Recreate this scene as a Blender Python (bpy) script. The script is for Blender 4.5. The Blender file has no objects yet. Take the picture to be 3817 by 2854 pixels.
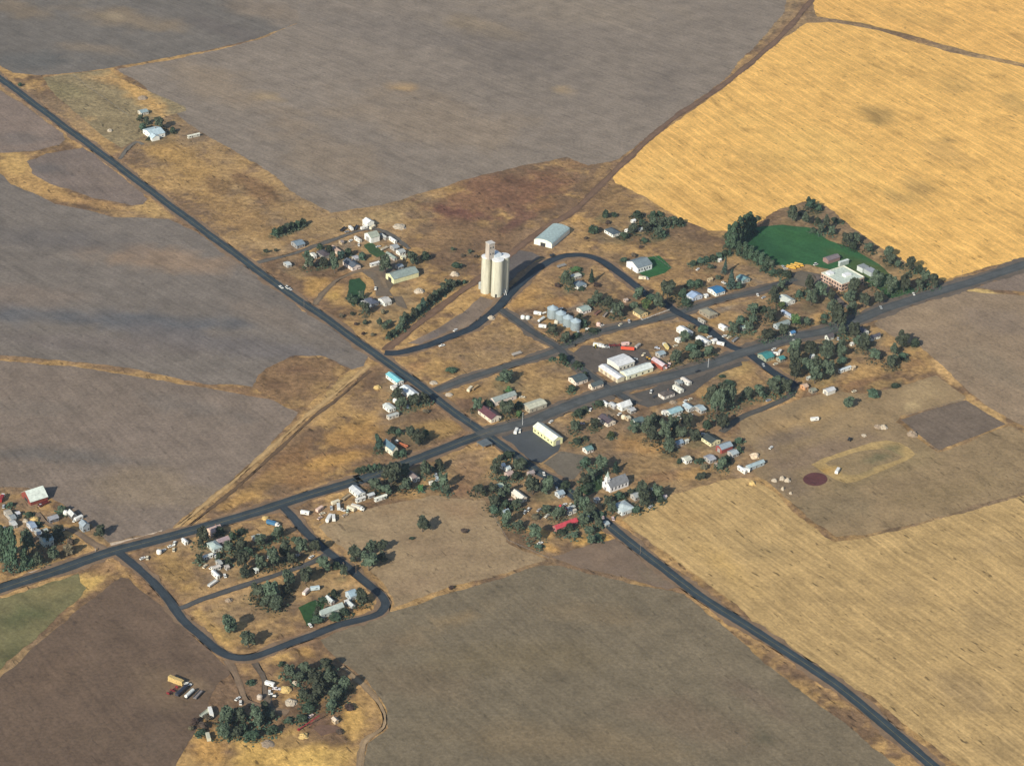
import bpy, math, random
import numpy as np
from mathutils import Vector, Matrix
from mathutils.geometry import delaunay_2d_cdt

random.seed(7)
rng = np.random.default_rng(7)
scene = bpy.context.scene
COL = scene.collection

# ------------------------------------------------------------------ camera
DIST, PITCH, ROLL = 1821.0, math.radians(29.3), math.radians(2.4)
FPX = 8493.0                                   # focal length in photograph pixels (3817 wide)
CP, SP = math.cos(PITCH), math.sin(PITCH)
CAM = np.array([0.0, -DIST * CP, DIST * SP])
fw = np.array([0, CP, -SP]); rt0 = np.array([1.0, 0, 0]); up0 = np.array([0, SP, CP])
rt = rt0 * math.cos(ROLL) + up0 * math.sin(ROLL)
up = up0 * math.cos(ROLL) - rt0 * math.sin(ROLL)
cam_data = bpy.data.cameras.new("camera")
cam_data.sensor_width = 36.0; cam_data.lens = 36.0 * FPX / 3817.0
cam_data.clip_start = 1.0; cam_data.clip_end = 40000.0
cam = bpy.data.objects.new("camera", cam_data); COL.objects.link(cam)
m = Matrix.Identity(4)
for i in range(3):
    m[i][0], m[i][1], m[i][2], m[i][3] = rt[i], up[i], -fw[i], CAM[i]
cam.matrix_world = m
scene.camera = cam

TILES = {'A1': (940, 740), 'A2': (1677, 740), 'A3': (2414, 740), 'A4': (3080, 740), 'B1': (1300, 1291), 'B2': (2037, 1291),
         'B3': (2774, 1291), 'C0': (0, 1750), 'C1': (737, 1750), 'C2': (1474, 1650), 'C3': (2211, 1700), 'D1': (600, 2303)}
# survey sheets: a point is read on an enlarged sheet of the photo and turned into ground metres
def src(t, u, v):
    if t == 'F': return u * 3817 / 2212.0, v * 3817 / 2212.0
    if t == 'T0': return u / 2.205, v / 2.205
    return TILES[t][0] + u / 3.0, TILES[t][1] + v / 3.0
def ground(sx, sy, z=0.0):
    d = rt * ((sx - 1908.5) / FPX) - up * ((sy - 1427.0) / FPX) + fw
    k = (z - CAM[2]) / d[2]
    p = CAM + d * k
    return Vector((p[0], p[1], z))
def P(t, u, v, z=0.0): return ground(*src(t, u, v), z)
def proj(x, y, z=0.0):
    """world -> photograph pixels (arrays welcome)"""
    dx, dy, dz = x - CAM[0], y - CAM[1], z - CAM[2]
    a = dx * rt[0] + dy * rt[1] + dz * rt[2]; b = dx * up[0] + dy * up[1] + dz * up[2]; c = dx * fw[0] + dy * fw[1] + dz * fw[2]
    return 1908.5 + FPX * a / c, 1427.0 - FPX * b / c
def mpp(p):
    return (Vector(CAM) - p).length / FPX

bx = P('B2', 1300, 340) - P('B1', 100, 1500); BDIR = bx.normalized()
BANG = math.atan2(BDIR.y, BDIR.x)

# ------------------------------------------------------------------ colour
def lin(c):
    c = c / 255.0
    return c / 12.92 if c <= 0.04045 else ((c + 0.055) / 1.055) ** 2.4
KG = 1.03
def alb(r, g, b, k=KG): return tuple(min(0.82, lin(v) / (k * q)) for v, q in ((r, .98), (g, 1.0), (b, 1.05)))

# ------------------------------------------------------------------ noise in numpy
def vnoise(x, y, seed):
    r = np.random.default_rng(seed).random((256, 256))
    xi = np.floor(x).astype(int); yi = np.floor(y).astype(int)
    fx = x - xi; fy = y - yi
    fx = fx * fx * (3 - 2 * fx); fy = fy * fy * (3 - 2 * fy)
    a = r[xi & 255, yi & 255]; b = r[(xi + 1) & 255, yi & 255]; c = r[xi & 255, (yi + 1) & 255]; d = r[(xi + 1) & 255, (yi + 1) & 255]
    return (a * (1 - fx) + b * fx) * (1 - fy) + (c * (1 - fx) + d * fx) * fy
def fbm(x, y, scale, seed, octv=4):
    s = 0; amp = 0.5; t = 0
    for o in range(octv):
        s = s + amp * vnoise(x / scale + 17.3 * o, y / scale + 9.1 * o, seed + o); t += amp
        amp *= 0.55; scale *= 0.47
    return s / t
def sstep(a, b, x):
    t = np.clip((x - a) / (b - a), 0, 1); return t * t * (3 - 2 * t)

# ------------------------------------------------------------------ materials
MATS = {}
def nodes_of(name):
    mt = bpy.data.materials.new(name); mt.use_nodes = True
    nt = mt.node_tree; b = nt.nodes['Principled BSDF']
    return mt, nt, b
def N(nt, typ, **kw):
    n = nt.nodes.new(typ)
    for k, v in kw.items():
        if k in n.inputs: n.inputs[k].default_value = v
        else: setattr(n, k, v)
    return n
def paint(rgb, rough=0.7, var=0.25, scale=0.7, metal=0.0, name='paint', bump=0.0, streak=False):
    key = (name, tuple(round(c, 3) for c in rgb), rough, var, scale, metal, bump, streak)
    if key in MATS: return MATS[key]
    mt, nt, b = nodes_of(name)
    tc = N(nt, 'ShaderNodeTexCoord'); L = nt.links
    info = N(nt, 'ShaderNodeObjectInfo')
    add = N(nt, 'ShaderNodeVectorMath', operation='ADD')
    L.new(tc.outputs['Object'], add.inputs[0]); L.new(info.outputs['Location'], add.inputs[1])
    mp = N(nt, 'ShaderNodeMapping'); L.new(add.outputs[0], mp.inputs[0])
    if streak: mp.inputs['Scale'].default_value = (1.0, 1.0, 0.2)
    n1 = N(nt, 'ShaderNodeTexNoise', Scale=scale, Detail=5.0, Roughness=0.65); L.new(mp.outputs[0], n1.inputs['Vector'])
    mr = N(nt, 'ShaderNodeMapRange'); mr.inputs[1].default_value = 0.3; mr.inputs[2].default_value = 0.7
    mr.inputs[3].default_value = 1 - var; mr.inputs[4].default_value = 1 + var * 0.35
    L.new(n1.outputs['Fac'], mr.inputs[0])
    mx = N(nt, 'ShaderNodeVectorMath', operation='SCALE'); mx.inputs[0].default_value = rgb
    L.new(mr.outputs[0], mx.inputs['Scale']); L.new(mx.outputs[0], b.inputs['Base Color'])
    b.inputs['Roughness'].default_value = rough; b.inputs['Metallic'].default_value = metal
    if bump:
        bp = N(nt, 'ShaderNodeBump', Strength=bump, Distance=0.2); L.new(n1.outputs['Fac'], bp.inputs['Height']); L.new(bp.outputs[0], b.inputs['Normal'])
    MATS[key] = mt
    return mt
def soil(name, line_ang=None, line_amp=0.0, line_scale=0.25, fine=0.35, fine_scale=0.5, bump=0.4, speck=0.0, blot=0.0, swath=None):
    """colour attribute x procedural texture: rows along line_ang, fine grain, dark specks"""
    mt, nt, b = nodes_of(name); L = nt.links
    at = N(nt, 'ShaderNodeAttribute', attribute_name='Col')
    tc = N(nt, 'ShaderNodeTexCoord')
    nz = N(nt, 'ShaderNodeTexNoise', Scale=fine_scale, Detail=6.0, Roughness=0.7); L.new(tc.outputs['Object'], nz.inputs['Vector'])
    mr = N(nt, 'ShaderNodeMapRange'); mr.inputs[1].default_value = 0.25; mr.inputs[2].default_value = 0.75
    mr.inputs[3].default_value = 1 - fine; mr.inputs[4].default_value = 1 + fine
    L.new(nz.outputs['Fac'], mr.inputs[0]); fac = mr.outputs[0]
    nb = N(nt, 'ShaderNodeTexNoise', Scale=0.05, Detail=6.0, Roughness=0.65); L.new(tc.outputs['Object'], nb.inputs['Vector'])
    mb = N(nt, 'ShaderNodeMapRange'); mb.inputs[1].default_value = 0.3; mb.inputs[2].default_value = 0.7; mb.inputs[3].default_value = 1 - .13 - fine * .25; mb.inputs[4].default_value = 1.13 + fine * .25
    L.new(nb.outputs['Fac'], mb.inputs[0])
    mm = N(nt, 'ShaderNodeMath', operation='MULTIPLY'); L.new(fac, mm.inputs[0]); L.new(mb.outputs[0], mm.inputs[1]); fac = mm.outputs[0]
    if line_ang is not None:
        wn = N(nt, 'ShaderNodeTexNoise', Scale=0.012, Detail=3.0); L.new(tc.outputs['Object'], wn.inputs['Vector'])
        wv = N(nt, 'ShaderNodeVectorMath', operation='SCALE'); wv.inputs['Scale'].default_value = 14.0; L.new(wn.outputs['Color'], wv.inputs[0])
        wa = N(nt, 'ShaderNodeVectorMath', operation='ADD'); L.new(tc.outputs['Object'], wa.inputs[0]); L.new(wv.outputs[0], wa.inputs[1])
        mp = N(nt, 'ShaderNodeMapping'); mp.vector_type = 'TEXTURE'; L.new(wa.outputs[0], mp.inputs[0])
        mp.inputs['Rotation'].default_value = (0, 0, line_ang); mp.inputs['Scale'].default_value = (34.0, 1.0, 1.0)
        ln = N(nt, 'ShaderNodeTexNoise', Scale=line_scale, Detail=4.0, Roughness=0.7); L.new(mp.outputs[0], ln.inputs['Vector'])
        ml = N(nt, 'ShaderNodeMapRange'); ml.inputs[1].default_value = 0.3; ml.inputs[2].default_value = 0.62
        ml.inputs[3].default_value = 1 - line_amp; ml.inputs[4].default_value = 1 + line_amp * 0.35
        L.new(ln.outputs['Fac'], ml.inputs[0])
        mu = N(nt, 'ShaderNodeMath', operation='MULTIPLY'); L.new(fac, mu.inputs[0]); L.new(ml.outputs[0], mu.inputs[1]); fac = mu.outputs[0]
        if speck:
            mp2 = N(nt, 'ShaderNodeMapping'); mp2.vector_type = 'TEXTURE'; L.new(wa.outputs[0], mp2.inputs[0])
            mp2.inputs['Rotation'].default_value = (0, 0, line_ang); mp2.inputs['Scale'].default_value = (3.2, 1.0, 1.0)
            sp = N(nt, 'ShaderNodeTexNoise', Scale=0.3, Detail=2.0, Roughness=0.5); L.new(mp2.outputs[0], sp.inputs['Vector'])
            ms = N(nt, 'ShaderNodeMapRange'); ms.inputs[1].default_value = 0.655; ms.inputs[2].default_value = 0.73; ms.inputs[3].default_value = 1.0; ms.inputs[4].default_value = 1 - speck
            L.new(sp.outputs['Fac'], ms.inputs[0])
            mu2 = N(nt, 'ShaderNodeMath', operation='MULTIPLY'); L.new(fac, mu2.inputs[0]); L.new(ms.outputs[0], mu2.inputs[1]); fac = mu2.outputs[0]
        if swath:
            per, amp, w0 = swath
            mp3 = N(nt, 'ShaderNodeMapping'); mp3.vector_type = 'TEXTURE'; mp3.inputs['Rotation'].default_value = (0, 0, line_ang)
            wv2 = N(nt, 'ShaderNodeVectorMath', operation='SCALE'); wv2.inputs['Scale'].default_value = 9.0; L.new(wn.outputs['Color'], wv2.inputs[0])
            wa2 = N(nt, 'ShaderNodeVectorMath', operation='ADD'); L.new(tc.outputs['Object'], wa2.inputs[0]); L.new(wv2.outputs[0], wa2.inputs[1]); L.new(wa2.outputs[0], mp3.inputs[0])
            sx_ = N(nt, 'ShaderNodeSeparateXYZ'); L.new(mp3.outputs[0], sx_.inputs[0])
            k1 = N(nt, 'ShaderNodeMath', operation='MULTIPLY'); k1.inputs[1].default_value = 6.28318 / per; L.new(sx_.outputs['Y'], k1.inputs[0])
            k2 = N(nt, 'ShaderNodeMath', operation='SINE'); L.new(k1.outputs[0], k2.inputs[0])
            k3 = N(nt, 'ShaderNodeMapRange'); k3.inputs[1].default_value = w0; k3.inputs[2].default_value = 1.0; k3.inputs[3].default_value = 1.0; k3.inputs[4].default_value = 1 + amp; L.new(k2.outputs[0], k3.inputs[0])
            k4 = N(nt, 'ShaderNodeMath', operation='MULTIPLY'); L.new(fac, k4.inputs[0]); L.new(k3.outputs[0], k4.inputs[1]); fac = k4.outputs[0]
        if blot:
            bn = N(nt, 'ShaderNodeTexNoise', Scale=.055, Detail=7.0, Roughness=0.72, Distortion=.6); L.new(mp2.outputs[0], bn.inputs['Vector'])
            mb2 = N(nt, 'ShaderNodeMapRange'); mb2.inputs[1].default_value = .53; mb2.inputs[2].default_value = .68; mb2.inputs[3].default_value = 1.0; mb2.inputs[4].default_value = 1 - blot
            L.new(bn.outputs['Fac'], mb2.inputs[0])
            mu3 = N(nt, 'ShaderNodeMath', operation='MULTIPLY'); L.new(fac, mu3.inputs[0]); L.new(mb2.outputs[0], mu3.inputs[1]); fac = mu3.outputs[0]
    sc = N(nt, 'ShaderNodeVectorMath', operation='SCALE'); L.new(at.outputs['Color'], sc.inputs[0]); L.new(fac, sc.inputs['Scale'])
    L.new(sc.outputs[0], b.inputs['Base Color'])
    b.inputs['Roughness'].default_value = 0.95
    b.inputs['Specular IOR Level'].default_value = 0.15
    if bump:
        bp = N(nt, 'ShaderNodeBump', Strength=bump, Distance=0.5); L.new(fac, bp.inputs['Height']); L.new(bp.outputs[0], b.inputs['Normal'])
    return mt

WHITE = (0.8, 0.8, 0.76)
GLASS = paint((0.03, 0.037, 0.045), 0.15, 0.1, 1, name='window_glass')
DARK = paint((0.035, 0.032, 0.03), 0.8, 0.2, name='dark_opening')
RUBBER = paint((0.02, 0.02, 0.02), 0.9, 0.1, name='rubber')

# ------------------------------------------------------------------ mesh helpers
class MB:
    def __init__(s): s.v = []; s.f = []
    def poly(s, pts, faces):
        o = len(s.v); s.v += [tuple(p) for p in pts]; s.f += [tuple(i + o for i in f) for f in faces]
    def box(s, c, d, rz=0.0):
        x, y, z = (k / 2 for k in d); ca, sa = math.cos(rz), math.sin(rz)
        pts = [(c[0] + px * ca - py * sa, c[1] + px * sa + py * ca, c[2] + pz) for pz in (-z, z) for px, py in ((-x, -y), (x, -y), (x, y), (-x, y))]
        s.poly(pts, [(3, 2, 1, 0), (4, 5, 6, 7), (0, 1, 5, 4), (1, 2, 6, 5), (2, 3, 7, 6), (3, 0, 4, 7)])
    def prism(s, prof, a, b, axis):
        """profile of (across, z) extruded from a to b along axis 0 (x) or 1 (y)"""
        n = len(prof)
        mk = (lambda t, q: (t, q[0], q[1])) if axis == 0 else (lambda t, q: (-q[0], t, q[1]))
        pts = [mk(a, q) for q in prof] + [mk(b, q) for q in prof]
        fs = [tuple(range(n - 1, -1, -1)), tuple(range(n, 2 * n))]
        fs += [(i, (i + 1) % n, n + (i + 1) % n, n + i) for i in range(n)]
        s.poly(pts, fs)
    def tube(s, p, q, r0, r1, n=8, caps=True):
        p = Vector(p); q = Vector(q); d = (q - p).normalized()
        e = Vector((0, 0, 1)) if abs(d.z) < .9 else Vector((1, 0, 0))
        x = d.cross(e).normalized(); y = d.cross(x)
        ring = lambda c, r: [tuple(c + x * (r * math.cos(2 * math.pi * i / n)) + y * (r * math.sin(2 * math.pi * i / n))) for i in range(n)]
        fs = [(i, (i + 1) % n, n + (i + 1) % n, n + i) for i in range(n)]
        if caps: fs += [tuple(range(n - 1, -1, -1)), tuple(range(n, 2 * n))]
        s.poly(ring(p, r0) + ring(q, max(r1, 1e-3)), fs)
    def lathe(s, prof, n=20, c=(0, 0)):
        pts = []
        for r, z in prof: pts += [(c[0] + r * math.cos(2 * math.pi * i / n), c[1] + r * math.sin(2 * math.pi * i / n), z) for i in range(n)]
        fs = [(k * n + i, k * n + (i + 1) % n, (k + 1) * n + (i + 1) % n, (k + 1) * n + i) for k in range(len(prof) - 1) for i in range(n)]
        fs.append(tuple(range((len(prof) - 1) * n, len(prof) * n))); fs.append(tuple(range(n - 1, -1, -1)))
        s.poly(pts, fs)
    def mesh(s, name, mat):
        me = bpy.data.meshes.new(name); me.from_pydata(s.v, [], s.f); me.materials.append(mat); me.update()
        return me
    def build(s, name, mat, parent=None):
        return obj(name, s.mesh(name, mat), parent)
def obj(name, me, parent=None):
    o = bpy.data.objects.new(name, me); COL.objects.link(o)
    if parent is not None: o.parent = parent
    return o
YARDS = []
LABELS = {}
def tag(o, label, cat, group=None, kind=None):
    n = len(label.split())
    if not 4 <= n <= 16: print('LABELLEN', n, label)
    if label in LABELS and not group: print('DUP', label)
    LABELS[label] = 1
    o['label'] = label; o['category'] = cat
    if group: o['group'] = group
    if kind: o['kind'] = kind
def thing(name, loc, rz, label, cat, group=None):
    o = bpy.data.objects.new(name, None); COL.objects.link(o)
    o.empty_display_size = 1.0
    o.location = loc; o.rotation_euler = (0, 0, rz)
    tag(o, label, cat, group)
    return o
def structure(o, label=None, cat=None):
    o['kind'] = 'structure'
    if label: o['label'] = label; o['category'] = cat or o.name
    return o
# ------------------------------------------------------------------ roads: centre lines in survey sheet points
def smooth(pts, step=4.0):
    out = []
    pts = [Vector((p.x, p.y)) for p in pts]
    ext = [pts[0] * 2 - pts[1]] + pts + [pts[-1] * 2 - pts[-2]]
    for i in range(1, len(ext) - 2):
        p0, p1, p2, p3 = ext[i - 1:i + 3]
        n = max(2, int((p2 - p1).length / step))
        for k in range(n):
            t = k / n
            out.append(0.5 * ((2 * p1) + (p2 - p0) * t + (2 * p0 - 5 * p1 + 4 * p2 - p3) * t * t + (3 * p1 - p0 - 3 * p2 + p3) * t ** 3))
    out.append(pts[-1]); return out
def line(spec):
    return smooth([P(*q) for q in spec])
def tl(t, *uv): return [(t, a, b) for a, b in uv]
ROADS = [
 ('highway', 8.4, (56, 67, 74), .14, tl('F', (-160, 55)) + tl('T0', (0, 645), (560, 1065), (880, 1300), (1330, 1640)) + tl('A1', (290, 975), (600, 1190), (900, 1395)) + tl('B1', (205, 25), (700, 370), (980, 585), (1250, 790), (1480, 950), (1800, 1170), (2110, 1400)) + tl('C2', (1760, 410), (1960, 560), (2120, 690)) + tl('C3', (60, 670), (240, 830), (600, 1110), (1000, 1420), (1340, 1660)) + tl('F', (1800, 1475), (2010, 1650), (2300, 1890)),
   'grey asphalt highway running diagonally down through the village past the elevator'),
 ('cross_road', 10.4, (58, 67, 73), .15, tl('F', (-160, 1325)) + tl('C0', (0, 1335), (600, 1140), (1200, 935), (1700, 800), (2212, 665)) + tl('C1', (700, 460), (1300, 270), (1800, 120)) + tl('B1', (100, 1510), (600, 1320), (1000, 1170), (1450, 1000), (1620, 945)),
   'dark blue grey road running left from the highway crossing'),
 ('cross_road', 11.5, (82, 85, 86), .156, tl('B1', (1450, 1000), (1620, 945), (1800, 900), (2060, 830)) + tl('B2', (50, 740), (450, 590), (850, 460), (1350, 345), (1800, 215), (2212, 70)) + tl('A3', (1600, 1560), (2000, 1480)) + tl('A4', (400, 1340), (700, 1215), (1300, 1030), (1800, 880), (2212, 740)) + tl('F', (2340, 530)),
   'dusty grey road running right from the highway crossing past the workshop'),
 ('curved_street', 8.0, (46, 56, 66), .12, tl('B1', (400, 75), (560, 75), (850, 0)) + tl('A2', (0, 1545), (250, 1450), (420, 1320), (560, 1190), (700, 1040), (850, 900), (1000, 770), (1200, 670), (1350, 637), (1520, 640), (1700, 700), (1950, 880), (2212, 1080)) + tl('A3', (180, 1165), (330, 1275), (640, 1440), (900, 1640)) + tl('B2', (2180, 50)) + tl('B3', (60, 90), (300, 270), (580, 450)),
   'blackish street curving round the block below the elevator'),
 ('block_street', 6.5, (72, 75, 77), .11, tl('A2', (570, 1240), (750, 1370), (950, 1510), (1200, 1660)) + tl('B2', (250, 135), (480, 310), (720, 480), (860, 560), (1000, 640)),
   'narrow dark street between the dry lots and the metal workshop'),
 ('back_street', 7.0, (80, 82, 82), .10, tl('B1', (960, 500), (1300, 370), (1700, 245), (2212, 85)) + tl('A2', (1300, 1645), (1700, 1480), (2212, 1370)) + tl('A3', (330, 1285), (600, 1195), (900, 1110), (1300, 1010), (1660, 900)),
   'asphalt street from the highway past the grain bins to the school'),
 ('side_street', 6.5, (56, 64, 71), .11, tl('C1', (930, 400), (1050, 520), (1200, 690), (1430, 900), (1700, 1110), (1920, 1290), (2050, 1400), (2100, 1490), (2070, 1570), (1950, 1640)) + tl('D1', (2000, 75), (1700, 195), (1400, 300), (1100, 410), (930, 445), (780, 430), (620, 350), (420, 180), (240, 10)) + tl('C0', (1880, 1450), (1700, 1250), (1500, 1060), (1330, 930)),
   'narrow asphalt loop street round the block at the lower left'),
 ('inner_lane', 5.2, (82, 82, 82), .10, tl('C0', (1960, 1560), (2080, 1530)) + tl('C1', (0, 1470), (500, 1300), (900, 1170), (1250, 1050), (1460, 940)),
   'grey lane crossing the middle of the lower left block'),
 ('south_lane', 6.0, (84, 82, 78), .10, tl('B3', (580, 440), (500, 560), (250, 680), (0, 775)) + tl('B2', (2080, 860), (1960, 960)),
   'faded lane behind the dark trees below the teal roofed house'),
 ('gravel_lane', 5.0, (98, 94, 88), .08, tl('A1', (60, 715), (400, 635), (700, 535), (1000, 430), (1200, 360), (1400, 345), (1560, 420), (1760, 565)),
   'grey gravel lane beside the mobile homes above the barn'),
 ('farm_drive', 4.5, (122, 106, 88), .08, tl('A1', (700, 1190), (800, 1050), (960, 910), (1200, 810), (1400, 830), (1500, 1000)),
   'pale dirt drive curving in from the highway to the large barn'),
 ('rail_grade', 7.0, (116, 92, 74), .07, tl('B1', (430, 45)) + tl('A1', (1560, 1640), (1900, 1370), (2212, 1130)) + tl('A2', (260, 950), (500, 780), (700, 610), (1000, 370)) + tl('F', (1240, 455), (1320, 378), (1440, 268), (1570, 178), (1690, 75), (1770, -20), (1850, -110)),
   'old brown rail grade running up past the elevator between the fields'),
 ('farm_track', 5.0, (128, 108, 88), .07, tl('D1', (730, 470), (860, 700), (960, 920), (1230, 1010), (1420, 1060)),
   'dirt track from the loop street down to the farmyard'),
 ('yard_track', 4.5, (104, 92, 80), .08, tl('D1', (1060, 500), (1160, 700), (1160, 840), (1230, 1010)),
   'brown track beside the hay bales in the lower farmyard'),
 ('field_track', 3.5, (150, 128, 100), .07, tl('F', (740, 1438), (785, 1480), (825, 1530), (828, 1570), (790, 1600), (775, 1660), (770, 1750)),
   'pale track curving round the edge of the large brown field'),
 ('school_drive', 6.0, (112, 102, 96), .07, tl('A4', (350, 1300), (200, 1180), (60, 1060), (-60, 930), (-120, 850)),
   'gravel drive from the road up to the school'),
 ('farm_lane', 4.5, (126, 108, 90), .07, tl('C0', (1230, 920), (1000, 800), (800, 680), (560, 620), (420, 480)),
   'dirt lane from the road into the farmstead at far left'),
 ('old_grade_track', 3.4, (178, 148, 104), .06, tl('F', (796, 790), (730, 846), (664, 898), (580, 972), (500, 1042), (430, 1100), (378, 1142)),
   'pale rutted track down the old rail grade beside the grey field'),
 ('ditch', 2.6, (104, 84, 64), .05, tl('F', (800, 800), (736, 856), (676, 902), (592, 980), (512, 1052), (440, 1110), (395, 1146)),
   'dark weedy ditch beside the old rail grade track'),
 ('house_drive', 4.0, (110, 104, 96), .07, tl('T0', (980, 1310), (1040, 1240), (1120, 1170), (1180, 1190)),
   'short grey drive to the white farmhouse at upper left'),
]
ROADLINES = []
def ribbon(name, pts, width, z, jit, mat, seed):
    r = np.random.default_rng(seed); n = len(pts)
    vs = []; fs = []; acr = []
    rows = (-1, -.82, -.3, 0, .3, .82, 1)
    ph = r.random(2) * 10
    for i, p in enumerate(pts):
        d = (pts[min(i + 1, n - 1)] - pts[max(i - 1, 0)]).normalized(); q = Vector((-d.y, d.x))
        for k in rows:
            e = 0
            if abs(k) == 1: e = jit * (r.random() - .5) + jit * math.sin(i * .35 + ph[0 if k < 0 else 1]) * .6
            w = p + q * (k * width / 2 + e)
            vs.append((w.x, w.y, z)); acr.append(k)
    c = len(rows)
    for i in range(n - 1):
        for k in range(c - 1): fs.append((i * c + k, (i + 1) * c + k, (i + 1) * c + k + 1, i * c + k + 1)[::-1])
    me = bpy.data.meshes.new(name); me.from_pydata(vs, [], fs); me.materials.append(mat)
    a = me.attributes.new('across', 'FLOAT', 'POINT'); a.data.foreach_set('value', acr)
    me.update()
    return obj(name, me)
def road_mat(rgb, dirt):
    mt, nt, b = nodes_of('dirt_surface' if dirt else 'asphalt'); L = nt.links
    tc = N(nt, 'ShaderNodeTexCoord'); at = N(nt, 'ShaderNodeAttribute', attribute_name='across')
    n1 = N(nt, 'ShaderNodeTexNoise', Scale=0.09, Detail=6.0, Roughness=0.7); L.new(tc.outputs['Object'], n1.inputs['Vector'])
    n2 = N(nt, 'ShaderNodeTexNoise', Scale=0.9, Detail=4.0); L.new(tc.outputs['Object'], n2.inputs['Vector'])
    ab = N(nt, 'ShaderNodeMath', operation='ABSOLUTE'); L.new(at.outputs['Fac'], ab.inputs[0])
    rp = N(nt, 'ShaderNodeValToRGB'); L.new(ab.outputs[0], rp.inputs[0])
    e = rp.color_ramp.elements
    e[0].position = 0.0; e[0].color = (1.0,) * 3 + (1,); e[1].position = 1.0; e[1].color = (.95,) * 3 + (1,)
    x = e.new(.3); x.color = (1.14,) * 3 + (1,); x = e.new(.6); x.color = (.93,) * 3 + (1,); x = e.new(.85); x.color = (.88,) * 3 + (1,)
    def rng_(o, lo, hi):
        k = N(nt, 'ShaderNodeMapRange'); k.inputs[1].default_value = .3; k.inputs[2].default_value = .7; k.inputs[3].default_value = lo; k.inputs[4].default_value = hi
        L.new(o, k.inputs[0]); return k.outputs[0]
    a1 = rng_(n1.outputs['Fac'], .72, 1.3); a2 = rng_(n2.outputs['Fac'], .9, 1.1)
    mu = N(nt, 'ShaderNodeMath', operation='MULTIPLY'); L.new(a1, mu.inputs[0]); L.new(a2, mu.inputs[1])
    s1 = N(nt, 'ShaderNodeVectorMath', operation='SCALE'); s1.inputs[0].default_value = rgb; L.new(mu.outputs[0], s1.inputs['Scale'])
    s2 = N(nt, 'ShaderNodeVectorMath', operation='MULTIPLY'); L.new(s1.outputs[0], s2.inputs[0]); L.new(rp.outputs['Color'], s2.inputs[1])
    L.new(s2.outputs[0], b.inputs['Base Color']); b.inputs['Roughness'].default_value = .9; b.inputs['Specular IOR Level'].default_value = .2
    return mt
for i, (nm, w, c, z, spec, lab) in enumerate(ROADS):
    pts = line(spec); dirt = c[0] > 90
    ROADLINES.append((pts, w, dirt))
    z += .14
    o = ribbon(nm, pts, w, z, 1.3 if dirt else .5, road_mat(alb(*c), dirt), 50 + i)
    structure(o, lab, 'road' if not dirt else 'track')
for i, ex in ((0, 5.0), (1, 5.0), (2, 9.0), (3, 4.0), (4, 6.0), (5, 5.5), (6, 3.0)):
    o = ribbon('road_shoulder', ROADLINES[i][0], ROADS[i][1] + ex, .205 + .004 * i, 2.6, road_mat(alb(*((108, 98, 88) if i in (2, 4, 5) else (134, 112, 90))), True), 180 + i)
    structure(o, 'dusty gravel shoulder along the ' + ['diagonal highway', 'left part of the crossing road', 'right part of the crossing road', 'curved street', 'block street', 'back street', 'loop street'][i], 'road shoulder')
# worn centre line paint on the two highways
for i in (0, 1):
    o = ribbon('road_marking', ROADLINES[i][0], .3, ROADS[i][3] + .152, .05, paint(alb(140, 128, 84), .8, .5, .2, name='worn_line_paint'), 80 + i)
    structure(o, 'faded yellow centre line on the ' + ('diagonal highway' if i == 0 else 'left part of the crossing road'), 'road marking')

# ------------------------------------------------------------------ splats: stains, bare soil, grass of another colour (albedo only)
def apply_splats(col, fx, fy, X, Y, splats, seed=3):
    w1 = fbm(X, Y, 30, seed) - .5; w2 = fbm(X, Y, 9, seed + 7) - .5
    for (cx, cy, rx, ry, rot, c, s) in splats:
        a = math.radians(rot); ca, sa = math.cos(a), math.sin(a)
        dx, dy = fx - cx, fy - cy
        m_ = (np.abs(dx) < 1.6 * max(rx, ry)) & (np.abs(dy) < 1.6 * max(rx, ry))
        if not m_.any(): continue
        u = (dx[m_] * ca + dy[m_] * sa) / rx; v = (-dx[m_] * sa + dy[m_] * ca) / ry
        d = np.sqrt(u * u + v * v) + w1[m_] * 1.3 + w2[m_] * .7
        k = (s * (1 - sstep(.45, 1.15, d)))[:, None]
        col[m_] = col[m_] * (1 - k) + np.array(alb(*c)) * k
def inside(poly, x, y):
    r = np.zeros(x.shape, bool); n = len(poly)
    for i in range(n):
        x1, y1 = poly[i]; x2, y2 = poly[(i + 1) % n]
        if y1 == y2: continue
        r ^= ((y1 > y) != (y2 > y)) & (x < (x2 - x1) * (y - y1) / (y2 - y1) + x1)
    return r

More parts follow.
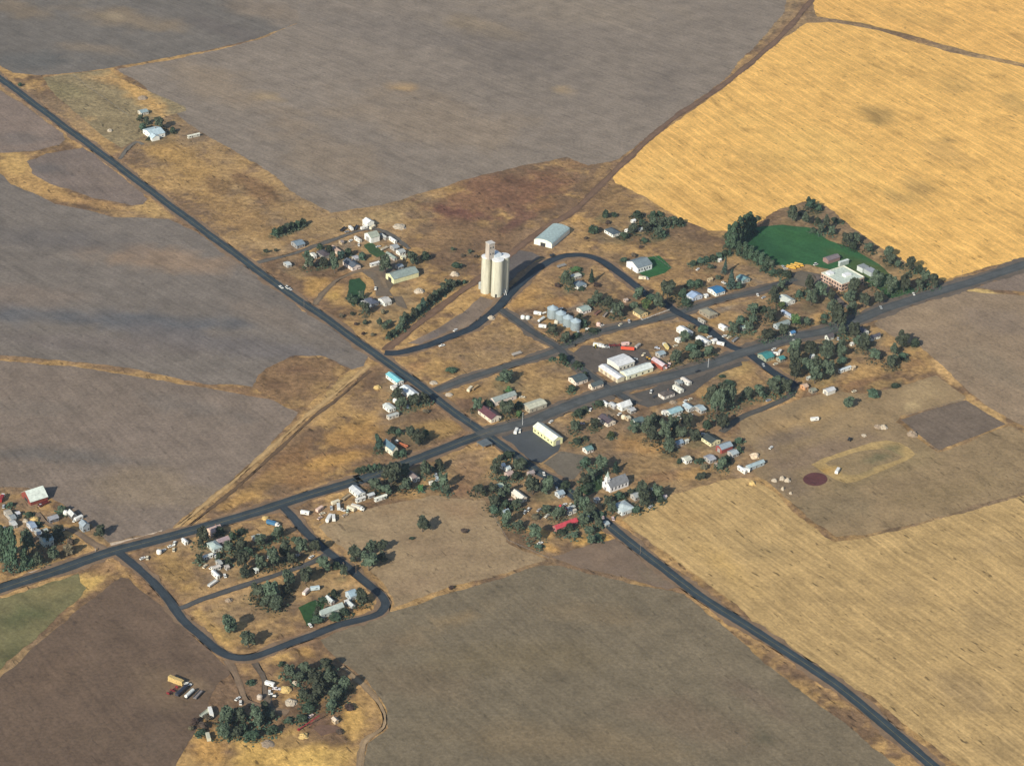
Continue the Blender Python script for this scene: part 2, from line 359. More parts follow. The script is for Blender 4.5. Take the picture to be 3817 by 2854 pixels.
def field(name, poly, base, z, label, mat, splats=(), jit=1.4, var=.10, step=11.0, cat='field', seed=0):
    """one patch of land: ragged outline, colour variation in the Col attribute"""
    r = np.random.default_rng(seed + 11)
    z = .04 + seed * .004
    if mat in (M_PLOUGH, M_PLOUGH2): base = (base[0] + 9, base[1] + 7, base[2] + 2); splats = [(*q[:5], (q[5][0] + 9, q[5][1] + 7, q[5][2] + 2), q[6]) for q in splats]
    pts = [P('F', *q) for q in poly]; n = len(pts); loop = []
    for i in range(n):
        p, q = pts[i], pts[(i + 1) % n]; d = q - p; L_ = d.length; k = max(1, int(L_ / 4.0)); nn = Vector((-d.y, d.x, 0)).normalized()
        for j in range(k):
            w = p + d * (j / k)
            e = (fbm(np.array([w.x]), np.array([w.y]), 22, 90 + seed, 2)[0] - .5) * 3.2 * jit + (r.random() - .5) * jit
            w = w + nn * e
            loop.append(Vector((w.x, w.y)))
    xs = np.array([v.x for v in loop]); ys = np.array([v.y for v in loop])
    gx, gy = np.meshgrid(np.arange(xs.min(), xs.max(), step), np.arange(ys.min(), ys.max(), step))
    gx = (gx + r.uniform(-.3, .3, gx.shape) * step).ravel(); gy = (gy + r.uniform(-.3, .3, gy.shape) * step).ravel()
    ins = inside(list(zip(xs, ys)), gx, gy); gx, gy = gx[ins], gy[ins]
    co = [Vector((a, b)) for a, b in zip(xs, ys)]; m0 = len(co)
    co += [Vector((a, b)) for a, b in zip(gx, gy)]
    vo, _, fo, *_ = delaunay_2d_cdt(co, [(i, (i + 1) % m0) for i in range(m0)], [], 1, 1e-4)
    me = bpy.data.meshes.new(name); me.from_pydata([(v.x, v.y, z) for v in vo], [], [tuple(f) for f in fo])
    me.materials.append(mat)
    X = np.array([v.x for v in vo]); Y = np.array([v.y for v in vo])
    set_col(me, X, Y, base, splats, var, seed)
    bad = [p for p in me.polygons if p.normal.z < 0]
    if bad: me.flip_normals()
    return structure(obj(name, me), label, cat)
def set_col(me, X, Y, base, splats, var, seed):
    sx, sy = proj(X, Y); fx, fy = sx * 2212 / 3817, sy * 2212 / 3817
    col = np.tile(np.array(alb(*base)), (len(X), 1))
    nz = (fbm(X, Y, 120, 30 + seed) - .5) * 2; nw = (fbm(X, Y, 45, 60 + seed) - .5) * 2
    col *= (1 + var * (nz + .7 * nw))[:, None]
    apply_splats(col, fx, fy, X, Y, splats, seed + 3)
    a = me.attributes.new('Col', 'FLOAT_COLOR', 'POINT')
    a.data.foreach_set('color', np.concatenate([col, np.ones((len(X), 1))], 1).astype(np.float32).ravel())
    me.update()

ROW1 = math.atan2((P('A4', 1200, 480) - P('A4', 450, 0)).y, (P('A4', 1200, 480) - P('A4', 450, 0)).x)
ROW2 = math.atan2((P('C3', 1700, 1500) - P('C3', 900, 900)).y, (P('C3', 1700, 1500) - P('C3', 900, 900)).x)
ROW3 = math.atan2((P('F', 1200, 200) - P('F', 800, 50)).y, (P('F', 1200, 200) - P('F', 800, 50)).x)
M_WHEAT = soil('wheat_stubble', ROW1, .22, .5, .22, .4, .3, .45, .34, (11.0, .15, .35))
M_TAN = soil('tan_stubble', ROW2, .30, .45, .26, .4, .3, .62, .24, (8.0, .12, .3))
M_PAST = soil('pasture_grass', ROW2, .08, .3, .34, .35, .4, .4, .26)
M_PLOUGH = soil('tilled_soil', ROW3, .13, .35, .26, .4, .3, .25, .14, (9.0, -.07, .2))
M_PLOUGH2 = soil('tilled_soil', ROW2, .11, .35, .28, .4, .3, .25, .14, (8.0, -.06, .2))
M_GRASS = soil('mown_grass', ROW3, .14, .3, .28, .4, .3, .2, .25)
M_DIRT = soil('bare_dirt', ROW2, .05, .3, .26, .5, .3, .35, .2)
M_BASE = soil('dry_grassland', ROW2, .06, .4, .60, .22, .7, .55, .34)

GO, GO2, BR, TA, GY, RD, OL, DG = (200, 160, 90), (214, 176, 104), (128, 100, 72), (168, 142, 104), (116, 106, 98), (122, 82, 66), (128, 118, 84), (92, 90, 92)
field('tilled_field', [(252, 150), (430, 118), (560, 86), (642, 52), (644, -90), (1725, -90), (1692, 28), (1625, 105), (1560, 176), (1440, 264), (1335, 345), (1270, 358), (1225, 340), (1130, 358), (1010, 386), (860, 434), (715, 460), (650, 428), (560, 356), (430, 284), (380, 246), (310, 186)], (128, 118, 111), .05,
      'wide grey brown tilled field stretching above the elevator to the top edge', M_PLOUGH,
      [(870, 190, 28, 9, 5, (178, 148, 108), .9), (1215, 195, 26, 10, 10, (160, 138, 108), .7), (1040, 60, 120, 22, 12, (150, 132, 108), .6), (1100, 110, 200, 60, 15, (112, 104, 100), .6), (800, 60, 220, 40, 12, (118, 110, 106), .55), (1420, 190, 90, 40, -30, (110, 102, 98), .5), (480, 190, 130, 40, 20, (142, 126, 110), .6), (950, 260, 260, 60, 10, (140, 124, 108), .5), (580, 210, 40, 10, 15, (160, 138, 104), .5), (700, 330, 160, 60, 25, (136, 120, 104), .5), (1250, 20, 260, 40, 5, (136, 124, 112), .5)], seed=1)
field('tilled_field', [(-120, -90), (654, -90), (648, 47), (600, 66), (556, 83), (428, 113), (245, 146), (160, 158), (80, 163), (25, 158), (-120, 62)], (108, 103, 101), .05,
      'dark grey tilled field in the top corner above the farmhouse lot', M_PLOUGH,
      [(610, -10, 90, 70, 0, (128, 118, 111), .95), (620, 40, 40, 24, 0, (128, 118, 111), .9), (260, 40, 150, 26, 8, (134, 118, 100), .7), (90, 130, 140, 26, 0, (92, 92, 94), .8), (480, 62, 110, 20, 18, (98, 92, 92), .7), (240, 36, 40, 8, 5, (146, 132, 112), .6), (200, 105, 90, 12, 5, (132, 118, 104), .6), (560, 20, 90, 24, 10, (130, 116, 104), .6), (40, 20, 90, 24, 10, (128, 112, 94), .6)], seed=2)
field('tilled_field', [(-120, 170), (-2, 194), (60, 232), (136, 288), (138, 302), (128, 312), (80, 325), (0, 331), (-120, 333)], (124, 110, 104), .05,
      'small grey tilled field at the left edge beside the highway', M_PLOUGH2, [(40, 300, 60, 14, 0, (104, 98, 98), .6)], seed=3)
field('tilled_field', [(56, 348), (100, 332), (180, 318), (205, 335), (262, 378), (306, 412), (318, 430), (308, 440), (285, 443), (200, 427), (110, 398), (70, 376)], (118, 106, 102), .05,
      'kidney shaped grey field ringed by golden grass beside the highway', M_PLOUGH2, [(100, 365, 40, 16, 10, (98, 94, 96), .7), (230, 390, 60, 18, 20, (128, 114, 106), .6)], seed=4)
field('tilled_field', [(-120, 372), (0, 374), (24, 398), (120, 440), (250, 470), (366, 472), (430, 505), (560, 588), (625, 640), (650, 672), (720, 700), (795, 768), (785, 790), (760, 798), (700, 770), (640, 769), (590, 790), (556, 822), (545, 836), (440, 828), (320, 803), (150, 779), (0, 766), (-120, 758)], (114, 107, 104), .05,
      'grey tilled field beside the highway with bluish streaks', M_PLOUGH,
      [(350, 560, 260, 26, 6, (146, 124, 106), .75), (120, 520, 180, 30, 4, (98, 94, 96), .75), (250, 690, 330, 22, 3, (92, 94, 102), .9), (480, 740, 260, 24, 8, (104, 100, 104), .7), (90, 640, 160, 26, 2, (126, 112, 104), .5), (180, 740, 260, 20, 4, (112, 104, 104), .6), (600, 690, 120, 26, 20, (128, 116, 108), .6)], seed=5)
field('tilled_field', [(-120, 778), (0, 779), (170, 794), (330, 818), (480, 843), (590, 865), (638, 890), (628, 912), (545, 1000), (470, 1062), (362, 1148), (280, 1160), (232, 1172), (215, 1150), (170, 1110), (60, 1052), (-120, 1048)], (122, 110, 103), .05,
      'grey tilled field between the farmstead and the old rail grade', M_PLOUGH2,
      [(130, 985, 190, 16, 4, (100, 96, 96), .8), (300, 935, 200, 24, 4, (120, 108, 102), .6), (330, 1060, 140, 50, 10, (138, 122, 102), .5), (60, 880, 140, 20, 3, (122, 112, 106), .6), (430, 880, 150, 18, 12, (112, 106, 104), .5)], seed=6)
field('wheat_stubble', [(1326, 385), (1347, 350), (1420, 292), (1470, 258), (1560, 194), (1660, 108), (1742, 50), (1790, 47), (1900, 66), (1980, 92), (2060, 115), (2212, 146), (2340, 162), (2340, 502), (2212, 556), (2120, 582), (2038, 606), (2000, 590), (1930, 552), (1830, 482), (1785, 446), (1740, 436), (1690, 450), (1640, 478), (1580, 500), (1530, 498), (1470, 475), (1400, 428), (1334, 396)], (230, 182, 104), .055,
      'large golden wheat stubble field behind the school', M_WHEAT,
      [(1900, 250, 50, 24, 20, (150, 126, 78), .6), (1940, 430, 40, 16, 20, (164, 136, 84), .6), (2060, 180, 60, 22, 10, (170, 140, 84), .45), (1980, 405, 50, 22, 25, (150, 126, 80), .5), (1640, 350, 60, 20, 30, (186, 150, 88), .5), (1500, 440, 90, 20, 25, (196, 154, 88), .5), (2050, 330, 70, 26, 25, (186, 150, 92), .5), (2190, 220, 40, 20, 20, (168, 140, 86), .5), (1760, 330, 200, 60, 25, (228, 186, 108), .5), (1850, 150, 120, 22, 15, (214, 170, 96), .5), (1420, 380, 60, 30, -30, (230, 188, 112), .5), (1890, 262, 26, 10, 20, (110, 100, 66), .5), (2040, 300, 20, 8, 25, (120, 106, 70), .5)], var=.08, seed=7)
field('wheat_stubble', [(1756, 10), (1775, -90), (2340, -90), (2340, 148), (2212, 138), (2080, 108), (1960, 74), (1860, 50), (1790, 40), (1764, 36)], (230, 180, 102), .055,
      'golden wheat stubble strip in the top right corner', M_WHEAT, [(2000, 40, 120, 18, 10, (206, 164, 94), .5)], var=.08, seed=8)
field('tilled_field', [(1888, 700), (1902, 682), (1960, 664), (2060, 634), (2082, 628), (2150, 636), (2212, 640), (2340, 650), (2340, 1010), (2212, 920), (2120, 868), (2092, 846), (2062, 812), (2030, 785), (1984, 746), (1950, 738), (1920, 722)], (140, 122, 104), .05,
      'smooth brown tilled field below the road at the right edge', M_PLOUGH2, [(2160, 700, 90, 30, 10, (126, 112, 102), .6), (2150, 800, 90, 40, 30, (126, 114, 100), .5), (2000, 690, 80, 24, 0, (148, 128, 106), .5)], seed=9)
field('tilled_field', [(2105, 622), (2212, 588), (2340, 546), (2340, 640), (2212, 631), (2150, 627)], (126, 112, 104), .05, 'thin brown field wedge below the road at the right edge', M_PLOUGH2, [], seed=10)
field('tilled_plot', [(1945, 906), (2020, 882), (2086, 864), (2120, 885), (2172, 916), (2100, 945), (2028, 972), (1980, 935)], (108, 96, 88), .05, 'dark square tilled plot above the pale oval track', M_PLOUGH2, [], jit=.5, seed=11)
field('stubble_field', [(1342, 1122), (1384, 1096), (1440, 1072), (1500, 1056), (1560, 1036), (1615, 1034), (1660, 1052), (1700, 1090), (1745, 1130), (1800, 1170), (1860, 1164), (1960, 1140), (2080, 1108), (2212, 1070), (2340, 1036), (2340, 1910), (2190, 1752), (2100, 1670), (2030, 1622), (1940, 1550), (1880, 1502), (1820, 1478), (1760, 1436), (1690, 1396), (1620, 1336), (1560, 1280), (1500, 1240), (1430, 1190), (1372, 1146)], (188, 158, 108), .055,
      'wide tan stubble field beside the highway at the lower right', M_TAN,
      [(2120, 1340, 70, 60, 10, (150, 128, 92), .5), (1950, 1290, 60, 24, 5, (158, 134, 96), .5), (2080, 1500, 90, 40, 30, (146, 124, 92), .5), (1640, 1180, 80, 26, 10, (164, 140, 98), .5), (2000, 1200, 120, 24, -10, (164, 138, 94), .5), (1900, 1440, 60, 20, 10, (200, 168, 106), .6), (1800, 1500, 60, 12, 35, (208, 174, 108), .6), (2160, 1620, 60, 60, 30, (160, 136, 96), .5), (1560, 1220, 90, 16, 38, (200, 166, 104), .6), (2150, 1180, 80, 24, -15, (160, 136, 98), .5), (1480, 1120, 50, 30, 0, (182, 150, 100), .6)], var=.08, seed=12)
field('rough_pasture', [(1602, 905), (1660, 885), (1725, 862), (1800, 845), (1860, 850), (1930, 838), (2020, 812), (2088, 856), (2080, 866), (1948, 900), (1935, 912), (1985, 950), (2028, 978), (2180, 920), (2340, 1010), (2340, 1022), (2212, 1062), (2080, 1100), (1950, 1136), (1860, 1156), (1805, 1160), (1752, 1122), (1704, 1078), (1670, 1050), (1625, 1020), (1640, 980), (1600, 940)], (152, 130, 98), .045,
      'rough tan pasture with the pale oval track below the lane', M_PAST,
      [(1760, 985, 150, 30, -12, (134, 114, 96), .7), (1690, 950, 70, 16, -15, (122, 106, 94), .6), (1900, 1010, 130, 34, -16, (146, 128, 92), .6), (1800, 1100, 120, 40, -10, (132, 116, 90), .7), (2060, 1060, 160, 36, -14, (140, 120, 88), .7), (1700, 1040, 50, 30, 20, (120, 106, 92), .6), (1980, 850, 60, 24, -15, (176, 152, 114), .6), (1740, 900, 110, 14, -18, (176, 146, 100), .6), (1860, 905, 90, 16, -14, (168, 142, 104), .6), (1970, 870, 16, 6, 10, (196, 172, 128), .7), (1660, 920, 60, 20, -15, (166, 138, 100), .5), (2150, 990, 60, 40, 10, (142, 122, 92), .6)], var=.09, seed=13)
field('tilled_field', [(692, 1382), (760, 1352), (850, 1320), (930, 1292), (1010, 1268), (1170, 1222), (1200, 1222), (1250, 1232), (1330, 1252), (1400, 1268), (1475, 1284), (1530, 1325), (1600, 1385), (1700, 1466), (1760, 1515), (1830, 1568), (1960, 1674), (2050, 1750), (780, 1750), (788, 1662), (796, 1605), (836, 1572), (834, 1526), (795, 1478), (748, 1434), (720, 1408)], (114, 104, 89), .05,
      'large dull brown field filling the bottom below the village', M_PLOUGH2,
      [(1100, 1420, 200, 40, 0, (112, 100, 80), .6), (1300, 1330, 160, 24, 10, (128, 112, 90), .5), (900, 1480, 140, 40, 10, (110, 96, 80), .5), (1500, 1560, 200, 40, 15, (114, 98, 84), .5), (1200, 1600, 260, 40, 5, (124, 108, 86), .5), (1620, 1500, 120, 24, 30, (110, 94, 84), .5), (1640, 1590, 24, 10, 10, (84, 84, 70), .6), (980, 1340, 120, 16, -20, (138, 118, 90), .6), (820, 1400, 90, 24, -15, (116, 102, 86), .5)], var=.08, seed=14)
field('hay_meadow', [(684, 1136), (700, 1124), (790, 1100), (860, 1086), (935, 1070), (1010, 1078), (1050, 1080), (1070, 1110), (1092, 1170), (1110, 1180), (1180, 1208), (1160, 1216), (1000, 1262), (900, 1294), (850, 1312), (846, 1290), (820, 1250), (770, 1206), (700, 1152)], (158, 136, 106), .045,
      'pale tan meadow between the side street and the red roofed house', M_PAST,
      [(930, 1180, 120, 20, 10, (146, 124, 98), .5), (760, 1150, 60, 20, 10, (156, 138, 108), .5), (1000, 1100, 60, 20, 15, (150, 122, 92), .6), (900, 1260, 90, 14, -18, (140, 118, 94), .6), (860, 1100, 90, 16, -10, (150, 124, 92), .5)], var=.08, seed=15)
field('dirt_plot', [(1192, 1204), (1240, 1188), (1290, 1170), (1335, 1162), (1400, 1212), (1472, 1270), (1440, 1274), (1380, 1258), (1320, 1240), (1240, 1222)], (126, 108, 92), .045, 'brown dirt triangle beside the highway below the red roofed house', M_DIRT, [(1290, 1200, 60, 16, 10, (140, 118, 98), .5), (1400, 1240, 50, 14, 30, (116, 104, 84), .5)], seed=16)
field('green_field', [(-120, 1318), (0, 1290), (100, 1260), (170, 1238), (178, 1256), (192, 1272), (150, 1312), (100, 1356), (0, 1444), (-120, 1540)], (120, 114, 80), .05, 'dull green field at the left edge below the road', M_GRASS, [(40, 1340, 60, 30, -20, (96, 102, 68), .8), (130, 1270, 60, 18, -15, (140, 126, 86), .6), (20, 1410, 60, 24, -40, (96, 96, 64), .6)], seed=17)
field('tilled_field', [(262, 1244), (280, 1248), (330, 1290), (396, 1348), (440, 1395), (478, 1432), (498, 1452), (470, 1480), (430, 1560), (400, 1610), (372, 1660), (350, 1750), (-120, 1750), (-120, 1560), (0, 1462), (100, 1376), (150, 1330)], (100, 84, 74), .05,
      'reddish brown tilled field in the lower left corner', M_PLOUGH2, [(350, 1490, 110, 60, 10, (122, 104, 86), .6), (400, 1480, 60, 10, 5, (136, 116, 94), .6), (120, 1450, 90, 40, -30, (106, 88, 76), .5), (250, 1600, 150, 40, 20, (108, 92, 80), .5), (330, 1590, 20, 90, 15, (98, 84, 76), .5)], seed=18)
field('grass_plot', [(92, 168), (150, 160), (236, 150), (255, 168), (400, 232), (402, 240), (335, 258), (310, 290), (300, 300), (262, 320), (230, 300), (180, 258), (120, 205)], (146, 130, 98), .04,
      'dry grass lot round the white farmhouse at upper left', M_BASE, [(300, 207, 110, 15, 38, (196, 158, 100), .9), (290, 190, 70, 16, 35, (196, 156, 96), .8), (230, 172, 50, 12, 10, (190, 150, 96), .7), (380, 262, 60, 12, 30, (196, 158, 104), .7), (200, 258, 14, 8, 0, (204, 166, 112), .8), (150, 200, 60, 22, 20, (134, 124, 90), .6)], jit=.8, seed=19)
field('lawn', [(1588, 506), (1622, 492), (1690, 486), (1748, 492), (1790, 520), (1840, 535), (1900, 572), (1938, 606), (1972, 622), (1985, 640), (1930, 650), (1880, 612), (1800, 585), (1745, 572), (1700, 574), (1668, 572), (1634, 546), (1600, 528)], (52, 96, 58), .06,
      'broad green school lawn behind the flat roofed school', M_GRASS, [(1900, 600, 70, 20, 30, (92, 96, 54), .7), (1830, 560, 60, 14, 25, (70, 92, 50), .6), (1640, 530, 60, 20, 20, (34, 72, 46), .6), (1720, 510, 60, 12, 10, (54, 96, 52), .6)], jit=.8, step=6, seed=20)
field('lawn', [(1398, 556), (1424, 552), (1452, 578), (1438, 590), (1402, 600), (1374, 588)], (50, 96, 56), .06, 'small green lawn behind the white hall', M_GRASS, [], jit=.5, step=4, seed=21)
field('lawn', [(756, 604), (778, 600), (790, 615), (782, 650), (762, 660), (750, 640)], (46, 78, 50), .06, 'oval green lawn in front of the slate roofed house', M_GRASS, [], jit=.8, step=4, seed=22)
field('lawn', [(786, 530), (802, 524), (832, 548), (815, 556), (798, 546)], (64, 88, 56), .06, 'small green lawn between the mobile homes', M_GRASS, [], jit=.6, step=4, seed=23)
field('lawn', [(644, 1312), (680, 1296), (700, 1304), (690, 1340), (664, 1352)], (48, 78, 44), .06, 'green lawn left of the long pale house at lower left', M_GRASS, [], jit=.6, step=4, seed=24)
field('lawn', [(1268, 1040), (1300, 1022), (1300, 1056), (1270, 1070), (1250, 1058)], (60, 82, 52), .06, 'strip of green lawn beside the white church', M_GRASS, [], jit=.6, step=4, seed=25)
field('asphalt_lot', [(1050, 926), (1082, 916), (1125, 908), (1150, 912), (1172, 938), (1212, 962), (1206, 974), (1168, 1000), (1150, 996), (1100, 962)], (80, 84, 88), .08, 'dark paved lot beside the yellow walled hall', soil('asphalt', None, 0, 0, .10, .3, .1), [], jit=.4, step=6, cat='paved lot', seed=26)
field('gravel_lot', [(1172, 1000), (1212, 974), (1270, 985), (1262, 1010), (1240, 1036), (1215, 1035), (1196, 1016)], (112, 104, 92), .05, 'grey gravel lot between the yellow hall and the church', M_DIRT, [], jit=.6, step=6, cat='gravel lot', seed=27)
field('gravel_lot', [(1228, 770), (1260, 746), (1330, 742), (1400, 756), (1418, 790), (1395, 800), (1300, 800), (1285, 806), (1250, 785)], (96, 88, 82), .05, 'brown gravel yard behind the white metal workshop', M_DIRT, [], jit=.7, step=6, cat='gravel lot', seed=28)
field('gravel_lot', [(1350, 855), (1400, 842), (1450, 818), (1545, 790), (1600, 775), (1605, 790), (1555, 806), (1520, 830), (1500, 848), (1450, 866), (1400, 880), (1372, 872)], (88, 84, 80), .07, 'dark gravel lot along the road opposite the workshop', M_DIRT, [], jit=.7, step=6, cat='gravel lot', seed=29)
field('gravel_lot', [(880, 742), (950, 708), (1005, 672), (1040, 640), (1062, 648), (1086, 642), (1066, 668), (1036, 696), (990, 724), (930, 745)], (134, 118, 104), .05, 'grey gravel yard round the foot of the elevator', M_DIRT, [(930, 730, 40, 10, -30, (110, 102, 100), .7), (985, 690, 40, 10, -35, (108, 98, 92), .6), (1000, 705, 40, 8, -30, (150, 132, 112), .6)], jit=.8, step=6, cat='gravel lot', seed=30)
field('gravel_lot', [(1086, 560), (1110, 540), (1150, 545), (1170, 556), (1120, 590), (1078, 636), (1066, 625)], (104, 96, 92), .05, 'dark gravel apron between the elevator and the metal shed', M_DIRT, [], jit=.8, step=6, cat='gravel lot', seed=31)
field('gravel_lot', [(1700, 596), (1730, 585), (1772, 592), (1780, 625), (1770, 640), (1740, 620), (1706, 612)], (108, 100, 88), .07, 'gravel bus yard beside the school', M_DIRT, [], jit=.5, step=5, cat='gravel lot', seed=32)
field('gravel_lot', [(780, 586), (820, 572), (850, 560), (880, 606), (850, 615), (842, 628), (858, 660), (880, 668), (868, 640), (812, 640), (806, 606)], (116, 104, 90), .05, 'bare dirt yard in front of the sage roofed barn', M_DIRT, [], jit=.6, step=5, cat='dirt yard', seed=33)
field('dirt_circle', [(1734 + 27 + 27 * math.cos(a * math.pi / 10), 1035 + 14.5 * math.sin(a * math.pi / 10)) for a in range(20)], (98, 62, 62), .06, 'round maroon dirt circle beside the pale oval track', M_DIRT, [], jit=.25, step=4, cat='dirt circle', seed=41)
oval_o, oval_i = [], []
for k in range(40):
    a = k * math.pi / 20; c, s = math.cos(a), math.sin(a)
    e = lambda A, B: (1866 + A * abs(c) ** .8 * (1 if c > 0 else -1) + B * .0 + 0, 0)
    x = 112 * (abs(c) ** .75) * (1 if c > 0 else -1); y = 30 * (abs(s) ** .8) * (1 if s > 0 else -1)
    oval_o.append((1868 + x, 1000 + y - .25 * x))
oval_o = [(1752, 1003), (1775, 990), (1830, 972), (1880, 956), (1915, 951), (1945, 957), (1970, 972), (1978, 982), (1965, 992), (1930, 1006), (1885, 1025), (1850, 1040), (1829, 1043), (1805, 1036), (1776, 1019)]
field('oval_track', oval_o, (174, 148, 100), .06, 'pale golden oval track worn in the rough pasture', M_PAST, [(1880, 996, 70, 20, -20, (140, 124, 90), .95), (1905, 985, 44, 14, -20, (118, 114, 84), .8), (1782, 1018, 26, 14, 0, (206, 164, 92), .7)], jit=.7, step=5, cat='track', seed=35)
field('infield', [(1868 + (x - 1868) * .74, 997 + (y - 997) * .62) for x, y in oval_o], (144, 124, 92), .07, 'dull grass inside the pale oval track', M_PAST, [(1900, 988, 44, 12, -20, (112, 108, 80), .8), (1800, 1010, 20, 10, 0, (190, 156, 92), .8)], jit=.9, step=5, cat='grass', seed=42)
field('dirt_pad', [(676, 1572), (691, 1565), (726, 1566), (737, 1572), (732, 1580), (693, 1589)], (116, 92, 78), .06, 'brown dirt pad beside the red auger in the farmyard', M_DIRT, [], jit=.5, step=4, cat='dirt pad', seed=36)
field('dirt_plot', [(545, 838), (556, 822), (592, 788), (640, 772), (700, 774), (745, 796), (722, 822), (690, 850), (664, 880), (640, 884), (600, 866)], (136, 108, 78), .046, 'brown weedy hummock between the highway and the old rail grade', M_BASE, [(640, 800, 60, 16, 0, (112, 86, 66), .8), (600, 830, 40, 14, 10, (116, 90, 68), .7), (690, 840, 40, 20, -30, (166, 134, 90), .8), (735, 800, 20, 14, 0, (176, 142, 92), .8), (650, 870, 30, 10, 0, (160, 130, 88), .7)], jit=3.0, step=5, seed=37)
field('gravel_verge', [(237, 1172), (262, 1168), (300, 1160), (352, 1144), (350, 1150), (300, 1166), (250, 1180), (240, 1182)], (196, 178, 158), .08, 'pale gravel strip along the roadside by the farm lane', M_DIRT, [], jit=.3, step=3, cat='verge', seed=38)
field('gravel_verge', [(60, 1236), (110, 1222), (180, 1198), (182, 1202), (110, 1228), (62, 1242)], (190, 172, 156), .08, 'pale gravel verge below the farmstead trees', M_DIRT, [], jit=.3, step=3, cat='verge', seed=39)

# ------------------------------------------------------------------ buildings
RW, RG, RS, RSL, RBR, RBL = (236, 240, 236), (150, 156, 156), (160, 170, 162), (92, 98, 108), (98, 84, 80), (150, 170, 184)
WW, WC, WT, WG, WR = (238, 236, 228), (226, 222, 190), (190, 170, 140), (170, 168, 164), (140, 66, 52)
KB = 1.02
def roofmat(c): return paint(alb(*c, k=KB), .55, .32, .45, name='roof_cover')
def wallmat(c): return paint(alb(*c, k=1.0), .75, .22, .6, name='wall_boards', streak=True)
DOORC = paint((.16, .13, .11), .6, .15, name='door_paint')
BIGDOOR = paint((.33, .32, .30), .6, .2, name='door_sheet')
CHIM = paint((.2, .12, .09), .9, .3, 2, name='chimney_brick')
def frame_from(t, u, v, dl, dr, L=None, R=None):
    F = P(t, u, v)
    X = BDIR.copy()
    if R is not None: X = (P(t, *R) - F).normalized()
    Y = Vector((-X.y, X.x, 0))
    def ext(d, du):
        a = proj(F.x, F.y)[0]; b = proj(F.x + d.x, F.y + d.y)[0]
        return abs(du / 3.0 / (b - a))
    Lx = (P(t, *R) - F).length if R is not None else ext(X, dr)
    Ly = abs((P(t, *L) - F).dot(Y)) if L is not None else min(ext(Y, dl), 60)
    Lx, Ly = max(Lx, 2.2), max(Ly, 2.2)
    return F + X * (Lx / 2) + Y * (Ly / 2), math.atan2(X.y, X.x), Lx, Ly
def roof_mesh(style, Lx, Ly, h, rise, ax, ov=.35, th=.16):
    b = MB()
    if style in ('gable', 'arch'):
        s = Ly if ax == 0 else Lx; l = Lx if ax == 0 else Ly
        if style == 'gable':
            k = rise / (s / 2); e = s / 2 + ov
            prof = [(-e, h - ov * k), (0, h + rise), (e, h - ov * k), (e, h - ov * k + th), (0, h + rise + th * 1.2), (-e, h - ov * k + th)]
        else:
            n = 9; q = [math.pi * i / n for i in range(n + 1)]
            prof = [(-math.cos(a) * (s / 2 + .05), h + math.sin(a) * rise) for a in q] + [(math.cos(a) * (s / 2 + .2), h + math.sin(a) * (rise + .15)) for a in q]
        b.prism(prof, -l / 2 - ov, l / 2 + ov, ax)
    elif style == 'hip':
        X, Y = Lx / 2 + ov, Ly / 2 + ov; d = min(X, Y); rx, ry = X - d * .98, Y - d * .98
        b.poly([(-X, -Y, h), (X, -Y, h), (X, Y, h), (-X, Y, h), (-X, -Y, h + th), (X, -Y, h + th), (X, Y, h + th), (-X, Y, h + th), (-rx, -ry, h + rise), (rx, -ry, h + rise), (rx, ry, h + rise), (-rx, ry, h + rise)],
               [(3, 2, 1, 0), (0, 1, 5, 4), (1, 2, 6, 5), (2, 3, 7, 6), (3, 0, 4, 7), (4, 5, 9, 8), (5, 6, 10, 9), (6, 7, 11, 10), (7, 4, 8, 11), (8, 9, 10, 11)])
    elif style == 'flat':
        b.box((0, 0, h + .1), (Lx + .3, Ly + .3, .26))
    elif style == 'shed':
        prof = [(-Ly / 2 - ov, h - .05), (Ly / 2 + ov, h + rise), (Ly / 2 + ov, h + rise + th), (-Ly / 2 - ov, h + th - .05)]
        b.prism([(-a, z) for a, z in prof][::-1], -Lx / 2 - ov, Lx / 2 + ov, 0) if ax == 0 else b.prism(prof, -Lx / 2 - ov, Lx / 2 + ov, 0)
    return b
def wall_mesh(style, Lx, Ly, h, rise, ax):
    b = MB()
    if style in ('gable', 'arch'):
        s = Ly if ax == 0 else Lx; l = Lx if ax == 0 else Ly
        if style == 'gable': prof = [(-s / 2, -.3), (s / 2, -.3), (s / 2, h + .02), (0, h + rise + .02), (-s / 2, h + .02)]
        else:
            n = 9; prof = [(-s / 2, -.3), (s / 2, -.3)] + [(math.cos(math.pi * i / n) * s / 2, h + math.sin(math.pi * i / n) * (rise + .03)) for i in range(n + 1)]
        b.prism(prof, -l / 2, l / 2, ax)
    else:
        b.box((0, 0, (h - .3) / 2 + .02), (Lx, Ly, h + .3))
    return b
def add_shell(root, Lx, Ly, h, rise, ax, style, roof, wall, off=(0, 0), rz=0.0):
    wo = wall_mesh(style, Lx, Ly, h, rise, ax).build('wall', wallmat(wall), root)
    ro = roof_mesh(style, Lx, Ly, h, rise, ax).build('roof', roofmat(roof), root)
    for o in (wo, ro): o.location = (off[0], off[1], 0); o.rotation_euler = (0, 0, rz)
    return wo, ro
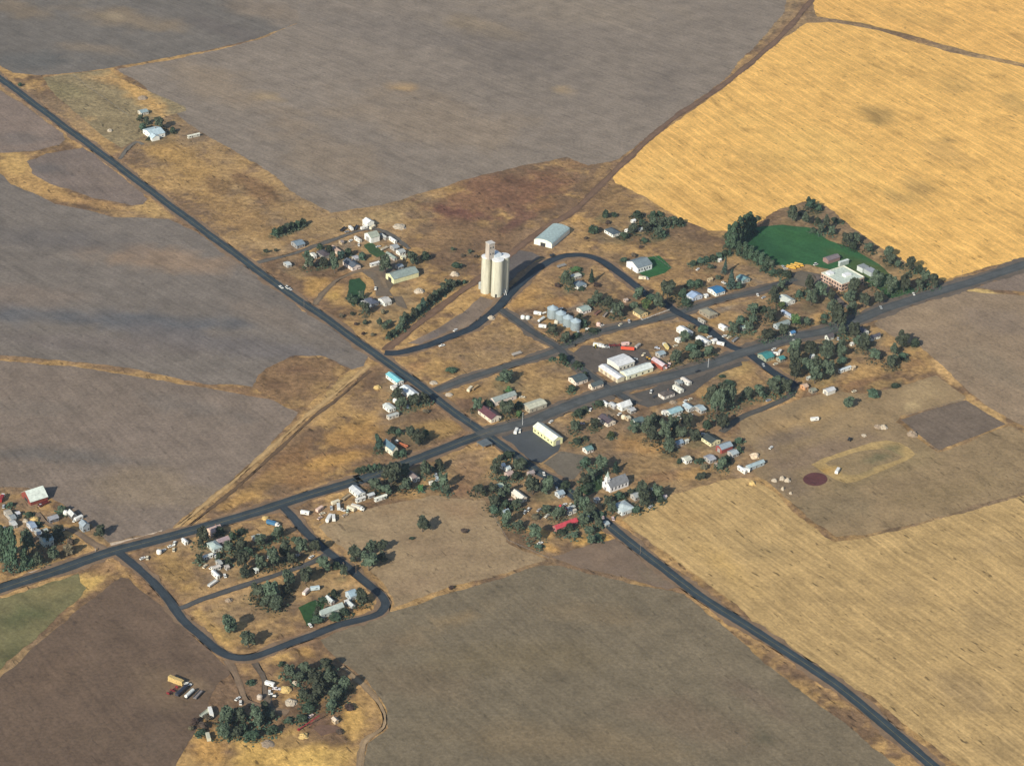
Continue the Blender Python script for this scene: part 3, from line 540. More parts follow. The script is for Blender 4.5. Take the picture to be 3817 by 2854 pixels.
def bldg(t, u, v, dl, dr, kind, label, h=2.9, rise=1.6, ax=0, roof=RG, wall=WW, style='gable', L=None, R=None, win=True, big=False, chim=False, cat=None, awning=False):
    C, rz, Lx, Ly = frame_from(t, u, v, dl, dr, L, R)
    root = thing(kind, C, rz, label, cat or kind.replace('_', ' '))
    YARDS.append((C.x, C.y, max(Lx, Ly) * .75 + 3.5, [(140, 122, 102), (128, 110, 90), (150, 124, 96), (120, 108, 86)][len(YARDS) % 4], .6))
    wo, ro = add_shell(root, Lx, Ly, h, rise, ax, style, roof, wall)
    r = random.Random(int(u * 7 + v))
    def pane(x, y, z, w, hh, horiz, par=wo):
        b = MB(); b.box((x, y, z), (w, .09, hh) if horiz else (.09, w, hh)); b.build('window', GLASS, par)
    if big:      # a tall sheet door in the gable end or along the side
        b = MB(); dh = min(h * .85, 4.2)
        if ax == 0: b.box((-Lx / 2, 0, dh / 2 - .1), (.12, min(Ly * .45, 5), dh))
        else: b.box((0, -Ly / 2, dh / 2 - .1), (min(Lx * .45, 5), .12, dh))
        b.build('door', DARK if big == 'open' else BIGDOOR, wo)
    else:
        b = MB(); b.box((Lx * r.uniform(-.15, .15), -Ly / 2, 1.0), (.95, .1, 2.0)); b.build('door', DOORC, wo)
    if win and not big:
        for sgn in (-1, 1):
            if Lx > 4.5: pane(sgn * Lx * .32, -Ly / 2, 1.65, 1.1, 1.1, True)
        for k in range(max(1, min(3, int(Ly / 3.6)))):
            n = max(1, min(3, int(Ly / 3.6))); pane(-Lx / 2, (k + .5) / n * Ly - Ly / 2, 1.65, 1.1, 1.1, False)
        if Lx > 5: pane(Lx / 2, 0, 1.65, 1.1, 1.1, False)
    if chim:
        b = MB(); b.box((Lx * .15, Ly * .1 if ax else .4, h + rise + .2), (.7, .7, 1.8)); b.build('chimney', CHIM, ro)
    return root, Lx, Ly

H, SH, MH, BN, GR = 'house', 'shed', 'mobile_home', 'barn', 'garage'
ROWS = [
 # --- north west cluster (sheet A1)
 ('A1', 500, 565, 65, 92, SH, 'blue grey roofed shed standing alone above the gravel lane', dict(h=3.2, roof=(128, 146, 160), wall=(150, 150, 150))),
 ('A1', 395, 778, 48, 46, SH, 'small pale shed by the highway below the gravel lane mouth', dict(h=2.4, rise=1, roof=(196, 204, 206), wall=WG)),
 ('A1', 1288, 338, 54, 76, H, 'tall white house at the top end of the gravel lane', dict(h=5.2, rise=2, roof=RW, wall=WW, ax=1)),
 ('A1', 1330, 502, 76, 96, BN, 'white gabled barn with sage roof above the little green lawn', dict(h=5.4, rise=2.8, roof=(166, 174, 160), wall=WW, big=True)),
 ('A1', 1490, 470, 60, 22, SH, 'grey boxy shed just right of the white gabled barn', dict(h=3, rise=.8, roof=(176, 180, 180), wall=WG, ax=1)),
 ('A1', 1595, 508, 68, 24, MH, 'bright white mobile home at the bend of the gravel lane', dict(h=2.7, rise=.5, roof=RW, ax=1)),
 ('A1', 1588, 592, 50, 58, H, 'grey house inside the bend of the gravel lane', dict(h=2.9, rise=1.3, roof=(160, 166, 170), wall=WG)),
 ('A1', 1652, 642, 45, 62, H, 'pale grey house below the grey house in the lane bend', dict(h=2.9, rise=1.3, roof=(172, 178, 178), wall=WW)),
 ('A1', 1590, 702, 96, 30, MH, 'sage green roofed mobile home in front of the dark trees', dict(h=2.7, rise=.7, roof=(150, 164, 154), wall=WG, ax=1)),
 ('A1', 1682, 688, 26, 38, SH, 'small cream shed tucked against the dark trees below the lane', dict(h=2.5, rise=.9, roof=(206, 208, 190), wall=WC)),
 ('A1', 1198, 498, 58, 26, MH, 'short white mobile home left of the white gabled barn', dict(h=2.7, rise=.5, roof=(214, 212, 206), ax=1)),
 ('A1', 1000, 522, 32, 26, SH, 'small brownish shed beside the gravel lane', dict(h=2.6, rise=1, roof=(148, 136, 132), wall=WT)),
 ('A1', 970, 642, 92, 46, H, 'house with a faded pink brown roof below the gravel lane', dict(h=3, rise=1.5, roof=(176, 152, 138), wall=(206, 190, 176), ax=1)),
 ('A1', 800, 682, 80, 82, H, 'dark brown roofed house half hidden by trees near the lane', dict(h=3, rise=1.8, roof=(88, 80, 84), wall=(150, 150, 146), style='hip')),
 ('A1', 695, 678, 52, 26, SH, 'small white shed among trees left of the brown roofed house', dict(h=2.8, rise=1.2, roof=(200, 200, 192))),
 ('A1', 1152, 706, 40, 46, SH, 'small grey shed behind the slate roofed white house', dict(h=2.7, rise=1, roof=(176, 178, 186), wall=WG)),
 ('A1', 1120, 812, 106, 92, H, 'white house with a dark slate roof above the oval lawn', dict(h=3.4, rise=2, ax=1, roof=(92, 100, 112), wall=(228, 214, 208), chim=True)),
 ('A1', 1330, 768, 16, 104, MH, 'long white mobile home above the dirt yard', dict(h=2.7, rise=.4, roof=RW)),
 ('A1', 1585, 957, 92, 278, BN, 'long sage roofed barn with pale yellow gable above the dirt yard', dict(h=4.6, rise=2.8, roof=(146, 160, 156), wall=(222, 222, 178), big='open')),
 ('A1', 1640, 802, 42, 52, SH, 'grey blue roofed shed behind the long sage roofed barn', dict(h=2.8, rise=1.2, roof=(140, 152, 164), wall=WG)),
 ('A1', 1330, 1217, 78, 82, H, 'slate blue hip roofed house below the oval lawn', dict(h=3, rise=2.2, style='hip', roof=(88, 94, 110), wall=(130, 134, 140), chim=True)),
 ('A1', 1482, 1207, 74, 76, H, 'white house right of the slate hip roofed house', dict(h=3.2, rise=1.6, roof=(196, 194, 190), wall=WW)),
 # --- elevator side (sheet A2)
 ('A2', 1430, 1022, 72, 96, H, 'white house with slate blue roof inside the curved street', dict(h=3.2, rise=2, roof=(120, 136, 148), wall=WW, style='hip', chim=True)),
 ('A2', 1372, 917, 42, 98, SH, 'pale flat roofed shed behind the house inside the curved street', dict(h=2.6, rise=.4, roof=(206, 208, 196), wall=WG)),
 ('A2', 1482, 1297, 66, 96, GR, 'sage roofed garage with white gable behind the grain bins', dict(h=2.9, rise=1.3, roof=(160, 178, 172), wall=(226, 220, 214))),
 ('A2', 1965, 1167, 26, 28, SH, 'tiny pinkish shed on the dirt below the curved street', dict(h=2.3, rise=.8, roof=(196, 180, 172), wall=(200, 176, 160))),
 ('A2', 2122, 1338, 78, 92, H, 'tan walled house with dull green roof behind the white fence', dict(h=3.2, rise=1.6, ax=1, roof=(112, 112, 88), wall=(222, 200, 150))),
 ('A2', 1820, 437, 96, 82, H, 'white walled house with dark hip roof above the curved street', dict(h=3, rise=2, style='hip', roof=(84, 96, 104), wall=WW)),
 ('A2', 2045, 280, 24, 32, SH, 'tiny white shed above the dark hip roofed white house', dict(h=2.4, rise=.9, roof=RW)),
 ('A2', 1978, 388, 26, 26, SH, 'small white shed right of the dark hip roofed white house', dict(h=2.4, rise=1, roof=RW)),
 ('A2', 2130, 378, 26, 34, SH, 'pale grey shed under the trees at the wheat field edge', dict(h=2.5, rise=1, roof=(186, 196, 196), wall=WG)),
 # --- school quarter (sheets A3 A4)
 ('A3', 500, 1152, 66, 112, H, 'pale blue roofed house on the street below the white hall', dict(h=3.2, rise=2.2, ax=1, roof=(158, 180, 212), wall=(206, 214, 226))),
 ('A3', 765, 1097, 96, 98, H, 'white house with bright blue roof beside a dark conical tree', dict(h=3.2, rise=1.6, roof=(58, 122, 172), wall=WW)),
 ('A3', 655, 1117, 32, 18, SH, 'tiny white shed between the two blue roofed houses', dict(h=2.4, rise=.8, roof=RW)),
 ('A3', 800, 715, 18, 24, SH, 'tiny white shed at the top of the hedge line', dict(h=2.3, rise=.8, roof=RW)),
 ('A3', 690, 938, 26, 36, SH, 'small tan shed above the bright blue roofed house', dict(h=2.4, rise=1, roof=(196, 176, 140), wall=WT)),
 ('A3', 1060, 955, 72, 84, H, 'teal grey roofed house shaded by conical trees', dict(h=3, rise=1.6, roof=(116, 152, 158), wall=(170, 180, 176), ax=1)),
 ('A3', 1550, 1204, 104, 98, H, 'white roofed house in the trees south of the school', dict(h=3.2, rise=1.6, ax=1, roof=(206, 214, 206), wall=WW)),
 ('A3', 690, 1352, 116, 92, H, 'house with broad sage tan roof at the street corner', dict(h=3, rise=1.7, roof=(158, 152, 132), wall=(150, 140, 124), style='hip')),
 ('A3', 626, 1408, 66, 18, MH, 'narrow grey mobile home below the sage tan roof', dict(h=2.6, rise=.4, roof=(176, 170, 156), ax=1, wall=WG)),
 ('A3', 850, 1484, 62, 44, MH, 'white trailer house among bushes beside the corner street', dict(h=2.8, rise=.8, roof=RW, ax=1)),
 ('A3', 1066, 1484, 38, 60, SH, 'pale green roofed shed amid trees near the corner street', dict(h=2.7, rise=1, roof=(176, 196, 184), wall=WG)),
 ('A3', 1600, 1354, 112, 34, MH, 'pale blue roofed mobile home below the white roofed house', dict(h=2.8, rise=.8, roof=(170, 184, 206), wall=WG, ax=1)),
 ('A3', 1450, 1466, 46, 142, H, 'long grey blue roofed house above the crossing road', dict(h=3, rise=1.5, roof=(146, 160, 160), wall=(170, 180, 186))),
 ('A3', 1605, 1538, 32, 46, SH, 'small blue roofed shed at the crossing road verge', dict(h=2.5, rise=1, roof=(84, 138, 190), wall=WW)),
 ('A3', 432, 1554, 112, 74, H, 'bright white roofed house beside the dirt lot', dict(h=3.2, rise=1.2, ax=1, roof=RW, wall=WW)),
 ('A3', 345, 1618, 42, 34, SH, 'small bright white shed left of the white roofed house', dict(h=2.6, rise=.9, roof=RW)),
 ('A3', 640, 1653, 104, 62, H, 'long bright white roofed house on the corner street', dict(h=3, rise=1, ax=1, roof=RW, wall=WW)),
 ('A3', 735, 1628, 32, 42, GR, 'small white garage right of the long white roofed house', dict(h=2.6, rise=.8, roof=RW)),
 ('A4', 22, 1592, 42, 62, H, 'dark roofed house with a pale gable below the road trees', dict(h=3, rise=1.8, roof=(100, 94, 96), wall=(206, 212, 206))),
 ('A4', 400, 1545, 92, 72, H, 'slate roofed white house at the corner of the brown field', dict(h=3.4, rise=2.2, ax=1, roof=(96, 96, 108), wall=WW, chim=True)),
 ('A4', 506, 1594, 28, 98, H, 'low white house with charcoal roof beside the brown field', dict(h=3, rise=1.6, roof=(92, 90, 100), wall=WW)),
 ('A4', 282, 1650, 20, 30, SH, 'tiny white shed under trees behind the field corner houses', dict(h=2.3, rise=.8, roof=RW)),
 # --- village west (sheet B1)
 ('B1', 540, 443, 126, 72, H, 'turquoise metal roofed house beside the highway', dict(h=3.2, rise=1.3, ax=1, roof=(128, 200, 212), wall=WW)),
 ('B1', 690, 594, 122, 92, H, 'rambling white roofed house below the turquoise roof', dict(h=3.4, rise=1.4, ax=1, roof=(222, 230, 234), wall=WW)),
 ('B1', 500, 497, 36, 42, SH, 'white shed touching the yard below the turquoise roof', dict(h=2.5, rise=.9, roof=(206, 202, 196))),
 ('B1', 452, 742, 72, 72, MH, 'white mobile home left of the dark highway trees', dict(h=2.8, rise=.7, ax=1, roof=(220, 226, 222))),
 ('B1', 448, 822, 26, 112, MH, 'grey roofed mobile home in front of the white one', dict(h=2.7, rise=.5, roof=(186, 190, 186), wall=(214, 208, 196))),
 ('B1', 488, 1228, 104, 62, H, 'tall white house with blue slate roof above the crossing road', dict(h=5.2, rise=3, ax=1, roof=(88, 116, 134), wall=(232, 226, 206), chim=True)),
 ('B1', 735, 1522, 88, 58, H, 'brown grey roofed house in the roadside trees', dict(h=3, rise=1.6, ax=1, roof=(134, 122, 122), wall=(206, 208, 206))),
 ('B1', 992, 1510, 22, 30, SH, 'tiny blue grey shed right of the brown grey roofed house', dict(h=2.3, rise=.8, roof=(170, 184, 190), wall=WG)),
 ('B1', 925, 1562, 30, 26, SH, 'tiny white shed on the golden patch behind the roadside trees', dict(h=2.3, rise=.8, roof=(222, 218, 200))),
 ('B1', 1592, 858, 148, 112, H, 'maroon roofed white house at the highway corner', dict(h=3.4, rise=2.4, ax=1, roof=(104, 68, 74), wall=(224, 214, 196), chim=True)),
 ('B1', 1632, 668, 52, 244, 'hall', 'long grey roofed building behind the maroon roofed house', dict(h=4, rise=2, roof=(156, 166, 162), wall=(226, 214, 204))),
 ('B1', 2022, 747, 78, 192, BN, 'long sage cream shed beside the crossing road', dict(h=3.8, rise=1.1, roof=(202, 202, 182), wall=(176, 168, 150), win=True)),
 ('B1', 1765, 337, 32, 34, SH, 'pale blue shed beside the round tree in the dry lot', dict(h=2.5, rise=.9, roof=(196, 208, 222), wall=WG)),
 # --- village centre (sheet B2)
 ('B2', 330, 442, 88, 132, H, 'dark green grey roofed house with white gable below the workshop street', dict(h=3.2, rise=1.9, roof=(82, 94, 96), wall=(226, 214, 200))),
 ('B2', 512, 492, 46, 124, H, 'pinkish house with dark roof on the corner facing the workshop', dict(h=3.2, rise=1.8, roof=(88, 98, 100), wall=(226, 208, 188))),
 ('B2', 1292, 268, 122, 54, BN, 'old red walled barn with patchy pinkish white roof', dict(h=3.8, rise=1.4, ax=1, roof=(206, 190, 196), wall=(160, 82, 64), big=True)),
 ('B2', 1268, 134, 52, 64, SH, 'grey blue metal roofed shed behind the red walled barn', dict(h=3, rise=1.2, roof=(160, 178, 188), wall=WG)),
 ('B2', 842, 728, 62, 112, H, 'white house with steep white roof at the street corner', dict(h=3.6, rise=2.6, roof=(226, 230, 232), wall=WW)),
 ('B2', 755, 708, 58, 42, MH, 'pale grey trailer left of the steep white roofed house', dict(h=2.7, rise=.6, roof=(198, 202, 204), ax=1, wall=WG)),
 ('B2', 672, 678, 48, 24, MH, 'small white trailer left of the pale grey trailer', dict(h=2.5, rise=.4, roof=RW, ax=1)),
 ('B2', 945, 758, 46, 52, SH, 'light grey shed below the steep white roofed house', dict(h=2.7, rise=.9, roof=(190, 192, 194), wall=WG)),
 ('B2', 1310, 598, 62, 124, H, 'white walled house with brown hip roof on the gravel lot', dict(h=3, rise=1.9, style='hip', roof=(98, 90, 86), wall=(230, 222, 214), chim=True)),
 ('B2', 1492, 528, 84, 42, MH, 'white mobile home on the golden grass beside the gravel lot', dict(h=2.7, rise=.5, ax=1, roof=(226, 224, 208))),
 ('B2', 1478, 448, 46, 44, SH, 'grey shed between the two white mobile homes', dict(h=2.6, rise=.8, roof=(156, 166, 168), wall=WG)),
 ('B2', 1582, 442, 84, 38, MH, 'white mobile home nearest the crossing road on the golden grass', dict(h=2.7, rise=.5, ax=1, roof=(226, 218, 208))),
 ('B2', 1390, 792, 62, 132, H, 'pale blue green roofed house above the dense trees', dict(h=3, rise=1.6, roof=(158, 194, 204), wall=(196, 206, 206))),
 ('B2', 1590, 738, 72, 62, H, 'light blue grey roofed house right of the blue green roof', dict(h=3, rise=1.4, ax=1, roof=(178, 196, 206), wall=(196, 200, 200))),
 ('B2', 1730, 758, 82, 54, H, 'pale roofed house half under the big dark trees', dict(h=3, rise=1.4, roof=(174, 192, 200), wall=WG)),
 ('B2', 1325, 778, 42, 30, SH, 'white shed left of the pale blue green roof', dict(h=2.5, rise=.9, roof=(220, 216, 212))),
 ('B2', 682, 902, 106, 88, H, 'dark purple roofed house with white gables behind the yellow hall', dict(h=3.2, rise=2, ax=1, roof=(88, 78, 84), wall=(230, 220, 204), chim=True)),
 ('B2', 912, 838, 36, 30, SH, 'pale tan shed beside the round tank', dict(h=2.5, rise=.9, roof=(196, 190, 170), wall=WT)),
 ('B2', 1002, 897, 62, 96, H, 'slate teal roofed house at the edge of the dense trees', dict(h=3, rise=1.7, roof=(98, 118, 118), wall=(190, 196, 190))),
 ('B2', 1460, 1134, 42, 72, H, 'grey blue roofed house deep in the dense trees', dict(h=3, rise=1.8, roof=(136, 156, 176), wall=WG)),
 ('B2', 1552, 1092, 14, 38, MH, 'small white trailer right of the roof deep in the trees', dict(h=2.6, rise=.4, roof=(206, 210, 204))),
 ('B2', 1835, 1122, 104, 108, H, 'dark roofed house with cream front above the brown yard', dict(h=3.2, rise=1.9, ax=1, roof=(66, 74, 74), wall=(230, 226, 186))),
 ('B2', 1957, 1202, 66, 122, BN, 'red barn with blue grey roof and white gable', dict(h=4, rise=2, roof=(150, 166, 178), wall=(150, 76, 70), big=True)),
 ('B2', 2082, 1248, 62, 66, SH, 'grey metal shed right of the red barn', dict(h=2.8, rise=1.2, roof=(172, 184, 190), wall=WG)),
 ('B2', 1827, 1313, 72, 68, SH, 'light grey roofed shed below the dark roofed cream house', dict(h=2.8, rise=1.1, roof=(168, 172, 182), wall=WG)),
 ('B2', 1562, 1318, 58, 62, H, 'small pale house with mottled white roof at the grass edge', dict(h=2.9, rise=1.3, roof=(206, 206, 190), wall=WW)),
 ('B2', 452, 1203, 52, 72, GR, 'small teal grey roofed garage below the yellow hall', dict(h=2.8, rise=1.3, roof=(112, 144, 144), wall=(232, 224, 216))),
 ('C3', 1692, 202, 82, 24, MH, 'white mobile home beside the long pale blue shed', dict(h=2.7, rise=.4, ax=1, roof=RW)),
 ('C3', 1738, 167, 36, 176, SH, 'long pale blue metal shed at the pasture edge', dict(h=3, rise=1.2, roof=(168, 188, 196), wall=(176, 186, 190))),
 # --- east side (sheet B3)
 ('B3', 240, 178, 92, 94, H, 'teal roofed house at the bend of the back lane', dict(h=3.2, rise=1.9, roof=(68, 142, 142), wall=(150, 160, 140))),
 ('B3', 402, 182, 46, 54, GR, 'small teal roofed garage right of the teal roofed house', dict(h=2.8, rise=1.2, roof=(76, 146, 148), wall=(150, 150, 136))),
 ('B3', 752, 142, 24, 34, SH, 'small white shed inside the dark eastern trees', dict(h=2.4, rise=.8, roof=(206, 214, 214))),
 ('B3', 1072, 302, 16, 122, MH, 'pale blue white mobile home right of the dark eastern trees', dict(h=2.7, rise=.5, roof=(206, 218, 224))),
 ('B3', 1216, 268, 26, 26, SH, 'small tan shed at the end of the pale blue mobile home', dict(h=2.5, rise=.9, roof=(206, 186, 156), wall=WT)),
 ('B3', 712, 382, 22, 28, SH, 'tiny pale shed at the lower edge of the dark eastern trees', dict(h=2.3, rise=.8, roof=(196, 206, 200), wall=WG)),
 ('B3', 676, 493, 52, 42, SH, 'orange brown weathered shed at the end of the back lane', dict(h=2.8, rise=1.2, roof=(206, 178, 156), wall=(196, 150, 110))),
 ('B3', 762, 533, 46, 48, SH, 'grey green roofed shed between the orange shed and the white barn', dict(h=2.4, rise=.8, roof=(150, 152, 136), wall=(140, 132, 118))),
 ('B3', 930, 553, 52, 88, BN, 'small white roofed barn with dark shadow on the golden slope', dict(h=3.4, rise=1.2, roof=(206, 208, 212), wall=(216, 214, 206), big=True)),
 # --- farmstead at far left (sheet C0)
 ('C0', 345, 402, 104, 192, BN, 'red barn with big white roof at the far left farmstead', dict(h=3.2, rise=5.2, roof=(222, 232, 224), wall=(134, 66, 56), big='open')),
 ('C0', 806, 562, 48, 50, SH, 'steep silver roofed shed at the field side of the farmstead', dict(h=3, rise=2, ax=1, roof=(204, 208, 208), wall=(110, 108, 108))),
 ('C0', 562, 602, 34, 96, SH, 'grey roofed shed in the middle of the farmstead', dict(h=2.8, rise=1.4, roof=(158, 160, 168), wall=(110, 112, 120))),
 ('C0', 932, 702, 44, 72, BN, 'tall blue grey barn at the right of the farmstead', dict(h=5, rise=2, roof=(154, 168, 178), wall=(150, 160, 168), ax=1)),
 ('C0', 90, 548, 48, 52, SH, 'tan grey shed at the left of the farmstead', dict(h=3, rise=1.2, roof=(178, 170, 156), wall=WG)),
 ('C0', 132, 592, 40, 52, SH, 'grey blue shed just below the tan grey shed', dict(h=2.8, rise=1.2, roof=(146, 154, 160), wall=WG)),
 ('C0', 150, 663, 48, 46, SH, 'whitish roofed shed above the tall poplars', dict(h=2.7, rise=1, roof=(196, 198, 198), wall=WG)),
 ('C0', 195, 528, 24, 26, SH, 'tiny white shed behind the golden scrap heap', dict(h=2.3, rise=.8, roof=(206, 206, 214))),
 ('C0', 360, 693, 62, 54, H, 'blue grey roofed house behind the farmstead trees', dict(h=3, rise=1.6, roof=(148, 166, 190), wall=(190, 196, 206))),
 ('C0', 432, 764, 52, 42, SH, 'pale grey shed between the two farmstead houses', dict(h=2.7, rise=1.2, roof=(178, 188, 194), wall=WG)),
 ('C0', 505, 722, 24, 26, SH, 'small sage shed right of the pale grey shed', dict(h=2.5, rise=.9, roof=(172, 184, 182), wall=WG)),
 ('C0', 500, 874, 58, 104, H, 'pale roofed farmhouse with a bush against its wall', dict(h=4.6, rise=2.2, roof=(172, 192, 194), wall=(196, 206, 200))),
 ('C0', 2072, 848, 42, 22, MH, 'short white trailer below the crossing road', dict(h=2.6, rise=.4, ax=1, roof=RW)),
 # --- lower left block and scrap yard (sheet C1)
 ('C1', 1790, 324, 98, 84, H, 'grey white house at the upper end of the scrap yard', dict(h=3, rise=1.4, ax=1, roof=(206, 210, 214), wall=WW)),
 ('C1', 1780, 374, 14, 96, MH, 'long white trailer below the grey white house', dict(h=2.7, rise=.4, roof=(222, 220, 214))),
 ('C1', 1916, 328, 26, 62, SH, 'light grey shed right of the grey white house', dict(h=2.6, rise=.9, roof=(196, 202, 206), wall=WG)),
 ('C1', 1990, 364, 14, 126, MH, 'long bright white trailer at the foot of the huge dark tree', dict(h=2.7, rise=.5, roof=(232, 234, 222))),
 ('C1', 150, 748, 48, 122, H, 'pinkish roofed house beside the crossing road', dict(h=3.4, rise=2.2, roof=(196, 172, 166), wall=(222, 196, 178), chim=True)),
 ('C1', 240, 853, 34, 122, H, 'mauve brown roofed house behind the pinkish roofed one', dict(h=3, rise=1.6, roof=(166, 148, 154), wall=(190, 176, 176))),
 ('C1', 182, 934, 78, 92, H, 'pale sage roofed house below the mauve roofed house', dict(h=3, rise=1.6, roof=(172, 190, 190), wall=(196, 204, 200), style='hip')),
 ('C1', 70, 1018, 18, 102, MH, 'white mobile home below the pale sage roof', dict(h=2.8, rise=.6, roof=(226, 230, 226))),
 ('C1', 245, 1093, 46, 34, SH, 'grey roofed shed at the lower end of the house row', dict(h=2.6, rise=.9, roof=(176, 180, 178), wall=WG)),
 ('C1', 175, 1144, 24, 82, MH, 'dirty white trailer under the grey roofed shed', dict(h=2.6, rise=.5, roof=(206, 200, 192))),
 ('C1', 325, 1130, 30, 26, SH, 'small dusty shed right of the dirty white trailer', dict(h=2.4, rise=.9, roof=(178, 172, 166), wall=WG)),
 ('C1', 216, 1228, 62, 28, MH, 'bright white camper trailer at the lower end of the row', dict(h=2.7, rise=.4, ax=1, roof=RW)),
 ('C1', 636, 808, 34, 74, SH, 'pale speckled shed above the row of dark trees', dict(h=2.6, rise=.9, roof=(190, 198, 194), wall=WG)),
 ('C1', 650, 1164, 28, 22, SH, 'small white shed beside the grey inner lane', dict(h=2.6, rise=.9, roof=(214, 222, 218))),
 ('C1', 1712, 1468, 62, 74, H, 'steep light blue roofed house inside the loop street bend', dict(h=3.6, rise=2.4, roof=(156, 180, 196), wall=(176, 190, 200))),
 ('C1', 1492, 1518, 64, 38, GR, 'pale grey garage behind the long pale house', dict(h=2.8, rise=1, ax=1, roof=(196, 204, 204), wall=WG)),
 ('C1', 1384, 1668, 44, 252, H, 'long pale roofed house beside the green lawn at lower left', dict(h=3.4, rise=2, roof=(180, 192, 186), wall=(196, 202, 196), chim=True)),
 ('C1', 1722, 1563, 50, 38, SH, 'light grey shed below the light blue roofed house', dict(h=2.5, rise=1, ax=1, roof=(190, 198, 200), wall=WG)),
 ('C1', 1662, 1512, 24, 28, SH, 'tiny white shed between the pale house and blue roof', dict(h=2.3, rise=.8, roof=(206, 206, 204))),
 # --- south block (sheets C2 C3)
 ('C2', 1196, 300, 32, 34, H, 'bright white little house in the trees below the wide corner', dict(h=3, rise=1.2, roof=RW)),
 ('C2', 1250, 332, 38, 40, H, 'pale blue white house touching the bright white little house', dict(h=2.8, rise=1.2, roof=(196, 210, 216), wall=WW)),
 ('C2', 1262, 402, 46, 62, H, 'dusty pink roofed house below the two white ones', dict(h=2.9, rise=1.4, roof=(176, 156, 150), wall=(190, 170, 160))),
 ('C2', 1502, 388, 34, 54, H, 'mauve grey house beside the highway below the paved corner', dict(h=3, rise=1.4, roof=(156, 146, 146), wall=(176, 160, 156))),
 ('C2', 1168, 533, 46, 46, SH, 'pale mint roofed shed in the south trees', dict(h=2.6, rise=.9, roof=(196, 210, 188), wall=(190, 170, 150))),
 ('C2', 1402, 673, 106, 68, H, 'sprawling white house in the middle of the south trees', dict(h=3.2, rise=1.6, ax=1, roof=(226, 222, 212), wall=(222, 212, 196))),
 ('C2', 1216, 823, 34, 58, SH, 'blue grey roofed shed at the west edge of the south trees', dict(h=2.9, rise=1.4, roof=(160, 178, 188), wall=WG)),
 ('C2', 1832, 624, 52, 62, H, 'light grey blue house beside the highway in the south block', dict(h=3, rise=1.5, roof=(160, 178, 192), wall=(190, 196, 200))),
 ('C2', 1882, 793, 62, 42, SH, 'small shed with a faded red roof near the highway', dict(h=2.6, rise=1, ax=1, roof=(190, 62, 70), wall=(150, 120, 110))),
 ('C2', 1800, 1003, 44, 238, H, 'long house with a raspberry red roof', dict(h=3, rise=1.8, roof=(200, 78, 88), wall=(160, 110, 104))),
 ('C2', 1930, 772, 18, 78, MH, 'pale grey trailer above the raspberry red roof', dict(h=2.6, rise=.4, roof=(196, 204, 204))),
 ('C2', 1940, 812, 16, 82, MH, 'cream trailer just above the raspberry red roof', dict(h=2.6, rise=.4, roof=(206, 202, 190))),
 ('C3', 322, 668, 114, 138, H, 'pale blue white roofed house across the highway from the red roof', dict(h=3.2, rise=1.8, roof=(196, 210, 214), wall=(206, 214, 216), style='hip')),
 ('C3', 470, 503, 56, 54, H, 'mottled grey roofed house behind the pale blue white roof', dict(h=3, rise=1.6, roof=(166, 172, 174), wall=WG)),
 ('C3', 662, 408, 24, 54, SH, 'grey blue shed at the back of the church side trees', dict(h=2.6, rise=1, roof=(166, 184, 196), wall=WG)),
 ('C3', 772, 494, 18, 50, SH, 'small pinkish white shed at the stubble field edge', dict(h=2.4, rise=.8, roof=(206, 190, 190))),
 ('C3', 36, 528, 34, 34, GR, 'small white garage beside the highway below the church', dict(h=2.6, rise=.9, roof=(206, 204, 206))),
 ('C3', 140, 802, 44, 42, SH, 'grey shed on the lower verge of the highway', dict(h=2.6, rise=1, roof=(160, 172, 178), wall=WG)),
 # --- lower farmyard (sheet D1)
 ('D1', 1945, 1190, 36, 40, SH, 'narrow pale shed at the right of the lower farmyard', dict(h=2.6, rise=.8, roof=(206, 190, 170), wall=WT, ax=1)),
]
for t, u, v, dl, dr, kind, lab, kw in ROWS:
    bldg(t, u, v, dl, dr, kind, lab, **kw)

# the white farmhouse far up the highway, with a cross wing
r_, lx, ly = bldg('A1', (566 - 940) * 3, (519 - 740) * 3 + 6, 100, 150, H, 'white farmhouse with pale blue roof at upper left', h=4.2, rise=2.2, roof=(190, 212, 222), wall=WW, ax=0, chim=True)
wo, ro = add_shell(r_, lx * .55, 7.0, 3.4, 2.0, 1, 'gable', (196, 216, 226), WW, off=(-lx * .35, -ly * .55))
bldg('A1', (527 - 940) * 3, (432 - 740) * 3, 40, 80, SH, 'grey blue shed above the white farmhouse at upper left', h=3, rise=1.3, roof=(150, 170, 176), wall=(206, 202, 190))
bldg('A1', (702 - 940) * 3, (518 - 740) * 3, 12, 130, SH, 'long low pale shed right of the white farmhouse at upper left', h=2.6, rise=.7, roof=(216, 218, 206), wall=(206, 204, 192))

# metal shed above the elevator: rounded front with a dark doorway
bldg('A2', 1140, 560, 195, 205, 'metal_shed', 'big pale metal shed with dark doorway beside the rail grade', h=4.2, rise=2.7, ax=0, roof=(172, 192, 192), wall=(240, 236, 222), L=(945, 505), R=(1338, 390), big='open', cat='shed', style='arch')
# white hall with windows along its side
r_, lx, ly = bldg('A2', 2098, 838, 126, 160, 'hall', 'white hall with grey roof and green lawn on the curved street', h=5.2, rise=3.2, roof=(126, 140, 148), wall=(244, 244, 236), win=False)
wl = [c for c in r_.children if c.name.startswith('wall')][0]
for k in range(5):
    b = MB(); b.box((-lx / 2 + lx * (k + .7) / 5.6, -ly / 2, 2.6), (1.1, .1, 2.0)); b.build('window', GLASS, wl)
b = MB(); b.box((-lx / 2, 0, 1.3), (.1, 1.8, 2.6)); b.build('door', DOORC, wl)
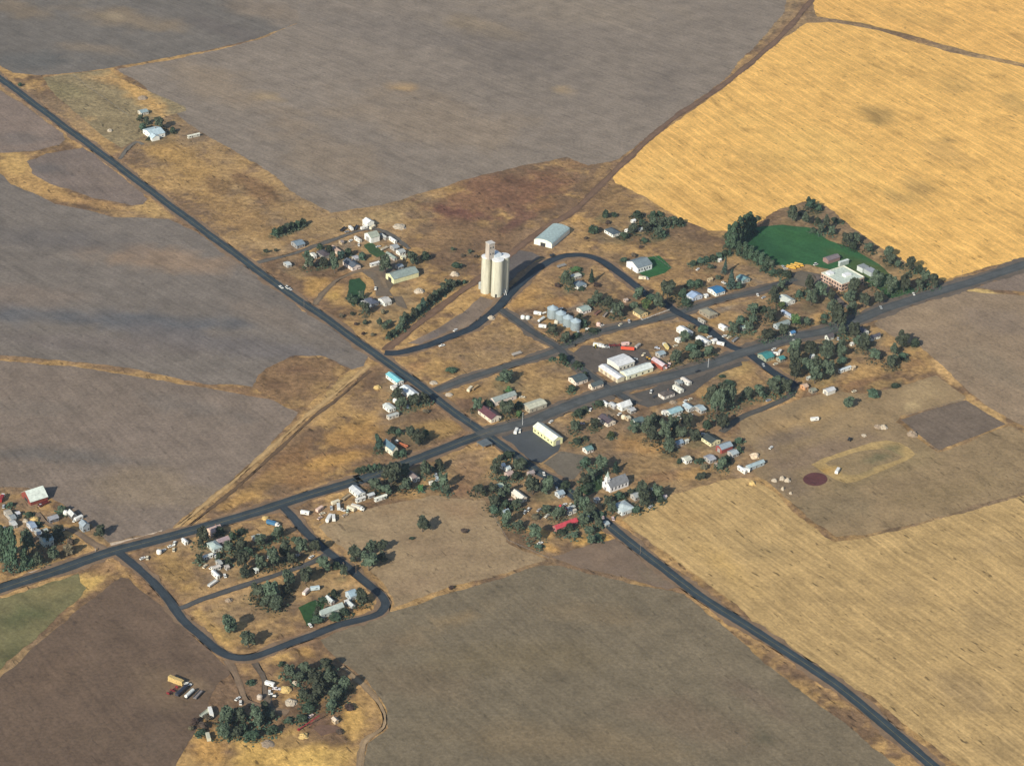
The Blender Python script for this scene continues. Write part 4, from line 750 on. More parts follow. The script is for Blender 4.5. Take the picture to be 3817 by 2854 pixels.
# yellow walled hall on the paved corner
r_, lx, ly = bldg('B2', 75, 1118, 228, 104, 'hall', 'long pale yellow walled hall with cream roof on the paved corner', h=5.0, rise=2.2, ax=1, roof=(238, 238, 222), wall=(234, 230, 178), win=False, big=True)
wl = [c for c in r_.children if c.name.startswith('wall')][0]
for k in range(6):
    b = MB(); b.box((-lx / 2, -ly / 2 + ly * (k + .6) / 6.2, 2.4), (.1, 1.5, 1.3)); b.build('window', GLASS, wl)
# flat canopy kiosk on posts
C, rz, lx, ly = frame_from('B1', 1500, 1162, 72, 108)
r_ = thing('canopy', C, rz, 'grey flat roofed canopy on posts beside the crossroads', 'canopy')
b = MB(); b.box((0, 0, 3.3), (lx, ly, .5)); b.build('roof', roofmat((104, 112, 116)), r_)
b = MB(); b.box((lx * .18, ly * .1, 1.4), (lx * .4, ly * .5, 2.9)); b.build('booth', wallmat((120, 92, 84)), r_)
for sx_ in (-1, 1):
    for sy_ in (-1, 1):
        b = MB(); b.box((sx_ * (lx / 2 - .4), sy_ * (ly / 2 - .4), 1.45), (.25, .25, 3.2)); b.build('post', paint((.3, .3, .3), name='steel'), r_)

# white metal workshop: three joined wings
C, rz, lx, ly = frame_from('B2', 792, 412, 212, 78)
r_ = thing('workshop', C, rz, 'white metal workshop of three joined wings on the corner', 'workshop')
wo, ro = add_shell(r_, lx, ly, 4.0, 1.0, 1, 'gable', (246, 250, 240), (214, 204, 176))
for k in range(4):
    b = MB(); b.box((-lx / 2, -ly / 2 + ly * (k + .6) / 4.3, 1.6), (.1, 3.0, 2.6)); b.build('door', paint((.42, .33, .24), .7, .3, name='shop_door'), wo)
inv = lambda p: Matrix.Rotation(-rz, 3, 'Z') @ (p - C)
for (t, u, v, dl, dr, h, rs, rf, wl_) in (('B2', 805, 276, 128, 178, 4.3, 1.0, (240, 246, 238), (226, 226, 216)), ('B2', 895, 378, 78, 298, 3.9, 2.0, (226, 234, 230), (232, 230, 200))):
    C2, rz2, a_, b_ = frame_from(t, u, v, dl, dr)
    q = inv(C2); wo, ro = add_shell(r_, a_, b_, h, rs, 0, 'gable', rf, wl_, off=(q.x, q.y), rz=rz2 - rz)
    for k in range(4):
        b = MB(); b.box((-a_ / 2 + a_ * (k + .6) / 4.3, -b_ / 2, 1.5), (1.6, .1, 1.6)); b.build('window', GLASS, wo)

# ------------------------------------------------------------------ the school: flat white roof, brick walls, annexes
C, rz, lx, ly = frame_from('A4', 165, 1042, 232, 252)
r_ = thing('school', C, rz, 'brick school with flat white roof at the edge of the lawn', 'school')
mt, nt, bs = nodes_of('brick_wall'); tc = N(nt, 'ShaderNodeTexCoord')
bk = N(nt, 'ShaderNodeTexNoise', Scale=.5, Detail=6.0, Roughness=.75); nt.links.new(tc.outputs['Object'], bk.inputs['Vector'])
cr = N(nt, 'ShaderNodeValToRGB'); nt.links.new(bk.outputs['Fac'], cr.inputs[0]); cr.color_ramp.elements[0].position = .35; cr.color_ramp.elements[1].position = .65
cr.color_ramp.elements[0].color = (.34, .17, .11, 1); cr.color_ramp.elements[1].color = (.62, .50, .40, 1); nt.links.new(cr.outputs[0], bs.inputs['Base Color']); bs.inputs['Roughness'].default_value = .85
BRICK = mt
b = MB(); b.box((0, 0, 3.3), (lx, ly, 7.2)); wo = b.build('wall', BRICK, r_)
b = MB(); b.box((0, 0, 6.85), (lx - .8, ly - .8, .2)); ro = b.build('roof', roofmat((206, 218, 206)), r_)
b = MB()
for (x, y, dx, dy) in ((0, -ly / 2 + .2, lx, .4), (0, ly / 2 - .2, lx, .4), (-lx / 2 + .2, 0, .4, ly - .8), (lx / 2 - .2, 0, .4, ly - .8)): b.box((x, y, 7.25), (dx + .02, dy + .02, .7))
b.build('parapet', paint(alb(226, 222, 208), .8, .15, name='parapet_stone'), wo)
for (x, y, dx, dy, hh, nm) in ((lx * .1, -ly * .08, lx * .26, ly * .18, 1.6, 'roof_house'), (-lx * .30, ly * .30, lx * .2, ly * .2, 1.8, 'roof_house')):
    b = MB(); b.box((x, y, 6.95 + hh / 2), (dx, dy, hh)); b.build(nm, paint((.82, .82, .8), .6, .05, name='white_membrane'), ro)
for fl in (1.9, 5.0):
    for k in range(7):
        b = MB(); b.box((-lx / 2 + lx * (k + .5) / 7, -ly / 2, fl), (lx / 10, .12, 1.5)); b.build('window', GLASS, wo)
    for k in range(8):
        b = MB(); b.box((-lx / 2, -ly / 2 + ly * (k + .5) / 8, fl), (.12, ly / 13, 1.5)); b.build('window', GLASS, wo)
b = MB(); b.box((-lx / 2, 0, 1.5), (.14, 2.4, 3)); b.build('door', DOORC, wo)
inv = lambda p: Matrix.Rotation(-rz, 3, 'Z') @ (p - C)
for (t, u, v, dl, dr, h, rs, rf, wl_, st, ax) in (('A4', 150, 765, 20, 100, 4.2, .3, (226, 234, 230), (180, 190, 186), 'flat', 0), ('A4', 20, 735, 60, 130, 3.6, 1.6, (128, 118, 122), (150, 120, 116), 'gable', 0), ('A4', 400, 835, 60, 70, 4.6, .3, (150, 156, 158), (206, 214, 214), 'flat', 0), ('A4', 500, 880, 80, 70, 4.2, .3, (164, 168, 176), (170, 180, 180), 'flat', 0)):
    C2, rz2, a_, b_ = frame_from(t, u, v, dl, dr); q = inv(C2)
    wo, ro = add_shell(r_, a_, b_, h, rs, ax, st, rf, wl_, off=(q.x, q.y), rz=rz2 - rz)
    wo.name = 'annex_wall'; ro.name = 'annex_roof'

# ------------------------------------------------------------------ the church
C, rz, lx, ly = frame_from('B2', 712, 1636, 92, 204)
r_ = thing('church', C, rz, 'white wooden church with a pointed steeple and grey roof', 'church')
wo, ro = add_shell(r_, lx, ly, 4.6, 3.8, 0, 'gable', (128, 130, 134), (246, 246, 238))
for k in range(5):
    b = MB(); b.box((-lx / 2 + lx * (k + .6) / 5.3, -ly / 2, 2.5), (1.1, .1, 2.2)); b.build('window', GLASS, wo)
tw = MB(); tw.box((-lx / 2 + .6, 0, 4.6), (3.0, 3.0, 9.8)); to = tw.build('tower', wallmat((246, 246, 238)), r_)
b = MB(); b.box((-lx / 2 + .6, 0, 9.65), (3.5, 3.5, .3)); b.build('cornice', wallmat((240, 240, 230)), to)
b = MB()
for sx_ in (-1, 1):
    for sy_ in (-1, 1): b.box((-lx / 2 + .6 + sx_ * 1.05, sy_ * 1.05, 10.8), (.35, .35, 2.1))
b.box((-lx / 2 + .6, 0, 10.7), (1.5, 1.5, 1.9)); b.build('belfry', wallmat((236, 238, 232)), to)
b = MB(); b.tube((-lx / 2 + .6, 0, 11.85), (-lx / 2 + .6, 0, 16.2), 1.75, .05, 4); b.build('spire', roofmat((150, 166, 158)), to)
b = MB(); b.box((-lx / 2 - .95, 0, 1.3), (.1, 1.7, 2.6)); b.build('door', DOORC, to)
b = MB(); b.box((-lx / 2 - .92, 0, 6.2), (.1, .9, 1.6)); b.build('window', GLASS, to)

# ------------------------------------------------------------------ the grain elevator: four concrete silos, headhouse, conveyor
CONC = None
mt, nt, bs = nodes_of('weathered_concrete'); tc = N(nt, 'ShaderNodeTexCoord'); mp = N(nt, 'ShaderNodeMapping'); mp.inputs['Scale'].default_value = (1, 1, .12)
nt.links.new(tc.outputs['Object'], mp.inputs[0]); nz = N(nt, 'ShaderNodeTexNoise', Scale=.45, Detail=7.0, Roughness=.7); nt.links.new(mp.outputs[0], nz.inputs['Vector'])
cr = N(nt, 'ShaderNodeValToRGB'); nt.links.new(nz.outputs['Fac'], cr.inputs[0]); cr.color_ramp.elements[0].position = .3; cr.color_ramp.elements[1].position = .7
cr.color_ramp.elements[0].color = (.38, .365, .28, 1); cr.color_ramp.elements[1].color = (.68, .66, .52, 1); nt.links.new(cr.outputs[0], bs.inputs['Base Color']); bs.inputs['Roughness'].default_value = .9
CONC = mt
CAPW = paint((.82, .82, .8), .6, .12, .5, name='silo_cap')
f0 = P('A2', 520, 1108); sc = mpp(f0); Rr = 130 / 3 * sc / 2; Hs = (1070 - 685) / 3 * sc / math.cos(PITCH)
l0 = P('A2', 402, 1074); 
pts = [f0 + Vector((0, Rr, 0)), l0 + Vector((-.4, Rr, 0))]
ax_ = (pts[1] - pts[0]); perp = Vector((-ax_.y, ax_.x, 0)); perp = perp if perp.y > 0 else -perp
perp = perp.normalized() * (2 * Rr * .97)
right = P('A2', 592, 1058) + Vector((0, Rr, 0))
right = Vector((f0.x + 1.0 * Rr, f0.y + 2.55 * Rr, 0))
pts += [right, right + (pts[1] - pts[0]) * .95]
r_ = thing('grain_elevator', pts[0], 0, 'tall concrete grain elevator of clustered silos with a headhouse', 'grain elevator')
for i, p in enumerate(pts):
    q = p - pts[0]; rr = Rr if i != 1 else Rr * .86
    b = MB(); b.lathe([(rr, -.3), (rr, Hs)], 40, (q.x, q.y)); so_ = b.build('silo', CONC, r_)
    b = MB(); b.lathe([(rr + .25, Hs + .01), (rr + .25, Hs + .5), (rr * .2, Hs + .95)], 40, (q.x, q.y)); b.build('cap', CAPW, so_)
mid = sum((p - pts[0] for p in pts), Vector()) / 4
b = MB(); b.box((mid.x, mid.y, Hs / 2), (Rr * 1.1, Rr * 1.1, Hs)); b.build('core', CONC, r_)
hq = (pts[3] - pts[0]) * .45 + (pts[1] - pts[0]) * .55; Hh = (660 - 492) / 3 * sc / math.cos(PITCH)
hq = P('A2', 446, 668, Hs) - pts[0]; hq.z = 0
b = MB(); b.box((hq.x, hq.y, Hs + Hh / 2), (76 / 3 * sc, 76 / 3 * sc * .9, Hh), BANG); hh = b.build('headhouse', paint((.50, .44, .37), .9, .35, .5, name='old_concrete', streak=True), r_)
b = MB(); b.box((hq.x, hq.y, Hs + Hh + .2), (76 / 3 * sc + .6, 76 / 3 * sc * .9 + .6, .4), BANG); b.build('headhouse_roof', paint((.6, .57, .52), .8, .2, name='headhouse_roof'), hh)
ca, sa = math.cos(BANG), math.sin(BANG)
for z_ in (Hs + Hh * .35, Hs + Hh * .75):
    for k in (-1, 1):
        w_ = 76 / 3 * sc; yy = -w_ * .45 - .02; xx = k * w_ * .22
        b = MB(); b.box((hq.x + xx * ca - yy * sa, hq.y + xx * sa + yy * ca, z_), (1.1, .12, 1.3), BANG); b.build('window', GLASS, hh)
b = MB(); b.box((hq.x + Rr * 1.2, hq.y + Rr * .5, Hs + 2.0), (Rr * 1.5, 3.0, 2.6), BANG); b.build('gallery', paint((.62, .68, .72), .6, .2, name='gallery_sheet'), r_)
q = P('A2', 340, 1015) - pts[0]; b = MB(); b.lathe([(1.7, -.2), (1.7, 5.6), (.2, 6.8)], 18, (q.x, q.y + 1.5)); b.build('hopper_bin', paint(alb(176, 184, 184), .5, .2, name='galvanised'), r_)
for d in (0, 1.6):
    p0 = P('A2', 612, 1082) - pts[0]; b = MB(); b.tube((p0.x + d, p0.y, 0.2), (p0.x - 2.6 + d, p0.y + 5, 7.5), .28, .28, 8); b.build('spout', paint(alb(206, 206, 206), .5, .1, name='spout_steel'), r_)
b = MB(); b.box((pts[0].x * 0 - Rr * .1, -Rr, 1.6), (1.4, .5, 3.2)); b.build('door', DARK, r_)

# ------------------------------------------------------------------ four galvanised grain bins
GALV = paint(alb(160, 176, 184), .45, .25, .6, .25, name='galvanised_sheet')
first = None
for (u, v, k, lab) in ((1146, 1352, 1.2, 'galvanised grain bin at the upper end of the row of four'), (1236, 1400, 1.15, 'second galvanised grain bin down from the upper end of the row'), (1316, 1444, 1.1, 'third galvanised grain bin down the row of four'), (1402, 1484, 1.1, 'galvanised grain bin at the street end of the row of four')):
    p = P('A2', u, v); s_ = mpp(p); R0 = 104 / 3 * s_ / 2 * .98; p = p + Vector((0, R0 * k, 0))
    if first is None:
        r_ = thing('grain_bin', p, 0, lab, 'grain bin', 'galvanised grain bins'); r_.scale = (k, k, k)
        b = MB(); b.lathe([(R0, -.2), (R0, 7.0)], 32); b.build('wall', GALV, r_)
        b = MB(); b.lathe([(R0 + .2, 6.9), (R0 + .2, 7.05), (.5, 9.2)], 32); ro = b.build('roof', paint(alb(176, 194, 204), .5, .2, .6, .2, name='bin_roof'), r_)
        b = MB(); b.lathe([(.45, 9.15), (.45, 9.6), (.05, 9.8)], 12); b.build('cap', GALV, ro)
        b = MB(); b.box((-.2, -R0, 1.2), (.9, .3, 1.7)); b.build('hatch', paint((.3, .32, .33), name='hatch_steel'), r_)
        first = r_
    else:
        c = first.copy(); COL.objects.link(c); c.location = p; c['label'] = lab; LABELS[lab] = 1
        c.scale = (k, k, k)
        for ch in first.children:
            d = ch.copy(); COL.objects.link(d); d.parent = c
            for g in ch.children:
                e = g.copy(); COL.objects.link(e); e.parent = d
# ------------------------------------------------------------------ trees
def leaf_mat(name, c, var=.35):
    mt, nt, b = nodes_of(name); L = nt.links
    tc = N(nt, 'ShaderNodeTexCoord'); inf = N(nt, 'ShaderNodeObjectInfo')
    nz = N(nt, 'ShaderNodeTexNoise', Scale=4.5, Detail=3.0); L.new(tc.outputs['Object'], nz.inputs['Vector'])
    mr = N(nt, 'ShaderNodeMapRange'); mr.inputs[1].default_value = .3; mr.inputs[2].default_value = .7; mr.inputs[3].default_value = 1 - var; mr.inputs[4].default_value = 1 + var
    L.new(nz.outputs['Fac'], mr.inputs[0])
    m2 = N(nt, 'ShaderNodeMapRange'); m2.inputs[3].default_value = .6; m2.inputs[4].default_value = 1.55; L.new(inf.outputs['Random'], m2.inputs[0])
    mu = N(nt, 'ShaderNodeMath', operation='MULTIPLY'); L.new(mr.outputs[0], mu.inputs[0]); L.new(m2.outputs[0], mu.inputs[1])
    hs = N(nt, 'ShaderNodeHueSaturation'); hs.inputs['Color'].default_value = (*c, 1)
    m3 = N(nt, 'ShaderNodeMapRange'); m3.inputs[3].default_value = .44; m3.inputs[4].default_value = .535; L.new(inf.outputs['Random'], m3.inputs[0]); L.new(m3.outputs[0], hs.inputs['Hue'])
    L.new(mu.outputs[0], hs.inputs['Value']); L.new(hs.outputs[0], b.inputs['Base Color'])
    b.inputs['Roughness'].default_value = .8; b.inputs['Specular IOR Level'].default_value = .1
    return mt
LEAF = {'b': leaf_mat('dark_leaves', (.036, .062, .044)), 'o': leaf_mat('grey_green_leaves', (.066, .086, .056)), 'p': leaf_mat('poplar_leaves', (.052, .082, .050)),
        'c': leaf_mat('conifer_needles', (.034, .056, .042)), 's': leaf_mat('shrub_leaves', (.045, .072, .044)), 'd': leaf_mat('dry_leaves', (.11, .09, .06)), 'g': leaf_mat('bright_leaves', (.07, .12, .045))}
BARK = paint((.10, .08, .06), .9, .3, 2, name='bark')
def crown_mesh(kind, seed):
    r = np.random.default_rng(seed); pts = []; nrm = []
    def lobe(c, rad, n):
        d = r.normal(size=(n, 3)); d /= np.linalg.norm(d, axis=1)[:, None]
        d[:, 2] = np.where(d[:, 2] < -.55, -d[:, 2], d[:, 2])
        k = r.uniform(.55, 1.0, n)[:, None] + (r.random(n) < .14)[:, None] * r.uniform(.1, .4, n)[:, None]
        pts.append(np.array(c) + d * np.array(rad) * k); nrm.append(d)
    if kind in ('b', 'o', 'g'):
        lobe((0, 0, .52), (.32, .32, .36), 260)
        for i in range(12):
            a = i * 2.4 + r.uniform(0, .6); q = r.uniform(.16, .36); z = r.uniform(.22, .84); s = r.uniform(.11, .21)
            lobe((math.cos(a) * q, math.sin(a) * q, z), (s, s, s * .95), 80)
        sz = .07
    elif kind == 'p':
        for i in range(8):
            z = .10 + .8 * i / 7; w_ = .5 * math.sin(math.pi * min(.95, .18 + .72 * (i + .5) / 8)) ** .6
            lobe((r.uniform(-.12, .12), r.uniform(-.12, .12), z), (w_ * .9, w_ * .9, .13), 85)
        sz = .10
    elif kind == 'c':
        for i in range(9):
            z = .06 + .9 * i / 8; w_ = .5 * (1 - .93 * i / 8)
            lobe((r.uniform(-.03, .03), r.uniform(-.03, .03), z), (w_, w_, .07), 70)
        sz = .085
    else:
        for i in range(6):
            a = i * 1.1 + r.uniform(0, 1); q = r.uniform(0, .26); s = r.uniform(.2, .3)
            lobe((math.cos(a) * q, math.sin(a) * q, r.uniform(.3, .55)), (s, s, .42), 70)
        sz = .13
    p = np.concatenate(pts); nm = np.concatenate(nrm); p[:, 2] = np.clip(p[:, 2], .02, 1.02)
    n = len(p)
    nm = nm + r.normal(size=(n, 3)) * .55; nm /= np.linalg.norm(nm, axis=1)[:, None]
    t1 = np.cross(nm, r.normal(size=(n, 3))); t1 /= np.linalg.norm(t1, axis=1)[:, None]; t2 = np.cross(nm, t1)
    s = (sz * r.uniform(.6, 1.25, n))[:, None]
    asp = np.array([1, 1, .8 if kind not in 'pc' else .4])
    q = np.stack([p + (-t1 - t2 * .6) * s * asp, p + (t1 * .9 - t2 * .7) * s * asp, p + (t1 * .6 + t2) * s * asp, p + (-t1 * .8 + t2 * .8) * s * asp], 1).reshape(-1, 3)
    me = bpy.data.meshes.new('crown'); f = np.arange(4 * n).reshape(n, 4)
    me.from_pydata(q.tolist(), [], f.tolist()); me.materials.append(LEAF[kind]); me.update()
    return me
def trunk_mesh(kind, seed):
    r = random.Random(seed); b = MB()
    b.tube((0, 0, -.05), (0, 0, .3), .045, .03, 7); b.tube((0, 0, .3), (r.uniform(-.04, .04), r.uniform(-.04, .04), .75), .03, .012, 6)
    if kind in 'bog':
        for i in range(4):
            a = i * 1.6 + r.random(); b.tube((0, 0, .25 + .07 * i), (.28 * math.cos(a), .28 * math.sin(a), .5 + .07 * i), .018, .006, 5)
    return b.mesh('trunk', BARK)
CM = {k: [crown_mesh(k, 100 + 13 * i + ord(k)) for i in range(4)] for k in 'bopcsdg'}
TM = {k: [trunk_mesh(k, 5 + i) for i in range(2)] for k in 'bopcg'}
KW = {'b': ('broadleaf_tree', 'dark tree', 'tree'), 'o': ('broadleaf_tree', 'grey-green tree', 'tree'), 'p': ('poplar_tree', 'columnar poplar', 'tree'),
      'c': ('conifer_tree', 'conical evergreen', 'tree'), 's': ('shrub', 'dark shrub', 'shrub'), 'd': ('dry_shrub', 'dry shrub', 'shrub'), 'g': ('broadleaf_tree', 'bright tree', 'tree')}
ORD = ['', 'second', 'third', 'fourth', 'fifth', 'sixth', 'seventh', 'eighth', 'ninth', 'tenth', 'eleventh', 'twelfth', 'thirteenth', 'fourteenth', 'fifteenth', 'sixteenth']
TREES = [
 ('A1', 'in the dense hedge above the gravel lane', [(252, 430, 80, 90), (312, 415, 90, 100), (378, 392, 90, 100), (442, 365, 90, 95), (505, 338, 80, 90), (565, 315, 80, 85), (600, 290, 50, 50)]),
 ('A1', 'around the brown roofed house', [(580, 740, 90, 110), (640, 790, 120, 130), (720, 790, 110, 110), (800, 770, 110, 100), (860, 620, 70, 90), (610, 640, 60, 60, 's'), (760, 570, 60, 60)]),
 ('A1', 'left of the slate roofed white house', [(920, 850, 110, 190), (900, 720, 90, 110), (985, 700, 100, 110)]),
 ('A1', 'behind the slate roofed white house', [(1075, 650, 80, 80), (1130, 640, 70, 70), (1225, 690, 80, 70), (1260, 660, 60, 50, 's'), (1250, 720, 60, 60)]),
 ('A1', 'beside the sage roofed barn gable', [(1410, 880, 110, 140), (1490, 850, 130, 160), (1545, 790, 90, 100)]),
 ('A1', 'behind the sage roofed barn', [(1720, 760, 100, 110), (1790, 750, 120, 130), (1860, 740, 110, 120), (1930, 700, 90, 90), (1760, 660, 80, 80), (1985, 680, 60, 60)]),
 ('A1', 'around the slate hip roofed house', [(1090, 1140, 80, 80), (1150, 1190, 90, 90), (1270, 1310, 110, 140), (1220, 1130, 80, 100), (1230, 1210, 60, 60)]),
 ('A1', 'along the old rail grade', [(1530, 1570, 70, 80), (1580, 1545, 80, 80), (1640, 1500, 90, 100), (1680, 1450, 100, 120), (1720, 1400, 100, 120), (1765, 1380, 90, 100), (1810, 1340, 90, 110), (1860, 1310, 90, 110), (1905, 1260, 100, 120), (1950, 1230, 90, 110), (1990, 1190, 90, 110), (2040, 1150, 90, 110), (2090, 1110, 90, 100), (2140, 1060, 90, 110), (2190, 1020, 90, 110)]),
 ('A1', 'on the dry slope below the hip roofed house', [(1420, 1440, 80, 90, 'o'), (1480, 1480, 90, 90, 'o'), (1530, 1420, 70, 60, 'o'), (1000, 1340, 60, 50, 'd'), (1465, 1300, 70, 60, 'd'), (1260, 1420, 70, 60, 'o'), (1120, 1310, 60, 40, 'o'), (1240, 1530, 50, 40, 'd'), (1350, 1540, 60, 40, 'd'), (1160, 1420, 50, 40, 'd')]),
 ('A1', 'by the highway above the gravel lane mouth', [(150, 620, 60, 50, 'o'), (260, 600, 50, 40, 'o')]),
 ('A1', 'below the upper left farmhouse', [(-1180, -830, 60, 70, 'o'), (-1220, -750, 80, 90), (-1040, -760, 120, 130), (-960, -740, 110, 120), (-890, -730, 60, 60), (-1250, -870, 60, 60, 'o'), (-1150, -650, 50, 40, 's')]),
 ('A1', 'on the verge of the upper highway', [(-2600, -1250, 50, 40, 's')]),
 ('A2', 'left of the elevator on the brown pasture', [(70, 795, 120, 80, 's'), (30, 590, 60, 40, 'o'), (225, 615, 60, 40, 'o'), (140, 660, 60, 40, 'd'), (290, 670, 50, 40, 'd')]),
 ('A2', 'at the upper end of the rail grade hedge', [(30, 1010, 90, 100), (95, 975, 80, 70), (160, 960, 70, 50, 's')]),
 ('A2', 'around the house inside the curved street', [(1215, 900, 100, 110, 'o'), (1290, 940, 110, 120, 'o'), (1350, 1020, 90, 120, 'o'), (1580, 950, 80, 140, 'c'), (1410, 830, 120, 60, 'g'), (1205, 1000, 70, 50, 'd'), (1475, 1025, 60, 40, 's'), (1650, 990, 90, 40, 'd')]),
 ('A2', 'above the dark hip roofed white house', [(1740, 225, 90, 90), (1840, 205, 70, 50), (1765, 285, 60, 40, 'd'), (1600, 400, 110, 90), (1665, 400, 100, 90), (1545, 395, 60, 60, 'o'), (1520, 455, 50, 30, 'd')]),
 ('A2', 'at the wheat field edge', [(2030, 205, 80, 70), (2100, 230, 100, 80), (2170, 230, 90, 80), (2040, 400, 110, 100), (2120, 410, 110, 100), (2190, 380, 100, 100), (1950, 450, 90, 70), (2170, 490, 70, 50, 's'), (2150, 300, 80, 60)]),
 ('A2', 'beside the white hall', [(1940, 720, 80, 60), (2060, 660, 80, 50, 'd'), (2130, 560, 50, 40, 'd')]),
 ('A2', 'among the scrap behind the grain bins', [(1650, 1180, 110, 110, 'o'), (1720, 1150, 100, 100, 'o'), (1760, 1230, 110, 100), (1840, 1240, 90, 90), (1870, 1330, 120, 130), (1940, 1380, 120, 130), (1570, 1190, 70, 60, 'o')]),
 ('A2', 'between the scrap and the tan walled house', [(2040, 1160, 100, 110), (2110, 1140, 110, 120), (2180, 1170, 100, 110), (2050, 1260, 100, 90, 'o'), (2190, 1280, 90, 120, 'g'), (2130, 1230, 80, 80, 'o')]),
 ('A2', 'at the street corner below the grain bins', [(1440, 1400, 90, 100), (1500, 1430, 70, 70), (1140, 1530, 100, 110), (1230, 1570, 110, 100), (1290, 1620, 110, 110), (1370, 1580, 100, 90), (1410, 1560, 80, 60), (1600, 1500, 100, 50), (1660, 1500, 60, 40)]),
 ('A3', 'at the wheat corner behind the hedge', [(60, 220, 90, 80), (130, 200, 80, 60), (60, 330, 110, 110), (140, 330, 110, 110), (220, 320, 110, 110), (300, 310, 110, 110), (370, 300, 80, 80), (110, 440, 110, 110), (170, 430, 90, 80)]),
 ('A3', 'in the tall windbreak left of the school lawn', [(900, 560, 80, 240, 'p'), (950, 590, 90, 300, 'p'), (1000, 560, 90, 320, 'p'), (1050, 520, 90, 300, 'p'), (1095, 470, 90, 270, 'p'), (1140, 420, 90, 240, 'p'), (1185, 390, 70, 160, 'p'), (1020, 640, 70, 150, 'p'), (880, 440, 50, 60, 's')]),
 ('A3', 'between the school lawn and the dry lot', [(1090, 660, 80, 160, 'p'), (1150, 690, 80, 150, 'p'), (1210, 730, 80, 140, 'p'), (1270, 760, 80, 140, 'p'), (1330, 770, 80, 120, 'p'), (1380, 780, 80, 90, 'o'), (1300, 820, 70, 60, 's'), (1400, 860, 110, 60, 's')]),
 ('A3', 'at the far side of the school lawn', [(1560, 230, 90, 120), (1620, 260, 100, 140), (1690, 290, 100, 130), (1760, 300, 90, 100), (1580, 180, 60, 60)]),
 ('A3', 'standing free in the wheat edge above the lawn', [(1815, 160, 130, 150), (1905, 150, 80, 90), (1230, 240, 60, 50, 'o'), (1700, 190, 60, 40, 'o')]),
 ('A3', 'at the upper right corner of the school lawn', [(1900, 300, 80, 90), (1850, 390, 80, 60), (1930, 410, 90, 130), (1990, 380, 90, 170), (2060, 420, 90, 110, 'o'), (2090, 260, 80, 50), (2160, 280, 60, 40, 'o')]),
 ('A3', 'in the hedge behind the blue roofed houses', [(510, 760, 90, 70), (590, 740, 100, 80), (660, 720, 90, 70), (730, 700, 90, 70), (800, 680, 90, 70), (860, 650, 90, 70), (910, 640, 70, 60)]),
 ('A3', 'beside the bright blue roofed house', [(930, 1030, 130, 220, 'c'), (860, 860, 80, 170, 'c'), (1020, 1020, 90, 90), (790, 920, 80, 60, 'o'), (700, 800, 90, 60, 'o')]),
 ('A3', 'around the pale blue roofed house', [(130, 1080, 110, 130), (220, 1130, 140, 170, 'o'), (330, 1130, 130, 140, 'o'), (390, 1110, 90, 90), (480, 990, 90, 70), (560, 990, 100, 70), (610, 1000, 80, 60), (430, 1200, 120, 70, 's')]),
 ('A3', 'left of the curved street corner', [(30, 1290, 130, 140), (110, 1270, 130, 150), (170, 1250, 100, 110, 'o'), (40, 1160, 100, 80)]),
 ('A3', 'in the thicket south of the school drive', [(1560, 900, 110, 90), (1630, 890, 100, 80), (1500, 1030, 90, 110), (1480, 850, 90, 60, 's'), (1410, 1090, 90, 100), (1720, 1050, 120, 150), (1800, 1060, 120, 160), (1690, 1120, 90, 90), (1420, 1180, 110, 110), (1500, 1230, 90, 70, 'g')]),
 ('A3', 'between the school drive and the white roofed house', [(1870, 1080, 120, 160), (1930, 1150, 120, 170), (1830, 1210, 130, 160), (1910, 1240, 110, 150), (2000, 1110, 110, 160), (2050, 1160, 90, 110)]),
 ('A3', 'in the clump above the grey blue roofed house', [(1110, 1280, 100, 90), (1170, 1310, 110, 110), (1240, 1340, 110, 110), (1310, 1380, 120, 120), (1380, 1400, 120, 140), (1440, 1350, 100, 110), (1290, 1270, 90, 60), (1180, 1400, 90, 90, 'o')]),
 ('A3', 'beside the corner street trailers', [(900, 1480, 90, 110, 'o'), (960, 1530, 110, 120), (1130, 1500, 100, 110, 'o'), (1040, 1400, 90, 70), (1260, 1590, 110, 110), (1340, 1600, 120, 110), (1420, 1580, 120, 110), (1510, 1550, 110, 120), (1560, 1500, 90, 80)]),
 ('A3', 'on the golden verge of the crossing road', [(1650, 1440, 110, 120, 'g'), (1720, 1470, 110, 110, 'o'), (1780, 1420, 90, 80, 'o'), (1975, 1350, 70, 50, 's'), (1970, 1400, 60, 40, 's')]),
 ('A3', 'around the bright white roofed houses', [(420, 1610, 120, 100), (500, 1600, 110, 90), (620, 1510, 120, 90), (700, 1530, 110, 90), (570, 1670, 100, 80), (490, 1460, 70, 50, 'd')]),
 ('A4', 'along the wheat side of the school lawn', [(230, 530, 110, 120), (330, 510, 100, 110), (300, 580, 80, 90), (370, 470, 70, 60), (470, 610, 100, 100), (540, 610, 100, 100), (690, 680, 110, 120), (770, 670, 100, 90), (720, 740, 100, 100), (800, 760, 70, 60, 'o')]),
 ('A4', 'at the road end of the school lawn', [(870, 800, 90, 120, 'g'), (930, 830, 100, 140), (990, 840, 90, 130), (1040, 840, 80, 80), (1100, 960, 80, 120), (1150, 1010, 90, 140, 'o'), (1200, 1010, 100, 140), (1250, 980, 70, 90), (1040, 1030, 90, 110)]),
 ('A4', 'in the front row between school and road', [(300, 1100, 130, 160), (380, 1060, 130, 160), (470, 1010, 130, 150), (560, 1020, 130, 160), (640, 1050, 120, 160), (720, 1080, 120, 160), (800, 1090, 120, 170), (870, 1060, 120, 180, 'o'), (930, 1060, 100, 170)]),
 ('A4', 'in the roadside row below the school', [(250, 1180, 120, 120), (350, 1200, 120, 120), (430, 1230, 120, 130), (510, 1230, 110, 120), (590, 1190, 110, 120), (670, 1160, 100, 110)]),
